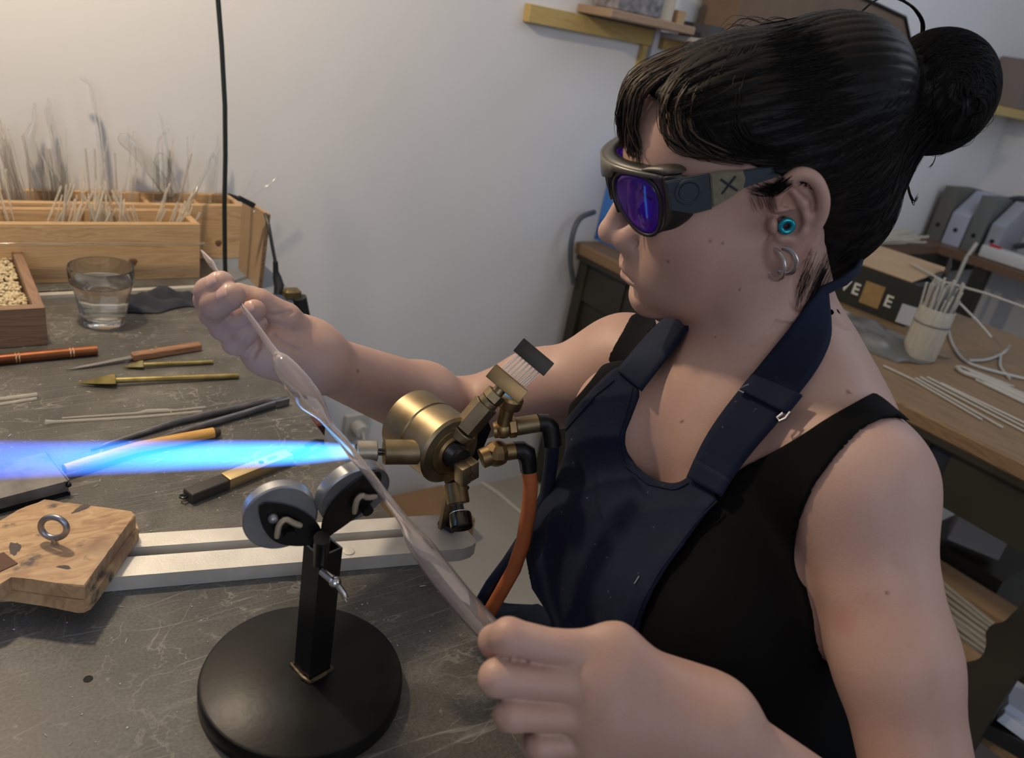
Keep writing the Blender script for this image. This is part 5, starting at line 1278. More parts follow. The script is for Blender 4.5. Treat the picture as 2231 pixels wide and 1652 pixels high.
# copper pipe
MAT_COPPER = noisy('worn_copper', [(0.16, 0.055, 0.024), (0.27, 0.11, 0.05)], 22, (0.34, 0.5), 0.85, pos=(.35, .65))
def lying(px0, py0, px1, py1, r): 
    a = tz(px0, py0, r); b_ = tz(px1, py1, r); return a, b_
a, b_ = lying(-70, 790, 211, 763, 0.0068)
cpp = empty('copper_pipe', (a+b_)/2-np.array([0, 0, .0068]), 0, 'worn copper pipe lying in front of the granule tray', 'pipe')
mb = MB(); d_ = nrm(b_-a); Lp = np.linalg.norm(b_-a); mb.lathe([(.0068, 0), (.0068, Lp), (.0058, Lp), (.0058, Lp-.03), (0, Lp-.03)], a, d_, 28); mb.build('pipe', MAT_COPPER, cpp, sharp=50)
for px in (152, 32):
    q = (px+70)/281; p = a+(b_-a)*q
    for k in (-1, 1): MB().lathe([(.0068, -.0008), (.0071, 0), (.0068, .0008)], p+d_*k*.0018, d_, 24).build('solder_ring', plain('bright_copper', (.7, .42, .25), .3, .9), cpp)
# wooden handled scraper
MAT_HANDLE = wood('handle_wood', (0.26, 0.125, 0.06), (0.34, 0.175, 0.09), (0.16, 0.07, 0.035), 'X', 2.0)
a, b_ = lying(287, 778, 437, 754, 0.0055)
kn = empty('scraper', (a+b_)/2-np.array([0, 0, .0055]), math.atan2(b_[1]-a[1], b_[0]-a[0]), 'steel-bladed scraper with a worn brown wooden handle', 'hand tool')
mb = MB(); L_ = np.linalg.norm(b_-a); R_ = Vector(b_-a).to_track_quat('X', 'Z').to_matrix()
mb.box((a+b_)/2, (L_, 0.0125, 0.0105), rot=R_, bevel=0.0032, seg=3).build('handle', MAT_HANDLE, kn)
for q in (.06, .28): MB().cyl(a+(b_-a)*q+np.array([0, 0, .0050]), a+(b_-a)*q+np.array([0, 0, .0060]), 0.0018).build('rivet', MAT_STEEL, kn)
t = tz(145, 806, .002); n_ = np.cross(nrm(b_-a), [0, 0, 1]); mb = MB()
mb.prism([(0, -.0040), (0, .0040), (np.linalg.norm(a-t)*0.7, .0028), (np.linalg.norm(a-t), .0004), (np.linalg.norm(a-t)*0.7, -.0028)], a+np.array([0, 0, -.001]), nrm(t-a), nrm(np.cross(nrm(t-a), [0, 0, 1])), (0, 0, 1), 0.0014).build('blade', plain('grey_steel', (.42, .41, .40), .35, .9), kn)
# brass reamers
MAT_BRASSY = noisy('yellow_brass', [(0.26, 0.20, 0.07), (0.46, 0.38, 0.16)], 60, (0.28, 0.42), 0.92)
def reamer(tip, sh, end, r_rod, r_head, lab, flat):
    hgt = r_head*0.8; tp = tz(*tip, hgt*0.5); s_ = tz(*sh, hgt); e_ = tz(*end, r_rod)
    ax = nrm(s_-tp); L_ = np.linalg.norm(s_-tp); root = empty('brass_reamer', (s_+e_)/2*np.array([1, 1, 0])+np.array([0, 0, ZT]), 0, lab, 'hand tool', 'brass reamers')
    mb = MB(); mb.lathe([(.0002, 0), (r_head*.55, L_*.45), (r_head, L_*.92), (r_head*.95, L_), (r_rod, L_+.0005)], tp, ax, 4 if flat else 6, fn=None); mb.build('head', MAT_BRASSY, root, sharp=20)
    mb = MB(); mb.cyl(s_-ax*.001, e_, r_rod, n=20, bev=.0003).build('rod', MAT_BRASSY, root)
reamer((266, 800), (313, 795), (464, 789), .0029, .0062, 'small brass reamer with a short faceted point', False)
reamer((166, 835), (253, 829), (520, 819), .0038, .0090, 'large brass reamer with a long leaf-shaped point', True)
# thin glass pieces on the table
def lay_glass(pts, rs, lab, grp=None):
    P_ = [tz(x, y, r_*1.02) for (x, y), r_ in zip(pts, rs)]; mb = MB(); mb.tube(P_, rs, n=10); o = mb.build('glass_rod', MAT_GLASSF, loc=P_[0]*np.array([1, 1, 0])+np.array([0, 0, ZT]), sharp=80); return tag(o, lab, 'glass rod', grp)
lay_glass([(135, 911), (300, 900), (320, 896), (360, 894), (380, 894), (448, 887)], [.0010, .0012, .0022, .0022, .0012, .0014], 'thin glass rod with a thick middle, farther of the lying pair')
lay_glass([(98, 920), (120, 919), (300, 909), (440, 897)], [.0030, .0016, .0014, .0016], 'thin glass rod with a knobbed end, nearer of the lying pair')
lay_glass([(-20, 872), (81, 859)], [.0018, .0022], 'short glass rod end at the left edge, upper of two')
lay_glass([(-20, 884), (80, 868)], [.0014, .0018], 'short glass rod end at the left edge, lower of two')
# tweezers
MAT_TWZ = noisy('dark_steel', [(0.16, 0.16, 0.165), (0.30, 0.30, 0.30)], 50, (0.3, 0.5), 0.85)
tw = empty('tweezers', tz(420, 930), 0, 'long dark steel tweezers lying open beside the wooden handle', 'tweezers')
def strip(name, pts, w, th_, mat, par):
    rows = []
    for i, (x, y, h) in enumerate(pts):
        p = tz(x, y, h); rows.append(p)
    mb = MB(); P = []
    for i, p in enumerate(rows):
        t_ = nrm(rows[min(i+1, len(rows)-1)]-rows[max(i-1, 0)]); s_ = nrm(np.cross(t_, [0, 0, 1])); ww = w[i]
        P.append([p-np.array([0, 0, ww]), p+np.array([0, 0, ww])])
    mb.grid(P); o = mb.build(name, mat, par, sharp=60); md = o.modifiers.new('s', 'SOLIDIFY'); md.thickness = th_; md.offset = 0; return o
w_ = [.0056, .0056, .0052, .0050, .0045, .0035, .0022, .0010]
strip('arm', [(626, 872, .0060), (585, 877, .0060), (520, 890, .0056), (450, 905, .0054), (380, 922, .0048), (300, 948, .0038), (240, 966, .0026), (198, 980, .0016)], w_, .0016, MAT_TWZ, tw)
strip('arm', [(626, 874, .0060), (590, 884, .0060), (530, 903, .0056), (450, 926, .0054), (380, 948, .0048), (320, 968, .0038), (270, 983, .0026), (235, 992, .0016)], w_, .0016, MAT_TWZ, tw)
MB().box(tz(615, 877, .006), (.020, .0045, .0108), rot=Vector(tz(626, 873)-tz(590, 882)).to_track_quat('X', 'Z').to_matrix(), bevel=.001).build('joint', MAT_TWZ, tw)
# graphite paddle
MAT_GRAPH = noisy('sooty_graphite', [(0.05, 0.048, 0.045), (0.16, 0.15, 0.14), (0.22, 0.205, 0.19)], 30, (0.35, 0.6), 0.1, bump=0.2, bscale=500)
MAT_ORW = wood('orange_handle_wood', (0.62, 0.33, 0.08), (0.70, 0.40, 0.11), (0.52, 0.26, 0.06), 'X', 1.5, rough=0.4)
pt = .0165; c1 = tz(100, 985, pt); c2 = tz(148, 1048, pt); c3 = tz(-5, 1090, pt); pd = empty('graphite_paddle', tz(60, 1045), 0, 'flat graphite paddle with an orange wooden handle at the left edge', 'paddle')
e1 = nrm(c2-c1); e2 = np.array([e1[1], -e1[0], 0]); e2 = e2 if (c3-c2)@e2 > 0 else -e2
w1 = np.linalg.norm(c2-c1); mb = MB(); mb.prism([(0, 0), (w1, 0), (w1, .11), (0, .11)], c1-np.array([0, 0, .0125]), e1, e2, (0, 0, 1), .0125, bevel=.0012).build('plate', MAT_GRAPH, pd)
MB().prism([(-.001, -.001), (w1+.001, -.001), (w1+.001, .11), (-.001, .11)], c1-np.array([0, 0, pt]), e1, e2, (0, 0, 1), .0038).build('backing', MAT_BLACKMET, pd)
MB().tube([c1-e2*.0008+e1*.0, c1-e2*.0008+e1*w1*.5, c2-e2*.0008, c2+e2*.003+e1*.0012], .0011, n=8).build('wire_edge', MAT_TWZ, pd)
MB().sphere(c2+np.array([0, 0, -.004])+e1*.001, .0028, 8).build('rivet', MAT_BLACKMET, pd)
h0 = tz(140, 1022, .010); h1 = tz(300, 975, .0068); h2 = tz(465, 943, .0065)
mb = MB(); mb.tube([h0, h0*.7+h1*.3, h1, h1*.5+h2*.5, h2], [.0050, .0058, .0064, .0068, .0064], n=16).build('handle', MAT_ORW, pd)
MB().cyl(h2, tz(479, 941, .0062), .0054, .0050, bev=.0008).build('end_cap', plain('brown_cap', (.05, .03, .02), .5), pd)
# gas lighter
MAT_GOLD = plain('champagne_metal', (0.62, 0.47, 0.25), 0.30, 0.85)
lt = empty('arc_lighter', tz(520, 1035), 0, 'slim gold and black electric lighter with a looped black tip', 'lighter')
A0, A1 = tz(408, 1082, .006), tz(640, 990, .006); d_ = nrm(A1-A0); s_ = np.array([-d_[1], d_[0], 0]); Rm = Matrix((d_, s_, (0, 0, 1))).transposed(); LL = np.linalg.norm(A1-A0)
MB().box(A0+d_*LL*.165, (LL*.33, .0165, .0120), rot=Rm, bevel=.0025, seg=3).build('black_body', plain('lighter_black', (.035, .03, .025), .4), lt)
MB().box(A0+d_*LL*.64+np.array([0, 0, .0003]), (LL*.62, .0170, .0126), rot=Rm, bevel=.0018, seg=2).build('gold_body', MAT_GOLD, lt)
MAT_HOLE = plain('recess_black', (.01, .01, .01), .6)
MB().cyl(A0+d_*LL*.665+np.array([0, 0, .0061]), A0+d_*LL*.665+np.array([0, 0, .0070]), .0030).build('button', MAT_HOLE, lt)
mb = MB(); sp = [(math.cos(t)*.0022+(.0042 if math.cos(t) > 0 else -.0042), math.sin(t)*.0022*1.3) for t in np.linspace(0, 2*math.pi, 25)[:-1]]
mb.prism(sp, A0+d_*LL*.775+np.array([0, 0, .0064]), d_, s_, (0, 0, 1), .0006).build('slider', plain('blue_grey_slider', (.12, .16, .22), .3), lt)
for k in range(4): MB().cyl(A0+d_*LL*(.52+.025*k)+np.array([0, 0, .0062]), A0+d_*LL*(.52+.025*k)+np.array([0, 0, .0068]), .0005, n=8).build('charge_dot', MAT_HOLE, lt)
T1 = tz(703, 964, .006); mb = MB(); mb.tube([A1-d_*.002, A1+d_*.02, tz(668, 972, .009), tz(690, 961, .010), tz(702, 961, .008), T1-np.array([0, 0, .002])], [.0045, .0034, .0030, .0030, .0030, .0026], n=12, flat=(1.2, .8)).build('looped_tip', MAT_BLACKMET, lt)
MB().tube([A0+d_*.002+s_*.003, A0-d_*.004+s_*.006, A0-d_*.006+s_*.003, A0-d_*.005-s_*.001, A0+d_*.001+s_*.0], .0013, n=8).build('keyring_loop', MAT_BLACKMET, lt)

# ------------------------------------------------------------------ aluminium mounting bar
zp = .7655; f = lambda x, y: onz(x, y, zp)
pf = [f(980, 1120), f(1000, 1122), f(1038, 1181), f(1026, 1193), f(1008, 1196)]
eA = nrm(f(950, 1122)-f(300, 1163)); eA[2] = 0; eN = np.array([-eA[1], eA[0], 0])   # eN points to the far side
o0 = f(1008, 1196)
def loc2(p): return ((p-o0)@eA, (p-o0)@eN)
wd_ = loc2(f(950, 1122))[1]; xr = loc2(f(1038, 1181))[0]
s0 = loc2(f(893, 1180)); s1 = loc2(f(893, 1157)); slot_lo, slot_hi = wd_*.44, wd_*.66
outer = [(-.62, 0), (0.0, 0), (xr*.62, wd_*.06), (xr, wd_*.16), (xr*.98, wd_*.28), (xr*.35, wd_*.97), (xr*.2, wd_), (-.62, wd_)]
xs = s0[0]; rr_ = (slot_hi-slot_lo)/2
inner = [(-.60, slot_lo)]+[(xs+rr_*math.sin(t), slot_lo+rr_-rr_*math.cos(t)) for t in np.linspace(0, math.pi, 10)]+[(-.60, slot_hi)]
def plate_holes(outer, inners, org, ex, ey, z0, z1):
    bm = bmesh.new(); loops = []
    for lp in [outer]+inners:
        vs = [bm.verts.new(Vector(org+ex*x+ey*y)) for x, y in lp]
        for v in vs: v.co.z = z1
        for i in range(len(vs)): bm.edges.new((vs[i], vs[(i+1) % len(vs)]))
        loops.append(vs)
    bmesh.ops.triangle_fill(bm, edges=bm.edges[:], use_beauty=True, use_dissolve=False)
    q = bmesh.ops.extrude_face_region(bm, geom=bm.faces[:]); 
    for v in [g for g in q['geom'] if isinstance(g, bmesh.types.BMVert)]: v.co.z = z0
    return bm
mbp = MB(); mbp.bm.free(); mbp.bm = plate_holes(outer, [inner], o0, eA, eN, ZT+.0003, zp)
bar = empty('mounting_bar', o0+eA*-.2+eN*.03, 0, 'slotted aluminium mounting bar lying across the bench under the torch', 'mounting bar')
mbp.build('bar', MAT_ALU, bar, sharp=30)
MB().lathe([(.0055, 0), (.0055, .0016), (.0035, .0020), (0, .0012)], f(760, 1202)-np.array([0, 0, .0006]), (0, 0, 1), 20).build('screw', MAT_ALU, bar)
# ------------------------------------------------------------------ charred wooden block with an eye bolt
def char_mat():
    m, nt, b = M_('charred_pine'); L = nt.links.new
    tc = node(nt, 'ShaderNodeTexCoord'); mp = node(nt, 'ShaderNodeMapping'); mp.inputs['Scale'].default_value = (26, 90, 40); mp.inputs['Rotation'].default_value = (0, 0, 0.7); L(tc.outputs['Object'], mp.inputs[0])
    n1 = node(nt, 'ShaderNodeTexNoise', i_Scale=1.3, i_Detail=7.0, i_Distortion=1.5); L(mp.outputs[0], n1.inputs[0])
    r1 = ramp(nt, [(0.3, (0.33, 0.19, 0.095)), (0.5, (0.47, 0.30, 0.155)), (0.7, (0.56, 0.385, 0.215))]); L(n1.outputs[0], r1.inputs[0])
    n2 = node(nt, 'ShaderNodeTexNoise', i_Scale=48.0, i_Detail=4.0); L(tc.outputs['Object'], n2.inputs[0])
    r2 = ramp(nt, [(0.60, (0, 0, 0)), (0.70, (.9, .9, .9))]); L(n2.outputs[0], r2.inputs[0])
    mx = node(nt, 'ShaderNodeMixRGB'); L(r2.outputs[0], mx.inputs[0]); L(r1.outputs[0], mx.inputs[1]); mx.inputs[2].default_value = (0.055, 0.045, 0.045, 1)
    n3 = node(nt, 'ShaderNodeTexNoise', i_Scale=17.0, i_Detail=3.0); L(tc.outputs['Object'], n3.inputs[0])
    r3 = ramp(nt, [(0.54, (0, 0, 0)), (0.66, (.75, .75, .75))]); L(n3.outputs[0], r3.inputs[0])
    mx2 = node(nt, 'ShaderNodeMixRGB'); L(r3.outputs[0], mx2.inputs[0]); L(mx.outputs[0], mx2.inputs[1]); mx2.inputs[2].default_value = (0.22, 0.125, 0.08, 1)
    L(mx2.outputs[0], b.inputs['Base Color']); b.inputs['Roughness'].default_value = 0.65
    bp = node(nt, 'ShaderNodeBump', i_Strength=0.5, i_Distance=0.001); L(n1.outputs[0], bp.inputs['Height']); L(bp.outputs[0], b.inputs['Normal'])
    return m
MAT_CHAR = char_mat()
wb = empty('wooden_block', onz(150, 1200, zp), 0, 'charred pine block with an eye bolt resting on the aluminium bar', 'wooden block')
zt, zm, zb = zp+.027, zp+.0132, zp+.0005
g = lambda x, y, z: onz(x, y, z)
topo = [(96, 1087), (112, 1090), (140, 1097), (150, 1094), (185, 1101), (230, 1106), (286, 1113), (295, 1122), (262, 1165), (245, 1190), (236, 1201), (228, 1214), (206, 1243), (184, 1277), (120, 1270), (70, 1262), (24, 1256), (-2, 1276), (-60, 1290), (-90, 1180), (-30, 1150), (12, 1130), (35, 1112), (55, 1103), (84, 1096)]
def solid(name, tp, zt_, zb_, mat, par, bev=0.0):
    mb = MB(); top = [mb.bm.verts.new(Vector(onz(x, y, zt_))) for x, y in tp]
    bot = [mb.bm.verts.new(v.co+Vector((0, 0, zb_-zt_))) for v in top]; n = len(tp)
    fs = [mb.bm.faces.new(top), mb.bm.faces.new(bot[::-1])]+[mb.bm.faces.new((top[i], top[(i+1) % n], bot[(i+1) % n], bot[i])) for i in range(n)]
    if bev: bmesh.ops.bevel(mb.bm, geom=list(fs[0].edges), offset=bev, segments=2, affect='EDGES')
    return mb.build(name, mat, par, sharp=30)
solid('upper_block', topo, zt, zt-.0135, MAT_CHAR, wb, .0008)
low = [(290, 1130), (300, 1143), (302, 1151), (246, 1234), (214, 1280), (196, 1302), (182, 1309), (168, 1310), (100, 1296), (20, 1284), (-60, 1290), (-100, 1240), (-90, 1180), (40, 1122), (100, 1112), (200, 1118)]
solid('lower_board', low, zm-.0004, zb, MAT_CHAR, wb, .0008)
MB().box(onz(-20, 1235, zt+.0004), (.03, .02, .0008), rot=Matrix.Rotation(.4, 3, 'Z')).build('burnt_recess', plain('burnt_wood', (.10, .045, .02), .7), wb)
for k, (x, y, sx_, sy_) in enumerate(((178, 1108, .0085, .0034), (32, 1195, .0085, .0042), (140, 1236, .0055, .0022))):
    MB().lathe([(1, 0), (.8, .0003), (0, .0004)], (0, 0, 0), (0, 0, 1), 18, fn=lambda t, h: 1+.16*math.sin(3*t+k)+.09*math.sin(7*t)+.05*math.sin(13*t)).build('scorch_mark', plain('scorch', (.085, .068, .060), .75), wb, local=False).matrix_local = wb.matrix_basis.inverted() @ Matrix.Translation(Vector(onz(x, y, zt))) @ Matrix.Rotation(.5+k, 4, 'Z') @ Matrix.Diagonal((sx_, sy_, 1, 1))
ec = onz(120, 1185, zt); up3 = np.array([0, 0, 1.0]); ra = nrm(RT*.92-FW*.15); ra[2] = 0; ra = nrm(ra)
cc = ec+up3*.0165+ra*.0
tilt = nrm(up3*.95+ra*.25)
mb = MB(); mb.tube([cc+(ra*math.cos(t)+tilt*math.sin(t))*.0112 for t in np.linspace(0, 2*math.pi, 41)[:-1]], .0026, n=12, closed=True).build('eye_bolt', noisy('galvanised_steel', [(.22, .23, .25), (.42, .43, .45)], 90, (.3, .45), .9), wb, sharp=80)
MB().cyl(ec-up3*.002, ec+up3*.006, .0028).build('bolt_shank', MAT_STEEL, wb)
# ------------------------------------------------------------------ torch
MAT_BRASS = noisy('torch_brass', [(0.15, 0.112, 0.062), (0.25, 0.192, 0.112), (0.33, 0.262, 0.160)], 28, (0.34, 0.50), 0.92, pos=(.3, .7))
MAT_BRASSD = noisy('aged_brass', [(0.16, 0.105, 0.05), (0.34, 0.235, 0.11)], 40, (0.3, 0.5), 0.92)
ZF = 0.925; N0 = onz(774, 984, ZF); N1 = onz(0, 1003, ZF); ax = nrm(N1-N0)
Bc = onz(940, 952, ZF)
ft = onz(985, 1145, zp)
torch = empty('bench_torch', (ft[0], ft[1], zp), 0, 'brass rotary bench torch with several burner heads, on the aluminium bar', 'torch')
pp = -np.cross(ax, [0, 0, 1.0]); pp = pp if pp@(CAMP-Bc) > 0 else -pp
bx = nrm(pp*.93-ax*.42)                                    # turret axis, towards the camera
def T(px, py, dz): return at(px, py, dz)
R0 = 0.0300
mb = MB(); mb.lathe([(.026, -.030), (R0, -.0285), (R0, -.004), (R0-.0012, -.003), (R0-.0012, -.0022), (R0, -.0012), (R0, .024), (R0-.002, .0265), (.021, .0268), (.021, .0262), (.0195, .0262)], Bc, bx, 56)
mb.build('turret', MAT_BRASS, torch, sharp=30)
mb = MB(); mb.lathe([(.0205, .0262), (.0200, .0275), (.0150, .0280), (.0135, .0300), (.0120, .0300), (.0115, .0270), (0, .0270)], Bc, bx, 40).build('turret_cap', MAT_BRASSD, torch, sharp=30)
mb = MB(); prof = []
for k in range(5): prof += [(.0105, .027+.0022*k), (.0094, .0281+.0022*k)]
mb.lathe(prof+[(.0085, .040), (0, .040)], Bc, bx, 32).build('threaded_port', MAT_BLACKMET, torch, sharp=30)
# the square block screwed on the port
up_ = np.array([0, 0, 1.0]); bs = nrm(np.cross(up_, bx)); bu = np.cross(bx, bs)
def obox(c, size, e1, e2, e3): 
    return MB().box(c, size, rot=Matrix((e1, e2, e3)).transposed(), bevel=.0007, seg=2)
blk = Bc+bx*.0455-up_*.0085+bs*.002
r1 = nrm(bs*.97+up_*.20); r2 = np.cross(bx, r1)
if r2[2] < 0: r2 = -r2
obox(blk-r1*.0045, (.0085, .0175, .011), r1, r2, bx).build('split_block', MAT_BRASS, torch); obox(blk+r1*.0045, (.0085, .0165, .0105), r1, r2, bx).build('split_block', MAT_BRASS, torch)
MB().lathe([(.0026, 0), (.0026, .0006), (.0018, .0006), (.0017, 0)], blk+bx*.0056, bx, 20).build('jet_ring', MAT_BRASSD, torch)
# head along the flame
s = lambda px: onz(px, 985, ZF)
def seg(name, a, b, r, mat=None, r2=None, n=32, bev=.0006): return MB().cyl(a, b, r, r2, n=n, bev=bev).build(name, mat or MAT_BRASS, torch)
bd = -ax
seg('hex_collar', s(926), s(908), .0098, n=6); seg('barrel', s(912), s(836), .0102)
MB().tube([s(838)+bu*.0018, s(816)+bu*.0018], .0013, n=8).build('jet_tube', MAT_BLACKMET, torch); MB().tube([s(838)-bu*.0018, s(816)-bu*.0018], .0013, n=8).build('jet_tube', MAT_BLACKMET, torch)
MAT_NOZ = noisy('brushed_grey_steel', [(.36, .33, .27), (.50, .47, .40)], 70, (.25, .4), .95)
mb = MB(); La = np.linalg.norm(s(820)-s(776)); mb.lathe([(.0088, 0), (.0094, .0006), (.0094, La-.0006), (.0088, La), (.0070, La), (.0066, La-.004), (0, La-.004)], s(820), nrm(s(776)-s(820)), 36).build('burner_tip', MAT_NOZ, torch, sharp=30)
for k in range(7):
    a = k*2*math.pi/6; q = s(776)+ax*-.0035+((bu*math.cos(a)+np.cross(ax, bu)*math.sin(a))*.0040 if k < 6 else 0); MB().tube([q, q+ax*.0036], .0009, n=6).build('jet', MAT_BRASSD, torch)
# head pointing down
dn0 = Bc+bx*.012-up_*.0265; dn_px = at(1000, 1062, .655)
D = [at(985, 1035, .655), at(992, 1052, .652), at(999, 1098, .648)]
seg('hex_collar', D[0], D[1], .0094, n=6, mat=MAT_BRASSD); seg('barrel', D[1], D[2], .0095, MAT_BRASSD)
dv = nrm(D[2]-D[1]); 
for k in (-1, 1): MB().tube([D[2]+RT*k*.0028, D[2]+dv*.012+RT*k*.0028], .0011, n=8).build('jet_tube', MAT_BLACKMET, torch)
cup = D[2]+dv*.008; cd_ = nrm(dv*.9-FW*.25)
mb = MB(); mb.lathe([(.0070, .0), (.0088, .0004), (.0092, .0014), (.0092, .0120), (.0084, .0130), (0, .0130)], cup, cd_, 36).build('burner_cup', plain('dark_polished_steel', (.06, .058, .052), .22, .95), torch, sharp=30)
MB().lathe([(.0086, .0), (.0086, .0006), (0, .0008)], cup-cd_*.0003, cd_, 32).build('cup_face', plain('bright_steel', (.85, .83, .78), .3, .7), torch)
# head pointing up and right: fitting, nut, and the two bars joined by needles
U = [at(1000, 948, .640), at(1022, 926, .636), at(1060, 880, .632), at(1078, 862, .630), at(1092, 846, .630)]
seg('flange', U[0], U[0]*.4+U[1]*.6, .0118, n=28); seg('hex_body', U[0]*.4+U[1]*.6, U[2], .0108, n=6); seg('thread', U[2], U[2]*.5+U[3]*.5, .0085, n=24); seg('hex_nut', U[2]*.5+U[3]*.5, U[3]*.6+U[4]*.4, .0088, n=6); seg('stub_pipe', U[3], U[4]+(U[4]-U[3])*.4, .0050)
# bars: along the direction seen in the photograph, perpendicular to the head
vd = nrm(at(1160, 765, .628)-at(1092, 846, .630)); wd3 = at(1145, 866, .628)-at(1066, 806, .628); wd3 = nrm(wd3-vd*(wd3@vd)); td3 = np.cross(vd, wd3)
def bar_(name, cpx, cpy, wpx, hpx, mat, capmat):
    c = at(cpx, cpy, .628); w_ = wpx*.628/FPX; h_ = hpx*.628/FPX
    return obox(c, (w_, h_, .0155), wd3, vd, td3).build(name, mat, torch)
MAT_BLKB = plain('blackened_brass', (.030, .027, .022), .45, .5)
bar_('lower_bar', 1105, 836, 92, 34, MAT_BRASSD, None); bar_('upper_bar', 1163, 778, 86, 36, MAT_BLKB, None)
ca = at(1118, 822, .628); cb_ = at(1153, 790, .628)
MAT_NEED = plain('needle_steel', (.30, .29, .28), .3, .9)
for k in range(15):
    o_ = wd3*((k-7)*.00175); MB().tube([ca+o_, cb_+o_],   .00034, n=6).build('needle', MAT_NEED, torch)
    if k % 2: MB().tube([ca+o_+wd3*.0008+td3*.004, cb_+o_+wd3*.0008+td3*.004],   .00034, n=6).build('needle', MAT_NEED, torch)
# gas valve with a blue-topped knurled knob, tee, pipe and elbow
K = [at(1098, 908, .668), at(1106, 888, .664), at(1112, 868, .660)]
kd = nrm(K[2]-K[0]); mb = MB(); mb.lathe([(.0080, 0), (.0110, .002), (.0113, .010), (.0100, .0125), (.0088, .0130)], K[1], kd, 48, fn=lambda t, h: 1+.02*(math.sin(t*24))).build('knurled_knob', MAT_BRASSD, torch, sharp=25)
MB().lathe([(.0086, 0), (.0080, .0012), (0, .0016)], K[1]+kd*.0128, kd, 32).build('blue_cap', plain('blue_plastic', (.10, .32, .62), .35), torch)
seg('valve_stem', at(1096, 930, .670), K[1], .0062, MAT_BRASSD); MB().sphere(at(1096, 934, .672), .0088, 10).build('tee_body', MAT_BRASSD, torch)
seg('side_port', at(1075, 938, .672), at(1096, 935, .672), .0070, MAT_BRASSD)
seg('hex_collar', at(1108, 932, .672), at(1124, 930, .673), .0092, n=6, mat=MAT_BRASSD); seg('pipe', at(1122, 930, .673), at(1172, 922, .678), .0080)
MB().tube([at(1170, 922, .678), at(1188, 922, .680), at(1198, 932, .682), at(1202, 952, .684), at(1204, 970, .686)], .0082, n=16).build('elbow', MAT_BLACKMET, torch)
seg('lower_port', at(1048, 1000, .672), at(1068, 992, .674), .0088, MAT_BRASSD); MB().sphere(at(1082, 988, .676), (.0118, .0118, .0118), 6).build('union_nut', MAT_BRASSD, torch, sharp=20)
seg('pipe', at(1092, 986, .677), at(1122, 982, .680), .0078, MAT_BRASSD)
MB().tube([at(1118, 982, .680), at(1136, 981, .682), at(1146, 988, .684), at(1150, 1004, .686), at(1152, 1028, .688)], [.0080, .0082, .0088, .0080, .0072], n=16).build('elbow', MAT_BLACKMET, torch)
# bracket: dark plate and the foot
def onpl(px, py, P0, n):
    r = ray(px, py); return CAMP+r*((P0-CAMP)@n/(r@n))
Pb = Bc-bx*.012; nb = nrm(np.array([bx[0], bx[1], 0]))
poly = [onpl(x, y, Pb, nb) for x, y in ((960, 925), (1000, 905), (1040, 905), (1062, 912), (1070, 935), (1058, 965), (1040, 1008), (1020, 1020), (1005, 1022), (960, 1040))]
mb = MB(); A_ = [mb.bm.verts.new(Vector(p)) for p in poly]; B_ = [mb.bm.verts.new(Vector(p-nb*.005)) for p in poly]; n_ = len(poly)
mb.bm.faces.new(A_); mb.bm.faces.new(B_[::-1]); [mb.bm.faces.new((A_[i], B_[i], B_[(i+1) % n_], A_[(i+1) % n_])) for i in range(n_)]
brk = mb.build('bracket_plate', MAT_BLACKMET, torch)
c = onpl(1062, 920, Pb+nb*.0006, nb); hs_ = nrm(np.cross(up_, nb))
for q in (1, -1): MB().tube([c+(hs_*q+up_)*.0022, c-(hs_*q+up_)*.0022], .0004, n=5).build('cross_mark', plain('mark_black', (.002, .002, .002), .6), brk)
Pf = (ft[0]*.5+Pb[0]*.5)
n2 = nrm(np.array([nb[0], nb[1], 0])); 
p_top = onpl(1015, 1005, Pb, nb); foot_t = np.array([ft[0], ft[1], zp])
for off_, w0, mat, nm in ((0.0, .0095, MAT_BLACKMET, 'upright_strap'), (-.010, .0060, MAT_BRASSD, 'brass_upright')):
    hb = np.array([foot_t[0], foot_t[1], zp])+hs_*off_*(-1 if (hs_@RT) < 0 else 1)
    ht = np.array([p_top[0], p_top[1], p_top[2]])+hs_*off_*(-1 if (hs_@RT) < 0 else 1)
    if off_: ht = hb+(ht-hb)*.75
    sd = hs_; v = [hb-sd*w0, hb+sd*w0, ht+sd*w0, ht-sd*w0]; mb = MB(); A_ = [mb.bm.verts.new(Vector(p)) for p in v]; B_ = [mb.bm.verts.new(Vector(p-n2*.004)) for p in v]
    mb.bm.faces.new(A_); mb.bm.faces.new(B_[::-1]); [mb.bm.faces.new((A_[i], B_[i], B_[(i+1) % 4], A_[(i+1) % 4])) for i in range(4)]
    mb.build(nm, mat, torch)
MB().box((ft[0], ft[1], zp+.003), (.026, .020, .005), rot=Matrix.Rotation(.3, 3, 'Z'), bevel=.001).build('foot_plate', MAT_BLACKMET, torch)
MB().cyl((ft[0]-.004, ft[1]-.003, zp), (ft[0]-.004, ft[1]-.003, zp+.012), .0042, n=6).build('foot_bolt', MAT_BRASS, torch)
MB().cyl(onpl(1013, 1062, foot_t*.5+p_top*.5+n2*.002, nb), onpl(1013, 1062, foot_t*.5+p_top*.5+n2*.002, nb)+n2*.003, .0034, n=6).build('bolt_head', MAT_BRASSD, torch)
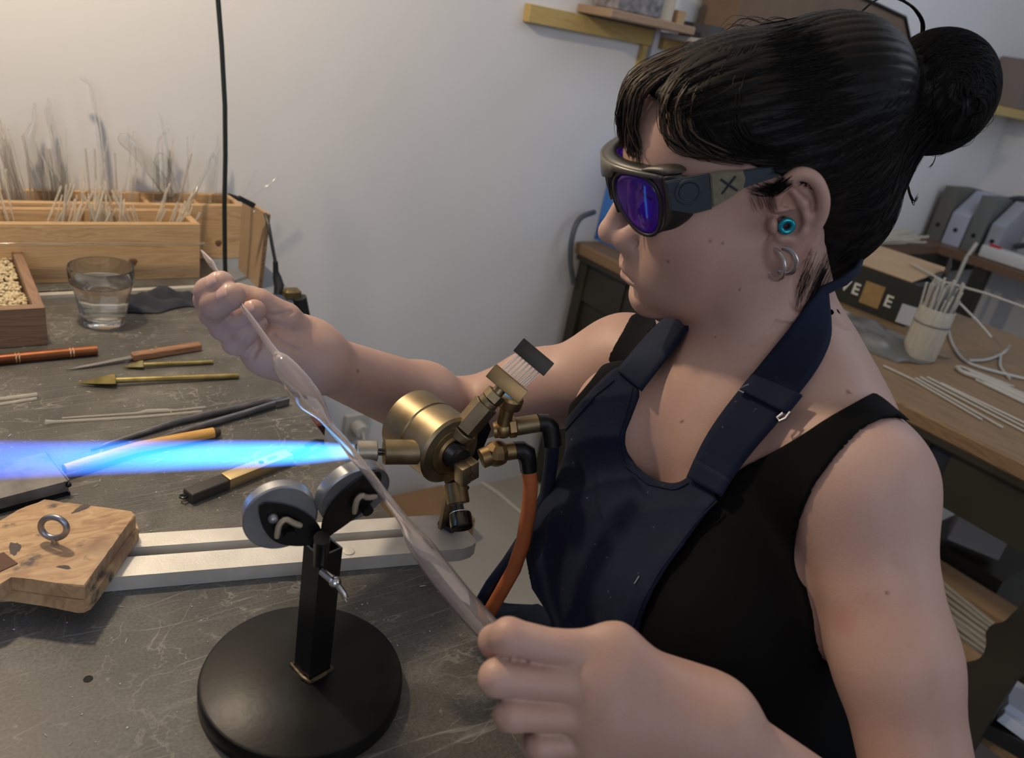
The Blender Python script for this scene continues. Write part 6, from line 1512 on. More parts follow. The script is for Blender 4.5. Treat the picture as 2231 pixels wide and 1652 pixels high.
# hoses
hz = MB(); hz.tube([at(1152, 1020, .690), at(1156, 1060, .695), at(1152, 1110, .70), at(1140, 1180, .715), at(1120, 1240, .73), at(1092, 1290, .75), at(1060, 1345, .78), at(1010, 1420, .86), at(990, 1470, .95)], .0068, n=14)
o = hz.build('gas_hose', noisy('orange_rubber', [(.40, .10, .028), (.50, .14, .04)], 30, (.45, .6)), loc=at(1060, 1345, .78), sharp=80); tag(o, 'orange rubber gas hose running down from the torch beside the apron', 'hose')
hz = MB(); hz.tube([at(1204, 965, .690), at(1200, 1010, .72), at(1190, 1080, .74), at(1150, 1160, .75), at(1108, 1225, .76), at(1070, 1275, .775), at(1045, 1318, .80), at(1000, 1390, .88), at(985, 1440, .95)], .0066, n=14)
o = hz.build('gas_hose', plain('navy_rubber_hose', (.010, .018, .035), .5), loc=at(1045, 1318, .80), sharp=80); tag(o, 'dark blue gas hose behind the orange one', 'hose')
# ------------------------------------------------------------------ flame
def flame_mat(L_):
    m = bpy.data.materials.new('gas_flame'); m.use_nodes = True; nt = m.node_tree; nt.nodes.clear(); L = nt.links.new
    out = node(nt, 'ShaderNodeOutputMaterial'); em = node(nt, 'ShaderNodeEmission'); L(em.outputs[0], out.inputs['Volume'])
    tc = node(nt, 'ShaderNodeTexCoord'); sp = node(nt, 'ShaderNodeSeparateXYZ'); L(tc.outputs['Object'], sp.inputs[0])
    def mth(op, a, b=None, c=None, clamp=False):
        n = node(nt, 'ShaderNodeMath', operation=op, use_clamp=clamp)
        for i, v in enumerate((a, b, c)):
            if v is None: continue
            if isinstance(v, (int, float)): n.inputs[i].default_value = v
            else: L(v, n.inputs[i])
        return n.outputs[0]
    r2 = mth('ADD', mth('MULTIPLY', sp.outputs[0], sp.outputs[0]), mth('MULTIPLY', sp.outputs[1], sp.outputs[1])); r = mth('SQRT', r2)
    z = mth('DIVIDE', sp.outputs[2], L_)                       # 0 at the tip, 1 far end
    rr = node(nt, 'ShaderNodeFloatCurve'); cv = rr.mapping.curves[0]
    pts = [(0, .0062), (.05, .0080), (.12, .0100), (.35, .0120), (.6, .0135), (.8, .0165), (1.0, .020)]
    cv.points[0].location = (pts[0][0], pts[0][1]*40); cv.points[1].location = (1, pts[-1][1]*40)
    for p in pts[1:-1]: cv.points.new(p[0], p[1]*40)
    rr.mapping.update(); L(z, rr.inputs['Value']); R = mth('DIVIDE', rr.outputs[0], 40)
    q = mth('DIVIDE', r, R); prof = mth('SUBTRACT', 1, mth('MULTIPLY', q, q), clamp=True); prof = mth('POWER', prof, 0.45)
    cr = ramp(nt, [(0.0, (0.50, 0.95, 1.0)), (0.06, (0.06, 0.62, 1.0)), (0.40, (0.035, 0.48, 1.0)), (0.60, (0.035, 0.24, 1.0)), (0.78, (0.06, 0.10, 0.9)), (1.0, (0.12, 0.06, 0.55))]); L(z, cr.inputs[0]); 
    er = ramp(nt, [(0.0, (1, 1, 1)), (0.5, (0.55, 0.55, 0.55)), (0.70, (0.38, 0.38, 0.38)), (0.86, (0.20, 0.20, 0.20)), (1.0, (0.10, 0.10, 0.10))]); L(z, er.inputs[0])
    # violet skirt: the outer shell of the flame is more violet than its core
    mx = node(nt, 'ShaderNodeMixRGB'); L(mth('POWER', q, 3.0, clamp=True), mx.inputs[0]); L(cr.outputs[0], mx.inputs[1]); mx.inputs[2].default_value = (0.06, 0.14, 1.0, 1)
    L(mx.outputs[0], em.inputs['Color']); L(mth('MULTIPLY', mth('MULTIPLY', prof, er.outputs[0]), 165.0), em.inputs['Strength'])
    return m
FL = 0.36
fp = [(.0062, 0), (.0082, .018), (.0102, .045), (.0122, .126), (.0137, .216), (.0168, .288), (.0205, FL)]
mb = MB(); mb.lathe(fp, n=32)
me_ = bpy.data.meshes.new('flame'); bmesh.ops.recalc_face_normals(mb.bm, faces=mb.bm.faces); mb.bm.to_mesh(me_); mb.bm.free()
fo = bpy.data.objects.new('flame', me_); C.objects.link(fo); me_.materials.append(flame_mat(FL)); fo.location = Vector(N0+ax*.001); fo.rotation_euler = Vector(ax).to_track_quat('Z', 'Y').to_euler()
tag(fo, 'long blue gas flame shooting left from the torch', 'flame')
# ------------------------------------------------------------------ roller stand
sc_ = onz(662, 1467, .767); sc_ = np.array([sc_[0], sc_[1], ZT])
MAT_STAND = noisy('black_stand_enamel', [(.003, .003, .003), (.006, .006, .0056), (.020, .019, .017)], 16, (.26, .50), .0, bump=.06, bscale=120, pos=(.35, .8), **{'Specular IOR Level': .22})
st_ = empty('roller_stand', sc_, 0, 'black roller stand with a heavy round base and two steel rollers', 'stand')
mb = MB(); mb.lathe([(.0755, 0), (.0770, .002), (.0770, .0135), (.0760, .0160), (.0740, .0170), (0, .0170)], sc_, (0, 0, 1), 96).build('base', MAT_STAND, st_, sharp=40)
tb = onz(680, 1455, ZT+.0170); rz = math.radians(-8)
ex_ = nrm(RT*np.array([1, 1, 0])); ey_ = np.array([-ex_[1], ex_[0], 0]); an = math.radians(48)
u1 = ex_*math.cos(an)+ey_*math.sin(an); u2 = -ex_*math.sin(an)+ey_*math.cos(an); hw = .0098; zt0, zt1 = ZT+.0170, .886
mb = MB(); orng = [(-hw, -hw), (hw, -hw), (hw, hw), (-hw, hw)]; ir = [(x*.84, y*.84) for x, y in orng]
lev = []
for rg_, z_ in ((orng, zt0), (orng, zt1), (ir, zt1), (ir, zt1-.04)): lev.append([mb.bm.verts.new(Vector((tb+u1*x+u2*y)*np.array([1, 1, 0])+np.array([0, 0, z_]))) for x, y in rg_])
for a, b2 in zip(lev[:-1], lev[1:]):
    for i in range(4): mb.bm.faces.new((a[i], a[(i+1) % 4], b2[(i+1) % 4], b2[i]))
mb.bm.faces.new(lev[-1]); mb.bm.faces.new(lev[0][::-1]); mb.build('square_post', MAT_BLACKMET, st_)
mb = MB(); wl = [tb+u1*x+u2*y+np.array([0, 0, .0005]) for x, y in [(q[0]*1.12, q[1]*1.12) for q in orng]]; mb.tube(sum([[wl[i]*(1-f_)+wl[(i+1) % 4]*f_+np.random.normal(0, .0004, 3) for f_ in (0, .25, .5, .75)] for i in range(4)], []), .0019, n=8, closed=True).build('weld_bead', noisy('weld', [(.03, .028, .022), (.20, .15, .08)], 150, (.3, .5), .6), st_)
rod_t = at(701, 1172, .535); rb_ = np.array([tb[0], tb[1], .86]); seg2 = MB().cyl(rb_, rod_t, .0056, .0056).build('inner_rod', MAT_BLACKMET, st_)
# wing screw
wsp = at(722, 1262, .552); wdir = nrm(RT*.75-UP*.45-FW*.45)
MB().cyl(wsp-wdir*.010, wsp+wdir*.002, .0032).build('screw', MAT_STEEL, st_); MB().sphere(wsp+wdir*.004, .0044, 10).build('screw_boss', MAT_STEEL, st_)
MB().tube([wsp+wdir*.005, wsp+wdir*.007+RT*.004-UP*.006, wsp+wdir*.006+RT*.006-UP*.010], [.0026, .0021, .0020], n=8).build('wing', MAT_STEEL, st_)
MAT_ROLL = noisy('grey_roller_steel', [(.26, .27, .30), (.40, .41, .44)], 40, (.3, .45), .85)
MAT_WING = plain('pale_wing_metal', (.45, .38, .28), .45, .5)
def roller(cpx, cpy, d, n3, r_, leaf, wing):
    c = at(cpx, cpy, d); th_ = .0100
    rt_ = empty_child = MB().lathe([(r_-.0012, 0), (r_, .0010), (r_, th_-.001), (r_-.0012, th_)], c-n3*th_, n3, 56).build('roller', MAT_ROLL, st_, sharp=30)
    # leaf-shaped arm in front
    pts = smooth_poly(leaf, 2); P0 = c+n3*.002; mb = MB()
    A_ = [mb.bm.verts.new(Vector(onpl(x, y, P0, n3))) for x, y in pts]; B_ = [mb.bm.verts.new(Vector(onpl(x, y, P0, n3)-n3*.0018)) for x, y in pts]; n_ = len(pts)
    mb.bm.faces.new(A_); mb.bm.faces.new(B_[::-1]); [mb.bm.faces.new((A_[i], B_[i], B_[(i+1) % n_], A_[(i+1) % n_])) for i in range(n_)]
    mb.build('leaf_arm', MAT_BLACKMET, st_)
    w = [onpl(x, y, P0+n3*.004, n3) for x, y in wing]; mb = MB(); mb.tube(bez(w, 12), [.0016]+[.0021]*10+[.0016], n=8).build('wing_nut', MAT_WING, st_)
    mb = MB(); mid = onpl(sum(x for x, y in wing)/len(wing)+2, sum(y for x, y in wing)/len(wing)+10, P0, n3); mb.cyl(mid, mid+n3*.007, .0040).build('nut_boss', MAT_BLACKMET, st_)
nL = nrm(-FW*.80+RT*.42-UP*.40); nR = nrm(-FW*.60+RT*.54-UP*.60)
roller(612, 1130, .528, nL, .0250, [(562, 1098), (600, 1096), (640, 1104), (676, 1124), (700, 1150), (702, 1172), (690, 1186), (650, 1192), (605, 1186), (580, 1165), (566, 1135)], [(603, 1172), (608, 1145), (622, 1132), (640, 1140), (657, 1146)])
roller(775, 1082, .540, nR, .0262, [(700, 1160), (706, 1128), (728, 1092), (765, 1056), (800, 1034), (830, 1025), (832, 1045), (822, 1080), (795, 1112), (760, 1140), (722, 1166), (704, 1180)], [(772, 1118), (777, 1092), (788, 1080), (800, 1084), (820, 1082)])
MB().sphere(onpl(595, 1130, at(612, 1130, .528)+nL*.004, nL), .0035, 8).build('rivet', MAT_ROLL, st_)
# ------------------------------------------------------------------ the glass being worked
def dwork(x): 
    q = (x-480)/(1070-480); return 1/((1-q)/.598+q/.452)
W = [(437, 545, .8), (441, 548, 2.5), (452, 563, 6), (460, 573, 7.5), (470, 588, 5), (482, 602, 3.2), (520, 655, 4), (560, 712, 6.5), (590, 757, 8.5), (603, 774, 10), (612, 786, 19), (628, 808, 25), (650, 838, 29), (672, 868, 29), (690, 888, 22), (705, 908, 13), (722, 932, 9), (745, 958, 10), (770, 992, 11), (800, 1028, 10), (830, 1068, 9.5), (860, 1108, 10), (885, 1143, 13), (900, 1168, 20), (918, 1192, 26), (960, 1250, 28), (1010, 1312, 28), (1060, 1368, 28), (1100, 1412, 27), (1150, 1470, 26), (1190, 1515, 25)]
Pw = [at(x, y, dwork(x)) for x, y, r in W]; rw = [r*dwork(x)/FPX for x, y, r in W]
Pw = list(bez(Pw, 90)); rw = np.interp(np.linspace(0, 1, 90), np.linspace(0, 1, len(W)), rw)
mb = MB(); mb.tube(Pw, rw, n=24)
m, nt, b = M_('worked_glass'); b.inputs['Base Color'].default_value = (0.95, 0.90, 0.90, 1); b.inputs['Transmission Weight'].default_value = 0.94; b.inputs['Roughness'].default_value = 0.02; b.inputs['IOR'].default_value = 1.46
o = mb.build('glass_tube', m, loc=Pw[45], sharp=80); md = o.modifiers.new('s', 'SOLIDIFY'); md.thickness = 0.0008; md.offset = -1
tag(o, 'hollow glass tube with a blown bulb, held between both hands across the flame', 'glass tube')
# crumbs of glass scattered on the bench
r = np.random.default_rng(9); n_ = 520; ln = r.random(n_) < .22
V_, F_ = scatter(n_, np.stack([r.uniform(-.25, .36, n_), r.uniform(.40, 1.27, n_), np.full(n_, ZT+.0004)], 1), r.uniform(.0003, .0010, n_), np.stack([np.where(ln, 5, 1.), np.where(ln, .5, 1.), np.full(n_, .5)], 1), 10)
me = arr_mesh('glass_crumbs', V_, F_)
tag(link('glass_crumbs', me, plain('white_glass_chips', (.62, .62, .58), .25)), 'tiny white chips of glass scattered over the workbench', 'glass chips', kind='stuff')
# ------------------------------------------------------------------ the desk behind her
desk = empty('old_desk', (1.75, 0.55, 0), 0, 'old dark desk with a brown wooden top behind the woman', 'desk')
MB().box((1.80, 0.50, .735), (.82, 2.02, .030), bevel=.004).build('desk_top', MAT_DESK, desk)
MB().box((1.405, 0.50, .714), (.02, 2.0, .020), bevel=.004).build('edge_moulding', MAT_DARKW, desk)
MB().box((1.425, 0.99, .652), (.02, .98, .105)).build('front_rail', MAT_DARKW, desk); MB().box((1.425, .02, .652), (.02, .88, .105)).build('drawer_front', MAT_DARKW, desk); MB().box((1.432, .48, .652), (.02, .05, .105)).build('gap_panel', plain('blue_black_panel', (.012, .018, .028), .5), desk)
# cupboard part next to the wall: panels with frame
MB().box((1.435, 1.27, .37), (.02, .44, .62)).build('door_panel', MAT_DARKW, desk)
for y in (1.48, 1.33, 1.06): MB().box((1.42, y, .36), (.02, .035, .70)).build('stile', MAT_DARKW, desk)
MB().box((1.80, 1.045, .36), (.74, .02, .70)).build('inner_side', MAT_DARKW, desk)
for x, y in ((2.16, 1.46), (2.16, -.44), (1.46, -.44)): MB().box((x, y, .36), (.05, .05, .72)).build('leg', MAT_DARKW, desk)
# front leg board with its scrolled edge
pr = [(-.045, .60), (.0, .60), (-.045+.045, .56), (.0, .52), (.012, .46), (.03, .44), (.012, .405), (.016, .37), (.045, .33), (.052, .29), (.040, .25), (.050, .19), (.055, .10), (.05, 0), (-.045, 0)]
MB().prism(smooth_poly([(y, z) for y, z in pr], 1), (1.415, .262, 0), (0, 1, 0), (0, 0, 1), (1, 0, 0), .022).build('scrolled_leg', MAT_DARKW, desk)
MB().box((1.645, .05, .23), (.41, 1.30, .02)).build('lower_shelf', MAT_DESK, desk)
# under the desk: cardboard tray with glass rods, white folded cards in a black tray, a pale brick
tray = empty('cardboard_tray', (1.70, .40, .24), 0, 'cardboard tray of glass rods on the shelf under the desk', 'tray')
MB().box((1.70, .42, .244), (.26, .34, .006)).build('base', MAT_CARD, tray)
for x in (1.575, 1.825): MB().box((x, .42, .268), (.006, .34, .045), rot=Matrix.Rotation(.15, 3, 'Y')).build('side', MAT_CARD, tray)
for y in (.252, .588): MB().box((1.70, y, .268), (.26, .006, .045)).build('side', MAT_CARD, tray)
big = rod_mesh(.29, .0048, n=8, hollow=True)
rg = random.Random(4)
for k in range(22): put_rod(big, (1.60+rg.uniform(0, .13), .265+rg.uniform(-.005, .03), .253+.009*(k % 4)), (rg.uniform(.0, .25), 1, rg.uniform(-.01, .03)), 'glass rod lying in the cardboard tray under the desk', 'glass rods in the tray under the desk')
cards = empty('card_tray', (1.50, .215, .24), 0, 'small black tray holding folded pale blue-white cards under the desk', 'tray')
MB().box((1.505, .185, .256), (.13, .11, .03), rot=Matrix.Rotation(.3, 3, 'Z')).build('tray', MAT_BLACKMET, cards)
for k in range(2): MB().box((1.50+.012*k, .187+.008*k, .282+.012*k), (.10-.01*k, .085, .022), rot=Matrix.Rotation(.3+.1*k, 3, 'Z') @ Matrix.Rotation(.2, 3, 'X'), bevel=.001).build('folded_card', plain('pale_card', (.55, .62, .74), .7), cards)
wbk = onx(2133, 1158, 1.9); o = MB().box(wbk, (.07, .11, .07), rot=Matrix.Rotation(.4, 3, 'Z'), bevel=.002).build('white_block', plain('grey_white_block', (.42, .42, .44), .7), loc=wbk-np.array([0, 0, .035])); tag(o, 'grey-white block under the desk behind the dark rail', 'block')
MB().box((wbk[0]+.1, wbk[1], wbk[2]/2-.0175-.01), (.3, .2, wbk[2]-.035-.02)).build('crate', MAT_DARKW, desk)
for k, (x, y, c) in enumerate(((1.62, .20, (.30, .26, .22)), (1.70, .14, (.20, .21, .23)), (1.60, .12, (.34, .30, .26)))):
    mb = MB(); mb.sphere((x, y, .275+.004*k), (.035, .03, .034), 10); mb2 = mb.build('crumpled_paper', plain('paper_scrap', c, .8), loc=(x, y, .241)); tag(mb2, ['crumpled beige paper under the desk at the right edge', 'crumpled grey bag under the desk at the right edge', 'folded tan wrapping scrap above the card tray'][k], 'paper')
    t_ = bpy.data.textures.new('cr', 'CLOUDS'); t_.noise_scale = .02; md = mb2.modifiers.new('d', 'DISPLACE'); md.texture = t_; md.strength = .02
# blue folder on the desk by the wall
o = MB().box((1.476, 1.500, .896), (.012, .05, .29), bevel=.002).build('blue_folder', plain('blue_plastic_sheet', (.045, .20, .62), .45), loc=(1.476, 1.50, .75)); 
bf = o; bf.scale = (1, 1, 1); tag(o, 'bright blue folder standing on the desk behind her face', 'folder')
o2 = MB().box((1.49, 1.42, .88), (.010, .15, .255), bevel=.002)
bpy.data.objects.remove(bf); o = MB().prism([(-.19, 0), (.022, 0), (.018, .285), (-.19, .285)], (1.474, 1.505, .7505), (0, 1, 0), (0, 0, 1), (1, 0, 0), .01, bevel=.001).build('blue_folder', bpy.data.materials['blue_plastic_sheet'], loc=(1.474, 1.43, .7505)); o2.bm.free()
tag(o, 'bright blue folder standing on the desk behind her face', 'folder')
mb = MB(); mb.tube(bez([ony(1295, 462, 1.50), ony(1262, 478, 1.49), ony(1246, 520, 1.48), ony(1243, 570, 1.48), ony(1250, 618, 1.48)], 20), .007, n=10)
tag(mb.build('grey_cable', plain('grey_cable', (.07, .08, .09), .5), loc=ony(1250, 618, 1.48), sharp=80), 'grey cable looping over the wall end of the desk', 'cable')
# black shoe box with white letters
bxp = empty('shoe_box', (1.95, .99, .75), 0, 'black shoe box with white letters and its cardboard lid open, on the desk', 'box')
MAT_BOXB = plain('matt_black_card', (.012, .014, .012), .55)
MB().box((1.95, 1.00, .802), (.19, .335, .104), rot=Matrix.Rotation(.08, 3, 'Z'), bevel=.001).build('box_body', MAT_BOXB, bxp)
Rz = Matrix.Rotation(.08, 4, 'Z'); 
def text(txt, size, mat, M, par, name='lettering', ext=.0004):
    cu = bpy.data.curves.new(name, 'FONT'); cu.body = txt; cu.size = size; cu.extrude = ext; cu.offset = size*.02; cu.space_character = 1.15; cu.align_x = 'CENTER'; cu.align_y = 'CENTER'
    t = bpy.data.objects.new('tmp', cu); C.objects.link(t); dg = bpy.context.evaluated_depsgraph_get(); me = bpy.data.meshes.new_from_object(t.evaluated_get(dg)); bpy.data.objects.remove(t)
    o = bpy.data.objects.new(name, me); C.objects.link(o); me.materials.clear(); me.materials.append(mat); o.parent = par
    o.matrix_local = par.matrix_basis.inverted() @ M; return o
fc = Matrix.Translation((1.95, 1.0, .802)) @ Rz @ Matrix.Translation((-.0960, 0, 0)) @ Matrix(((0, 0, -1, 0), (-1, 0, 0, 0), (0, 1, 0, 0), (0, 0, 0, 1)))
# the word runs along the long face; the tan sticker hides two of its letters
for i, ch in enumerate('CONVERSE'):
    if ch in 'RS' : continue
    text(ch, .040, plain('white_print', (.62, .62, .58), .6) if i == 0 else bpy.data.materials['white_print'], fc @ Matrix.Translation((-.088+.0285*i, -.008, .0008)), bxp)
stk = MB().box((0, 0, 0), (.050, .056, .0006)).build('sticker', noisy('tan_sticker', [(.26, .16, .06), (.34, .22, .09)], 60, (.6, .7)), bxp, local=False); stk.matrix_local = bxp.matrix_basis.inverted() @ fc @ Matrix.Translation((-.088+.0285*5.5, -.006, .001))
fl_ = MB().box((0, 0, 0), (.20, .33, .004), bevel=.001).build('lid_flap', MAT_CARD, bxp, local=False); fl_.matrix_local = bxp.matrix_basis.inverted() @ Matrix.Translation((1.955, 1.02, .866)) @ Rz @ Matrix.Rotation(-.10, 4, 'Y')
fl_ = MB().prism([(0, 0), (.12, 0), (.11, .07), (.02, .06)], (0, 0, 0), (1, 0, 0), (0, 0, 1), (0, 1, 0), .003).build('end_flap', MAT_BOXB, bxp, local=False); fl_.matrix_local = bxp.matrix_basis.inverted() @ Matrix.Translation((1.93, .80, .845)) @ Matrix.Rotation(.5, 4, 'Z')
o = MB().box((1.83, .805, .790), (.003, .05, .045), rot=Matrix.Rotation(.35, 3, 'Z')).build('label_card', plain('grey_white_label', (.45, .46, .50), .6), bxp)
# jar crammed with rods
jc = onz(1998, 778, .75); jc = np.array([jc[0], jc[1], .75]); jar = empty('rod_jar', jc, 0, 'clear jar crammed with whitish glass rods on the desk', 'jar')
mb = MB(); mb.lathe([(0, .001), (.033, 0), (.036, .003), (.036, .112), (.0345, .114), (.0335, .112), (.0335, .006), (0, .005)], jc, (0, 0, 1), 36, close=False).build('jar', MAT_GLASSF, jar, sharp=50)
MB().lathe([(.0363, .078), (.0368, .079), (.0368, .080), (.0363, .081)], jc, (0, 0, 1), 36).build('rim_line', plain('jar_line', (.10, .10, .10), .4), jar)
MAT_STRAW = plain('milky_glass', (.50, .50, .47), .3, 0.0, **{'Transmission Weight': .25})
sm = [rod_mesh(.13+.012*k, .0026, n=8, hollow=True) for k in range(4)]
for s_ in sm: s_.materials.clear(); s_.materials.append(MAT_STRAW)
rg = random.Random(8)
for k in range(60):
    a = rg.uniform(0, 6.28); r_ = .029*math.sqrt(rg.random()); t_ = rg.uniform(.0, .30)
    put_rod(sm[k % 4], jc+np.array([r_*math.cos(a)*.8, r_*math.sin(a)*.8, .007]), (math.cos(a)*t_*.5+.02, math.sin(a)*t_*.5, 1), 'one of the whitish glass rods standing in the clear jar', 'glass rods in the jar')
# plastic bag of rods left of the jar
MAT_BAG = thin_glass('clear_film', milk=.10, edge=1.5, rough=.2)
bc = onz(1895, 735, .75); P = []
for i in range(26):
    row = []
    for j in range(20):
        u = i/25*2-1; v = j/19*2-1
        z = .028*(1-u*u)*(1-v*v)+.006*math.sin(7*u+3*v)*math.cos(5*v-2*u)*(1-abs(u)**3)+.0015
        row.append(bc+np.array([.095*u+.01*math.sin(4*v), .13*v+.01*math.sin(5*u), max(z, .0012)]))
    P.append(row)
mb = MB(); mb.grid(P); o = mb.build('plastic_bag', MAT_BAG, loc=bc*np.array([1, 1, 0])+np.array([0, 0, .75]), sharp=80); md = o.modifiers.new('s', 'SOLIDIFY'); md.thickness = .0006
tag(o, 'crumpled clear plastic bag of glass rods between the shoe box and the jar', 'bag')
for k in range(26): put_rod(sm[k % 4], bc+np.array([rg.uniform(-.06, .06), rg.uniform(-.10, .0), .003+.004*(k % 4)]), (rg.uniform(-.25, .25), 1, .02), 'whitish glass rod lying inside the crumpled plastic bag', 'glass rods in the plastic bag')
# rods on the desk top
def desk_rod(pts, r_, lab, grp=None, z=.7505, mat=None):
    P_ = [onz(x, y, z+r_) if len(q) == 0 else onz(x, y, z+r_+q[0]) for x, y, *q in pts]; mb = MB(); mb.tube(bez(P_, 14) if len(P_) > 2 else P_, r_, n=8)
    o = mb.build('glass_rod', mat or MAT_STRAW, loc=P_[0]*np.array([1, 1, 0])+np.array([0, 0, .75]), sharp=80); return tag(o, lab, 'glass rod', grp)
for k, (a, b2) in enumerate((((1925, 797), (1990, 828)), ((1990, 828), (2140, 915)), ((1995, 824), (2185, 932)), ((2005, 822), (2240, 945)), ((2020, 822), (2250, 940)), ((2050, 835), (2260, 935)))):
    desk_rod([a, b2], .0022, 'long thin glass rod in the bundle lying along the front edge of the desk', 'glass rods along the desk edge')
desk_rod([(2065, 715), (2075, 750), (2100, 785), (2150, 805), (2250, 830)], .0035, 'bent glass rod sweeping right from the foot of the jar')
desk_rod([(2085, 800), (2100, 812), (2160, 835), (2260, 880)], .0045, 'thick glass rod with a forked end right of the jar')
desk_rod([(2110, 786), (2150, 784), (2185, 770), (2200, 752, .02)], .0035, 'glass rod curving upward at the right edge of the desk')
desk_rod([(2180, 775), (2180, 800), (2200, 825)], .003, 'short curved glass rod hanging at the right edge of the desk')
for k in range(16):
    x = 2090+k*4.5; y = 800+k*2.2+rg.uniform(-6, 10); desk_rod([(x, y), (x+110, y+48+rg.uniform(-6, 6))], .0022, 'thin glass rod in the tangled pile at the right of the desk', 'tangled glass rods on the desk')
tip_ = at(1985, 575, 1.95); desk_l = [tip_, at(2060, 615, 1.85), at(2150, 640, 1.78), at(2260, 680, 1.70)]
mb = MB(); mb.tube(desk_l, .0028, n=8); tag(mb.build('glass_rod', MAT_STRAW, loc=desk_l[0], sharp=80), 'long glass rod jutting right from the top of the shoe box', 'glass rod')
mb = MB(); mb.tube([at(2020, 600, 1.93), at(2075, 645, 1.88), at(2130, 700, 1.84), at(2160, 735, 1.82)], .0028, n=8); tag(mb.build('glass_rod', MAT_STRAW, loc=at(2160, 735, 1.82), sharp=80), 'glass rod sloping down behind the jar', 'glass rod')

# ------------------------------------------------------------------ far counter in the corner
fcn = empty('far_counter', (3.2, 1.3, 0), 0, 'brown wooden counter running round the far corner of the room', 'counter')
MAT_FARW = wood('far_counter_wood', (.13, .075, .045), (.17, .10, .06), (.10, .055, .03), 'Y', .8)
MB().box((2.92, 1.46, .735), (1.36, .14, .03)).build('top', MAT_FARW, fcn); MB().box((3.385, .55, .735), (.44, 1.68, .03)).build('top', MAT_FARW, fcn)
MB().box((2.92, 1.40, .68), (1.36, .02, .08)).build('rail', MAT_DARKW, fcn); MB().box((3.20, 1.22, .36), (.05, .05, .72)).build('leg', MAT_DARKW, fcn); MB().box((3.20, -.2, .36), (.05, .05, .72)).build('leg', MAT_DARKW, fcn)
MB().box((2.28, 1.46, .36), (.05, .05, .72)).build('leg', MAT_DARKW, fcn)
MAT_BIN = [plain('olive_board', (.11, .11, .09), .6), plain('white_board', (.38, .41, .50), .5), plain('grey_green_board', (.13, .15, .14), .6), plain('pale_grey_board', (.30, .32, .36), .6)]
for k, (px, mi, lab, w_) in enumerate(((2078, 0, 'dark olive magazine file, leftmost on the far counter', .06), (2112, 1, 'white magazine file between the olive and green ones', .07), (2148, 2, 'grey-green magazine file on the far counter', .06), (2178, 3, 'pale grey file at the right of the group', .05))):
    p = onz(px-30, 520+k*6, .75); b0 = np.array([3.36, 1.47-.072*k, .75]); 
    r_ = empty('magazine_file', b0, 0, lab, 'file')
    MB().prism([(-.10, 0), (.10, 0), (.10, .21), (.02, .21), (-.10, .12 if k % 2 else .21)], b0-np.array([0, w_/2, 0]), (1, 0, 0), (0, 0, 1), (0, 1, 0), w_, bevel=.002).build('case', MAT_BIN[mi], r_)
    MB().cyl(b0+np.array([-.101, 0, .06]), b0+np.array([-.103, 0, .06]), .008).build('finger_hole', MAT_BLACKMET, r_)
ps = empty('power_strip', (3.27, 1.17, .75), 0, 'white power strip with a red switch on the far counter', 'power strip')
MB().box((3.23, 1.14, .775), (.06, .24, .045), bevel=.006, seg=2).build('strip', plain('white_plastic', (.62, .62, .62), .4), ps); MB().box((3.22, 1.22, .80), (.025, .04, .012), bevel=.003).build('switch', plain('red_switch', (.45, .02, .02), .4), ps)
mb = MB(); cR = onx(2215, 485, 3.40); mb.tube([cR+np.array([0, .10*math.cos(t), .09*math.sin(t)+.0]) for t in np.linspace(-.9, 4.4, 30)], .011, n=10); tag(mb.build('coiled_cable', plain('dark_grey_cable', (.045, .055, .065), .5), loc=cR, sharp=80), 'thick grey cable looping up from the far counter', 'cable')
MB().tube([onx(2128, 530, 3.20), onx(2105, 562, 3.165), onx(2088, 600, 3.16), onx(2070, 640, 3.16)], .007, n=8).build('cord', plain('cream_cord', (.5, .48, .42), .6), ps)
dv = empty('black_device', (3.25, .93, .75), 0, 'black device with a white lid at the right end of the far counter', 'device')
MB().box((3.27, .93, .80), (.16, .18, .10), rot=Matrix.Rotation(.2, 3, 'Z'), bevel=.01).build('body', MAT_BLACKMET, dv); MB().box((3.25, .93, .865), (.17, .19, .02), rot=Matrix.Rotation(.2, 3, 'Z'), bevel=.006).build('lid', bpy.data.materials['white_plastic'], dv)
for k in range(30): put_rod(big, (2.45+rg.uniform(0, .35), 1.42+rg.uniform(-.02, .07), .756+.008*(k % 4)), (1, rg.uniform(-.12, .12), rg.uniform(0, .05)), 'thick glass tube in the stack lying on the far counter', 'glass tubes on the far counter')
o = MB().box((2.62, 1.515, .90), (.40, .012, .20), bevel=.002).build('pale_sheet', plain('pale_sheet', (.42, .46, .52), .5), loc=(2.62, 1.515, .80)); o.location.z = .80; tag(o, 'pale sheet leaning against the wall behind the stacked tubes', 'sheet')
# ------------------------------------------------------------------ things on the wall
YW = 1.53
def wallbar(name, x0, x1, z0, z1, th_, mat, lab, cat, y=YW):
    o = MB().box(((x0+x1)/2, y-th_/2, (z0+z1)/2), (x1-x0, th_, z1-z0), bevel=.001).build(name, mat, loc=((x0+x1)/2, y-th_/2, z0)); return tag(o, lab, cat)
wallbar('wall_batten', 1.116, 1.503, 1.249, 1.286, .022, MAT_YELLOW, 'yellow wooden batten screwed to the wall, left of the upright', 'batten')
wallbar('wall_batten', 1.543, 2.60, 1.247, 1.272, .022, MAT_YELLOW, 'yellow wooden batten under the big cardboard box', 'batten')
wallbar('wall_batten', 1.483, 1.500, 1.02, 1.249, .016, MAT_YELLOW, 'thin upright yellow batten going down behind the hair', 'batten')
wallbar('metal_upright', 1.509, 1.527, .95, 1.290, .020, plain('lilac_white_metal', (.62, .62, .68), .4), 'white metal upright on the wall beside the yellow batten', 'upright')
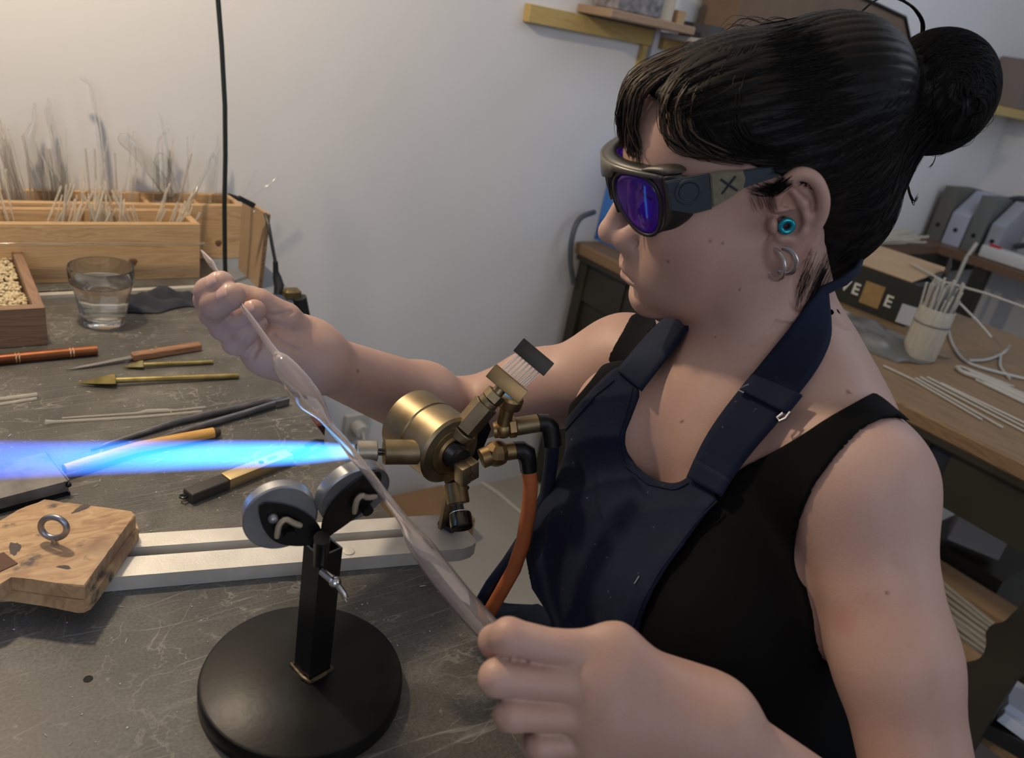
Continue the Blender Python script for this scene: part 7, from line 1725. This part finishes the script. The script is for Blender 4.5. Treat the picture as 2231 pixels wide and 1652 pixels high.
sh1 = MB().box((1.40, 1.47, 1.2985), (.275, .12, .018), bevel=.002).build('wall_shelf', wood('grey_brown_board', (.30, .20, .13), (.36, .25, .16), (.24, .16, .10), 'X', 1), loc=(1.40, 1.47, 1.29)); tag(sh1, 'short thick wooden shelf on the yellow batten', 'shelf')
o = MB().box((1.36, 1.47, 1.345), (.14, .09, .074), bevel=.008, seg=2).build('grey_bundle', noisy('fuzzy_grey', [(.10, .10, .10), (.32, .31, .33)], 60, (.8, .9), bump=.5), loc=(1.36, 1.47, 1.3075)); tag(o, 'grey speckled bundle on the short wall shelf', 'bundle')
o = MB().cyl((1.475, 1.47, 1.3075), (1.475, 1.47, 1.40), .026, bev=.002).build('cream_canister', plain('cream_paper', (.60, .52, .40), .6), loc=(1.475, 1.47, 1.3075)); tag(o, 'cream paper canister on the short wall shelf', 'canister')
o = MB().box((1.512, 1.45, 1.322), (.022, .022, .029)).build('wood_cube', MAT_CARD, loc=(1.512, 1.45, 1.3075)); tag(o, 'small wooden cube at the right end of the short wall shelf', 'cube')
sh2 = MB().box((2.05, 1.44, 1.279), (1.04, .17, .012), bevel=.001).build('wall_shelf', plain('grey_white_shelf', (.40, .38, .38), .6), loc=(2.05, 1.44, 1.273)); tag(sh2, 'long thin pale shelf under the big cardboard box', 'shelf')
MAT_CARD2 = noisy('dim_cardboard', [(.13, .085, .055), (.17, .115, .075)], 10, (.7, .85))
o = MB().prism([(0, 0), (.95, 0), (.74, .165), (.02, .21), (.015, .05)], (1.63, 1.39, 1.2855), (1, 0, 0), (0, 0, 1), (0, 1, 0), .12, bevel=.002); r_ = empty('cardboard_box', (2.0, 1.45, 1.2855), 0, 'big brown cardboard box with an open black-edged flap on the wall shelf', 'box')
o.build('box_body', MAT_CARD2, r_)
mb = MB(); mb.tube([np.array([1.66, 1.388, 1.497]), np.array([2.37, 1.388, 1.452]), np.array([2.58, 1.388, 1.29])], .005, n=6).build('black_edge', MAT_BLACKMET, r_)
MB().box((1.592, 1.44, 1.302), (.05, .10, .033)).build('dark_case', plain('dark_grey_case', (.06, .06, .07), .6), r_)
xb0 = ony(2150, 180, YW)[0]
o = MB().box((xb0+.14, 1.46, 1.36), (.26, .12, .17), bevel=.003).build('cardboard_box', plain('grey_brown_card', (.19, .15, .13), .8), loc=(xb0+.14, 1.46, 1.275)); tag(o, 'plain grey-brown cardboard box on the wall shelf at the right edge', 'box')
wallbar('wall_shelf', xb0-.12, 3.62, 1.243, 1.275, .13, MAT_YELLOW, 'yellow wooden shelf carrying the grey-brown box at the right edge', 'shelf')
# long cable from the mid-wall, wall socket, parcels on the floor
sk = ony(775, 930, YW-.004); skt = empty('wall_socket', sk, 0, 'old white wall socket with a plug low on the wall under the raised arm', 'socket')
MB().box(sk, (.065, .010, .075), bevel=.003).build('plate', plain('ivory_plastic', (.50, .49, .45), .4), skt); MB().cyl(sk+np.array([0, -.005, .005]), sk+np.array([0, -.040, .005]), .018, bev=.002).build('plug', bpy.data.materials['ivory_plastic'], skt)
MB().tube([sk+np.array([0, -.04, .005]), sk+np.array([0, -.055, -.02]), sk+np.array([.0, -.02, -.10])], .004, n=8).build('cord', bpy.data.materials['ivory_plastic'], skt)
pk = onz(850, 1105, 0); pcl = empty('floor_parcel', (pk[0]-.02, pk[1]+.06, 0), 0, 'flat brown cardboard parcel on the floor against the wall', 'parcel')
c_ = np.array([-.0+onz(870, 1100, 0)[0], 1.36, .055]); MB().box((c_[0]-.02, c_[1]+.02, .0425), (.22, .17, .085), bevel=.006, seg=2).build('parcel', noisy('glossy_cardboard', [(.20, .115, .05), (.28, .17, .08)], 8, (.35, .5)), pcl); MB().box((c_[0]-.02, c_[1]-.066, .03), (.20, .003, .012)).build('dark_slot', MAT_BLACKMET, pcl)
pa, pb_ = onz(935, 985, .0)*0, 0
fs = [onz(1040, 1045, .004), onz(1085, 1075, .004), onz(1150, 1130, .004)]
mb = MB(); mb.tube([onz(1010, 1035, .004), *fs], .006, n=8); tag(mb.build('electric_cord', plain('pale_cord', (.55, .54, .50), .6), loc=fs[0]), 'pale cord lying on the floor behind the torch', 'cord')
# stool under her
stl = empty('stool', (td(0, 0, -52)[0], td(0, 0, -52)[1], 0), 0, 'round wooden stool the woman sits on', 'stool')
sz = 0.425; c_ = np.array([td(0, 0, -52)[0], td(0, 0, -52)[1], 0]); MB().lathe([(.17, sz-.035), (.175, sz-.03), (.175, sz-.004), (.17, sz), (0, sz)], c_, (0, 0, 1), 40).build('seat', MAT_OLD, stl)
for a in range(4): t = a*math.pi/2+.6; MB().tube([c_+np.array([.11*math.cos(t), .11*math.sin(t), sz-.035]), c_+np.array([.16*math.cos(t), .16*math.sin(t), 0])], .014, n=10).build('leg', MAT_OLD, stl)
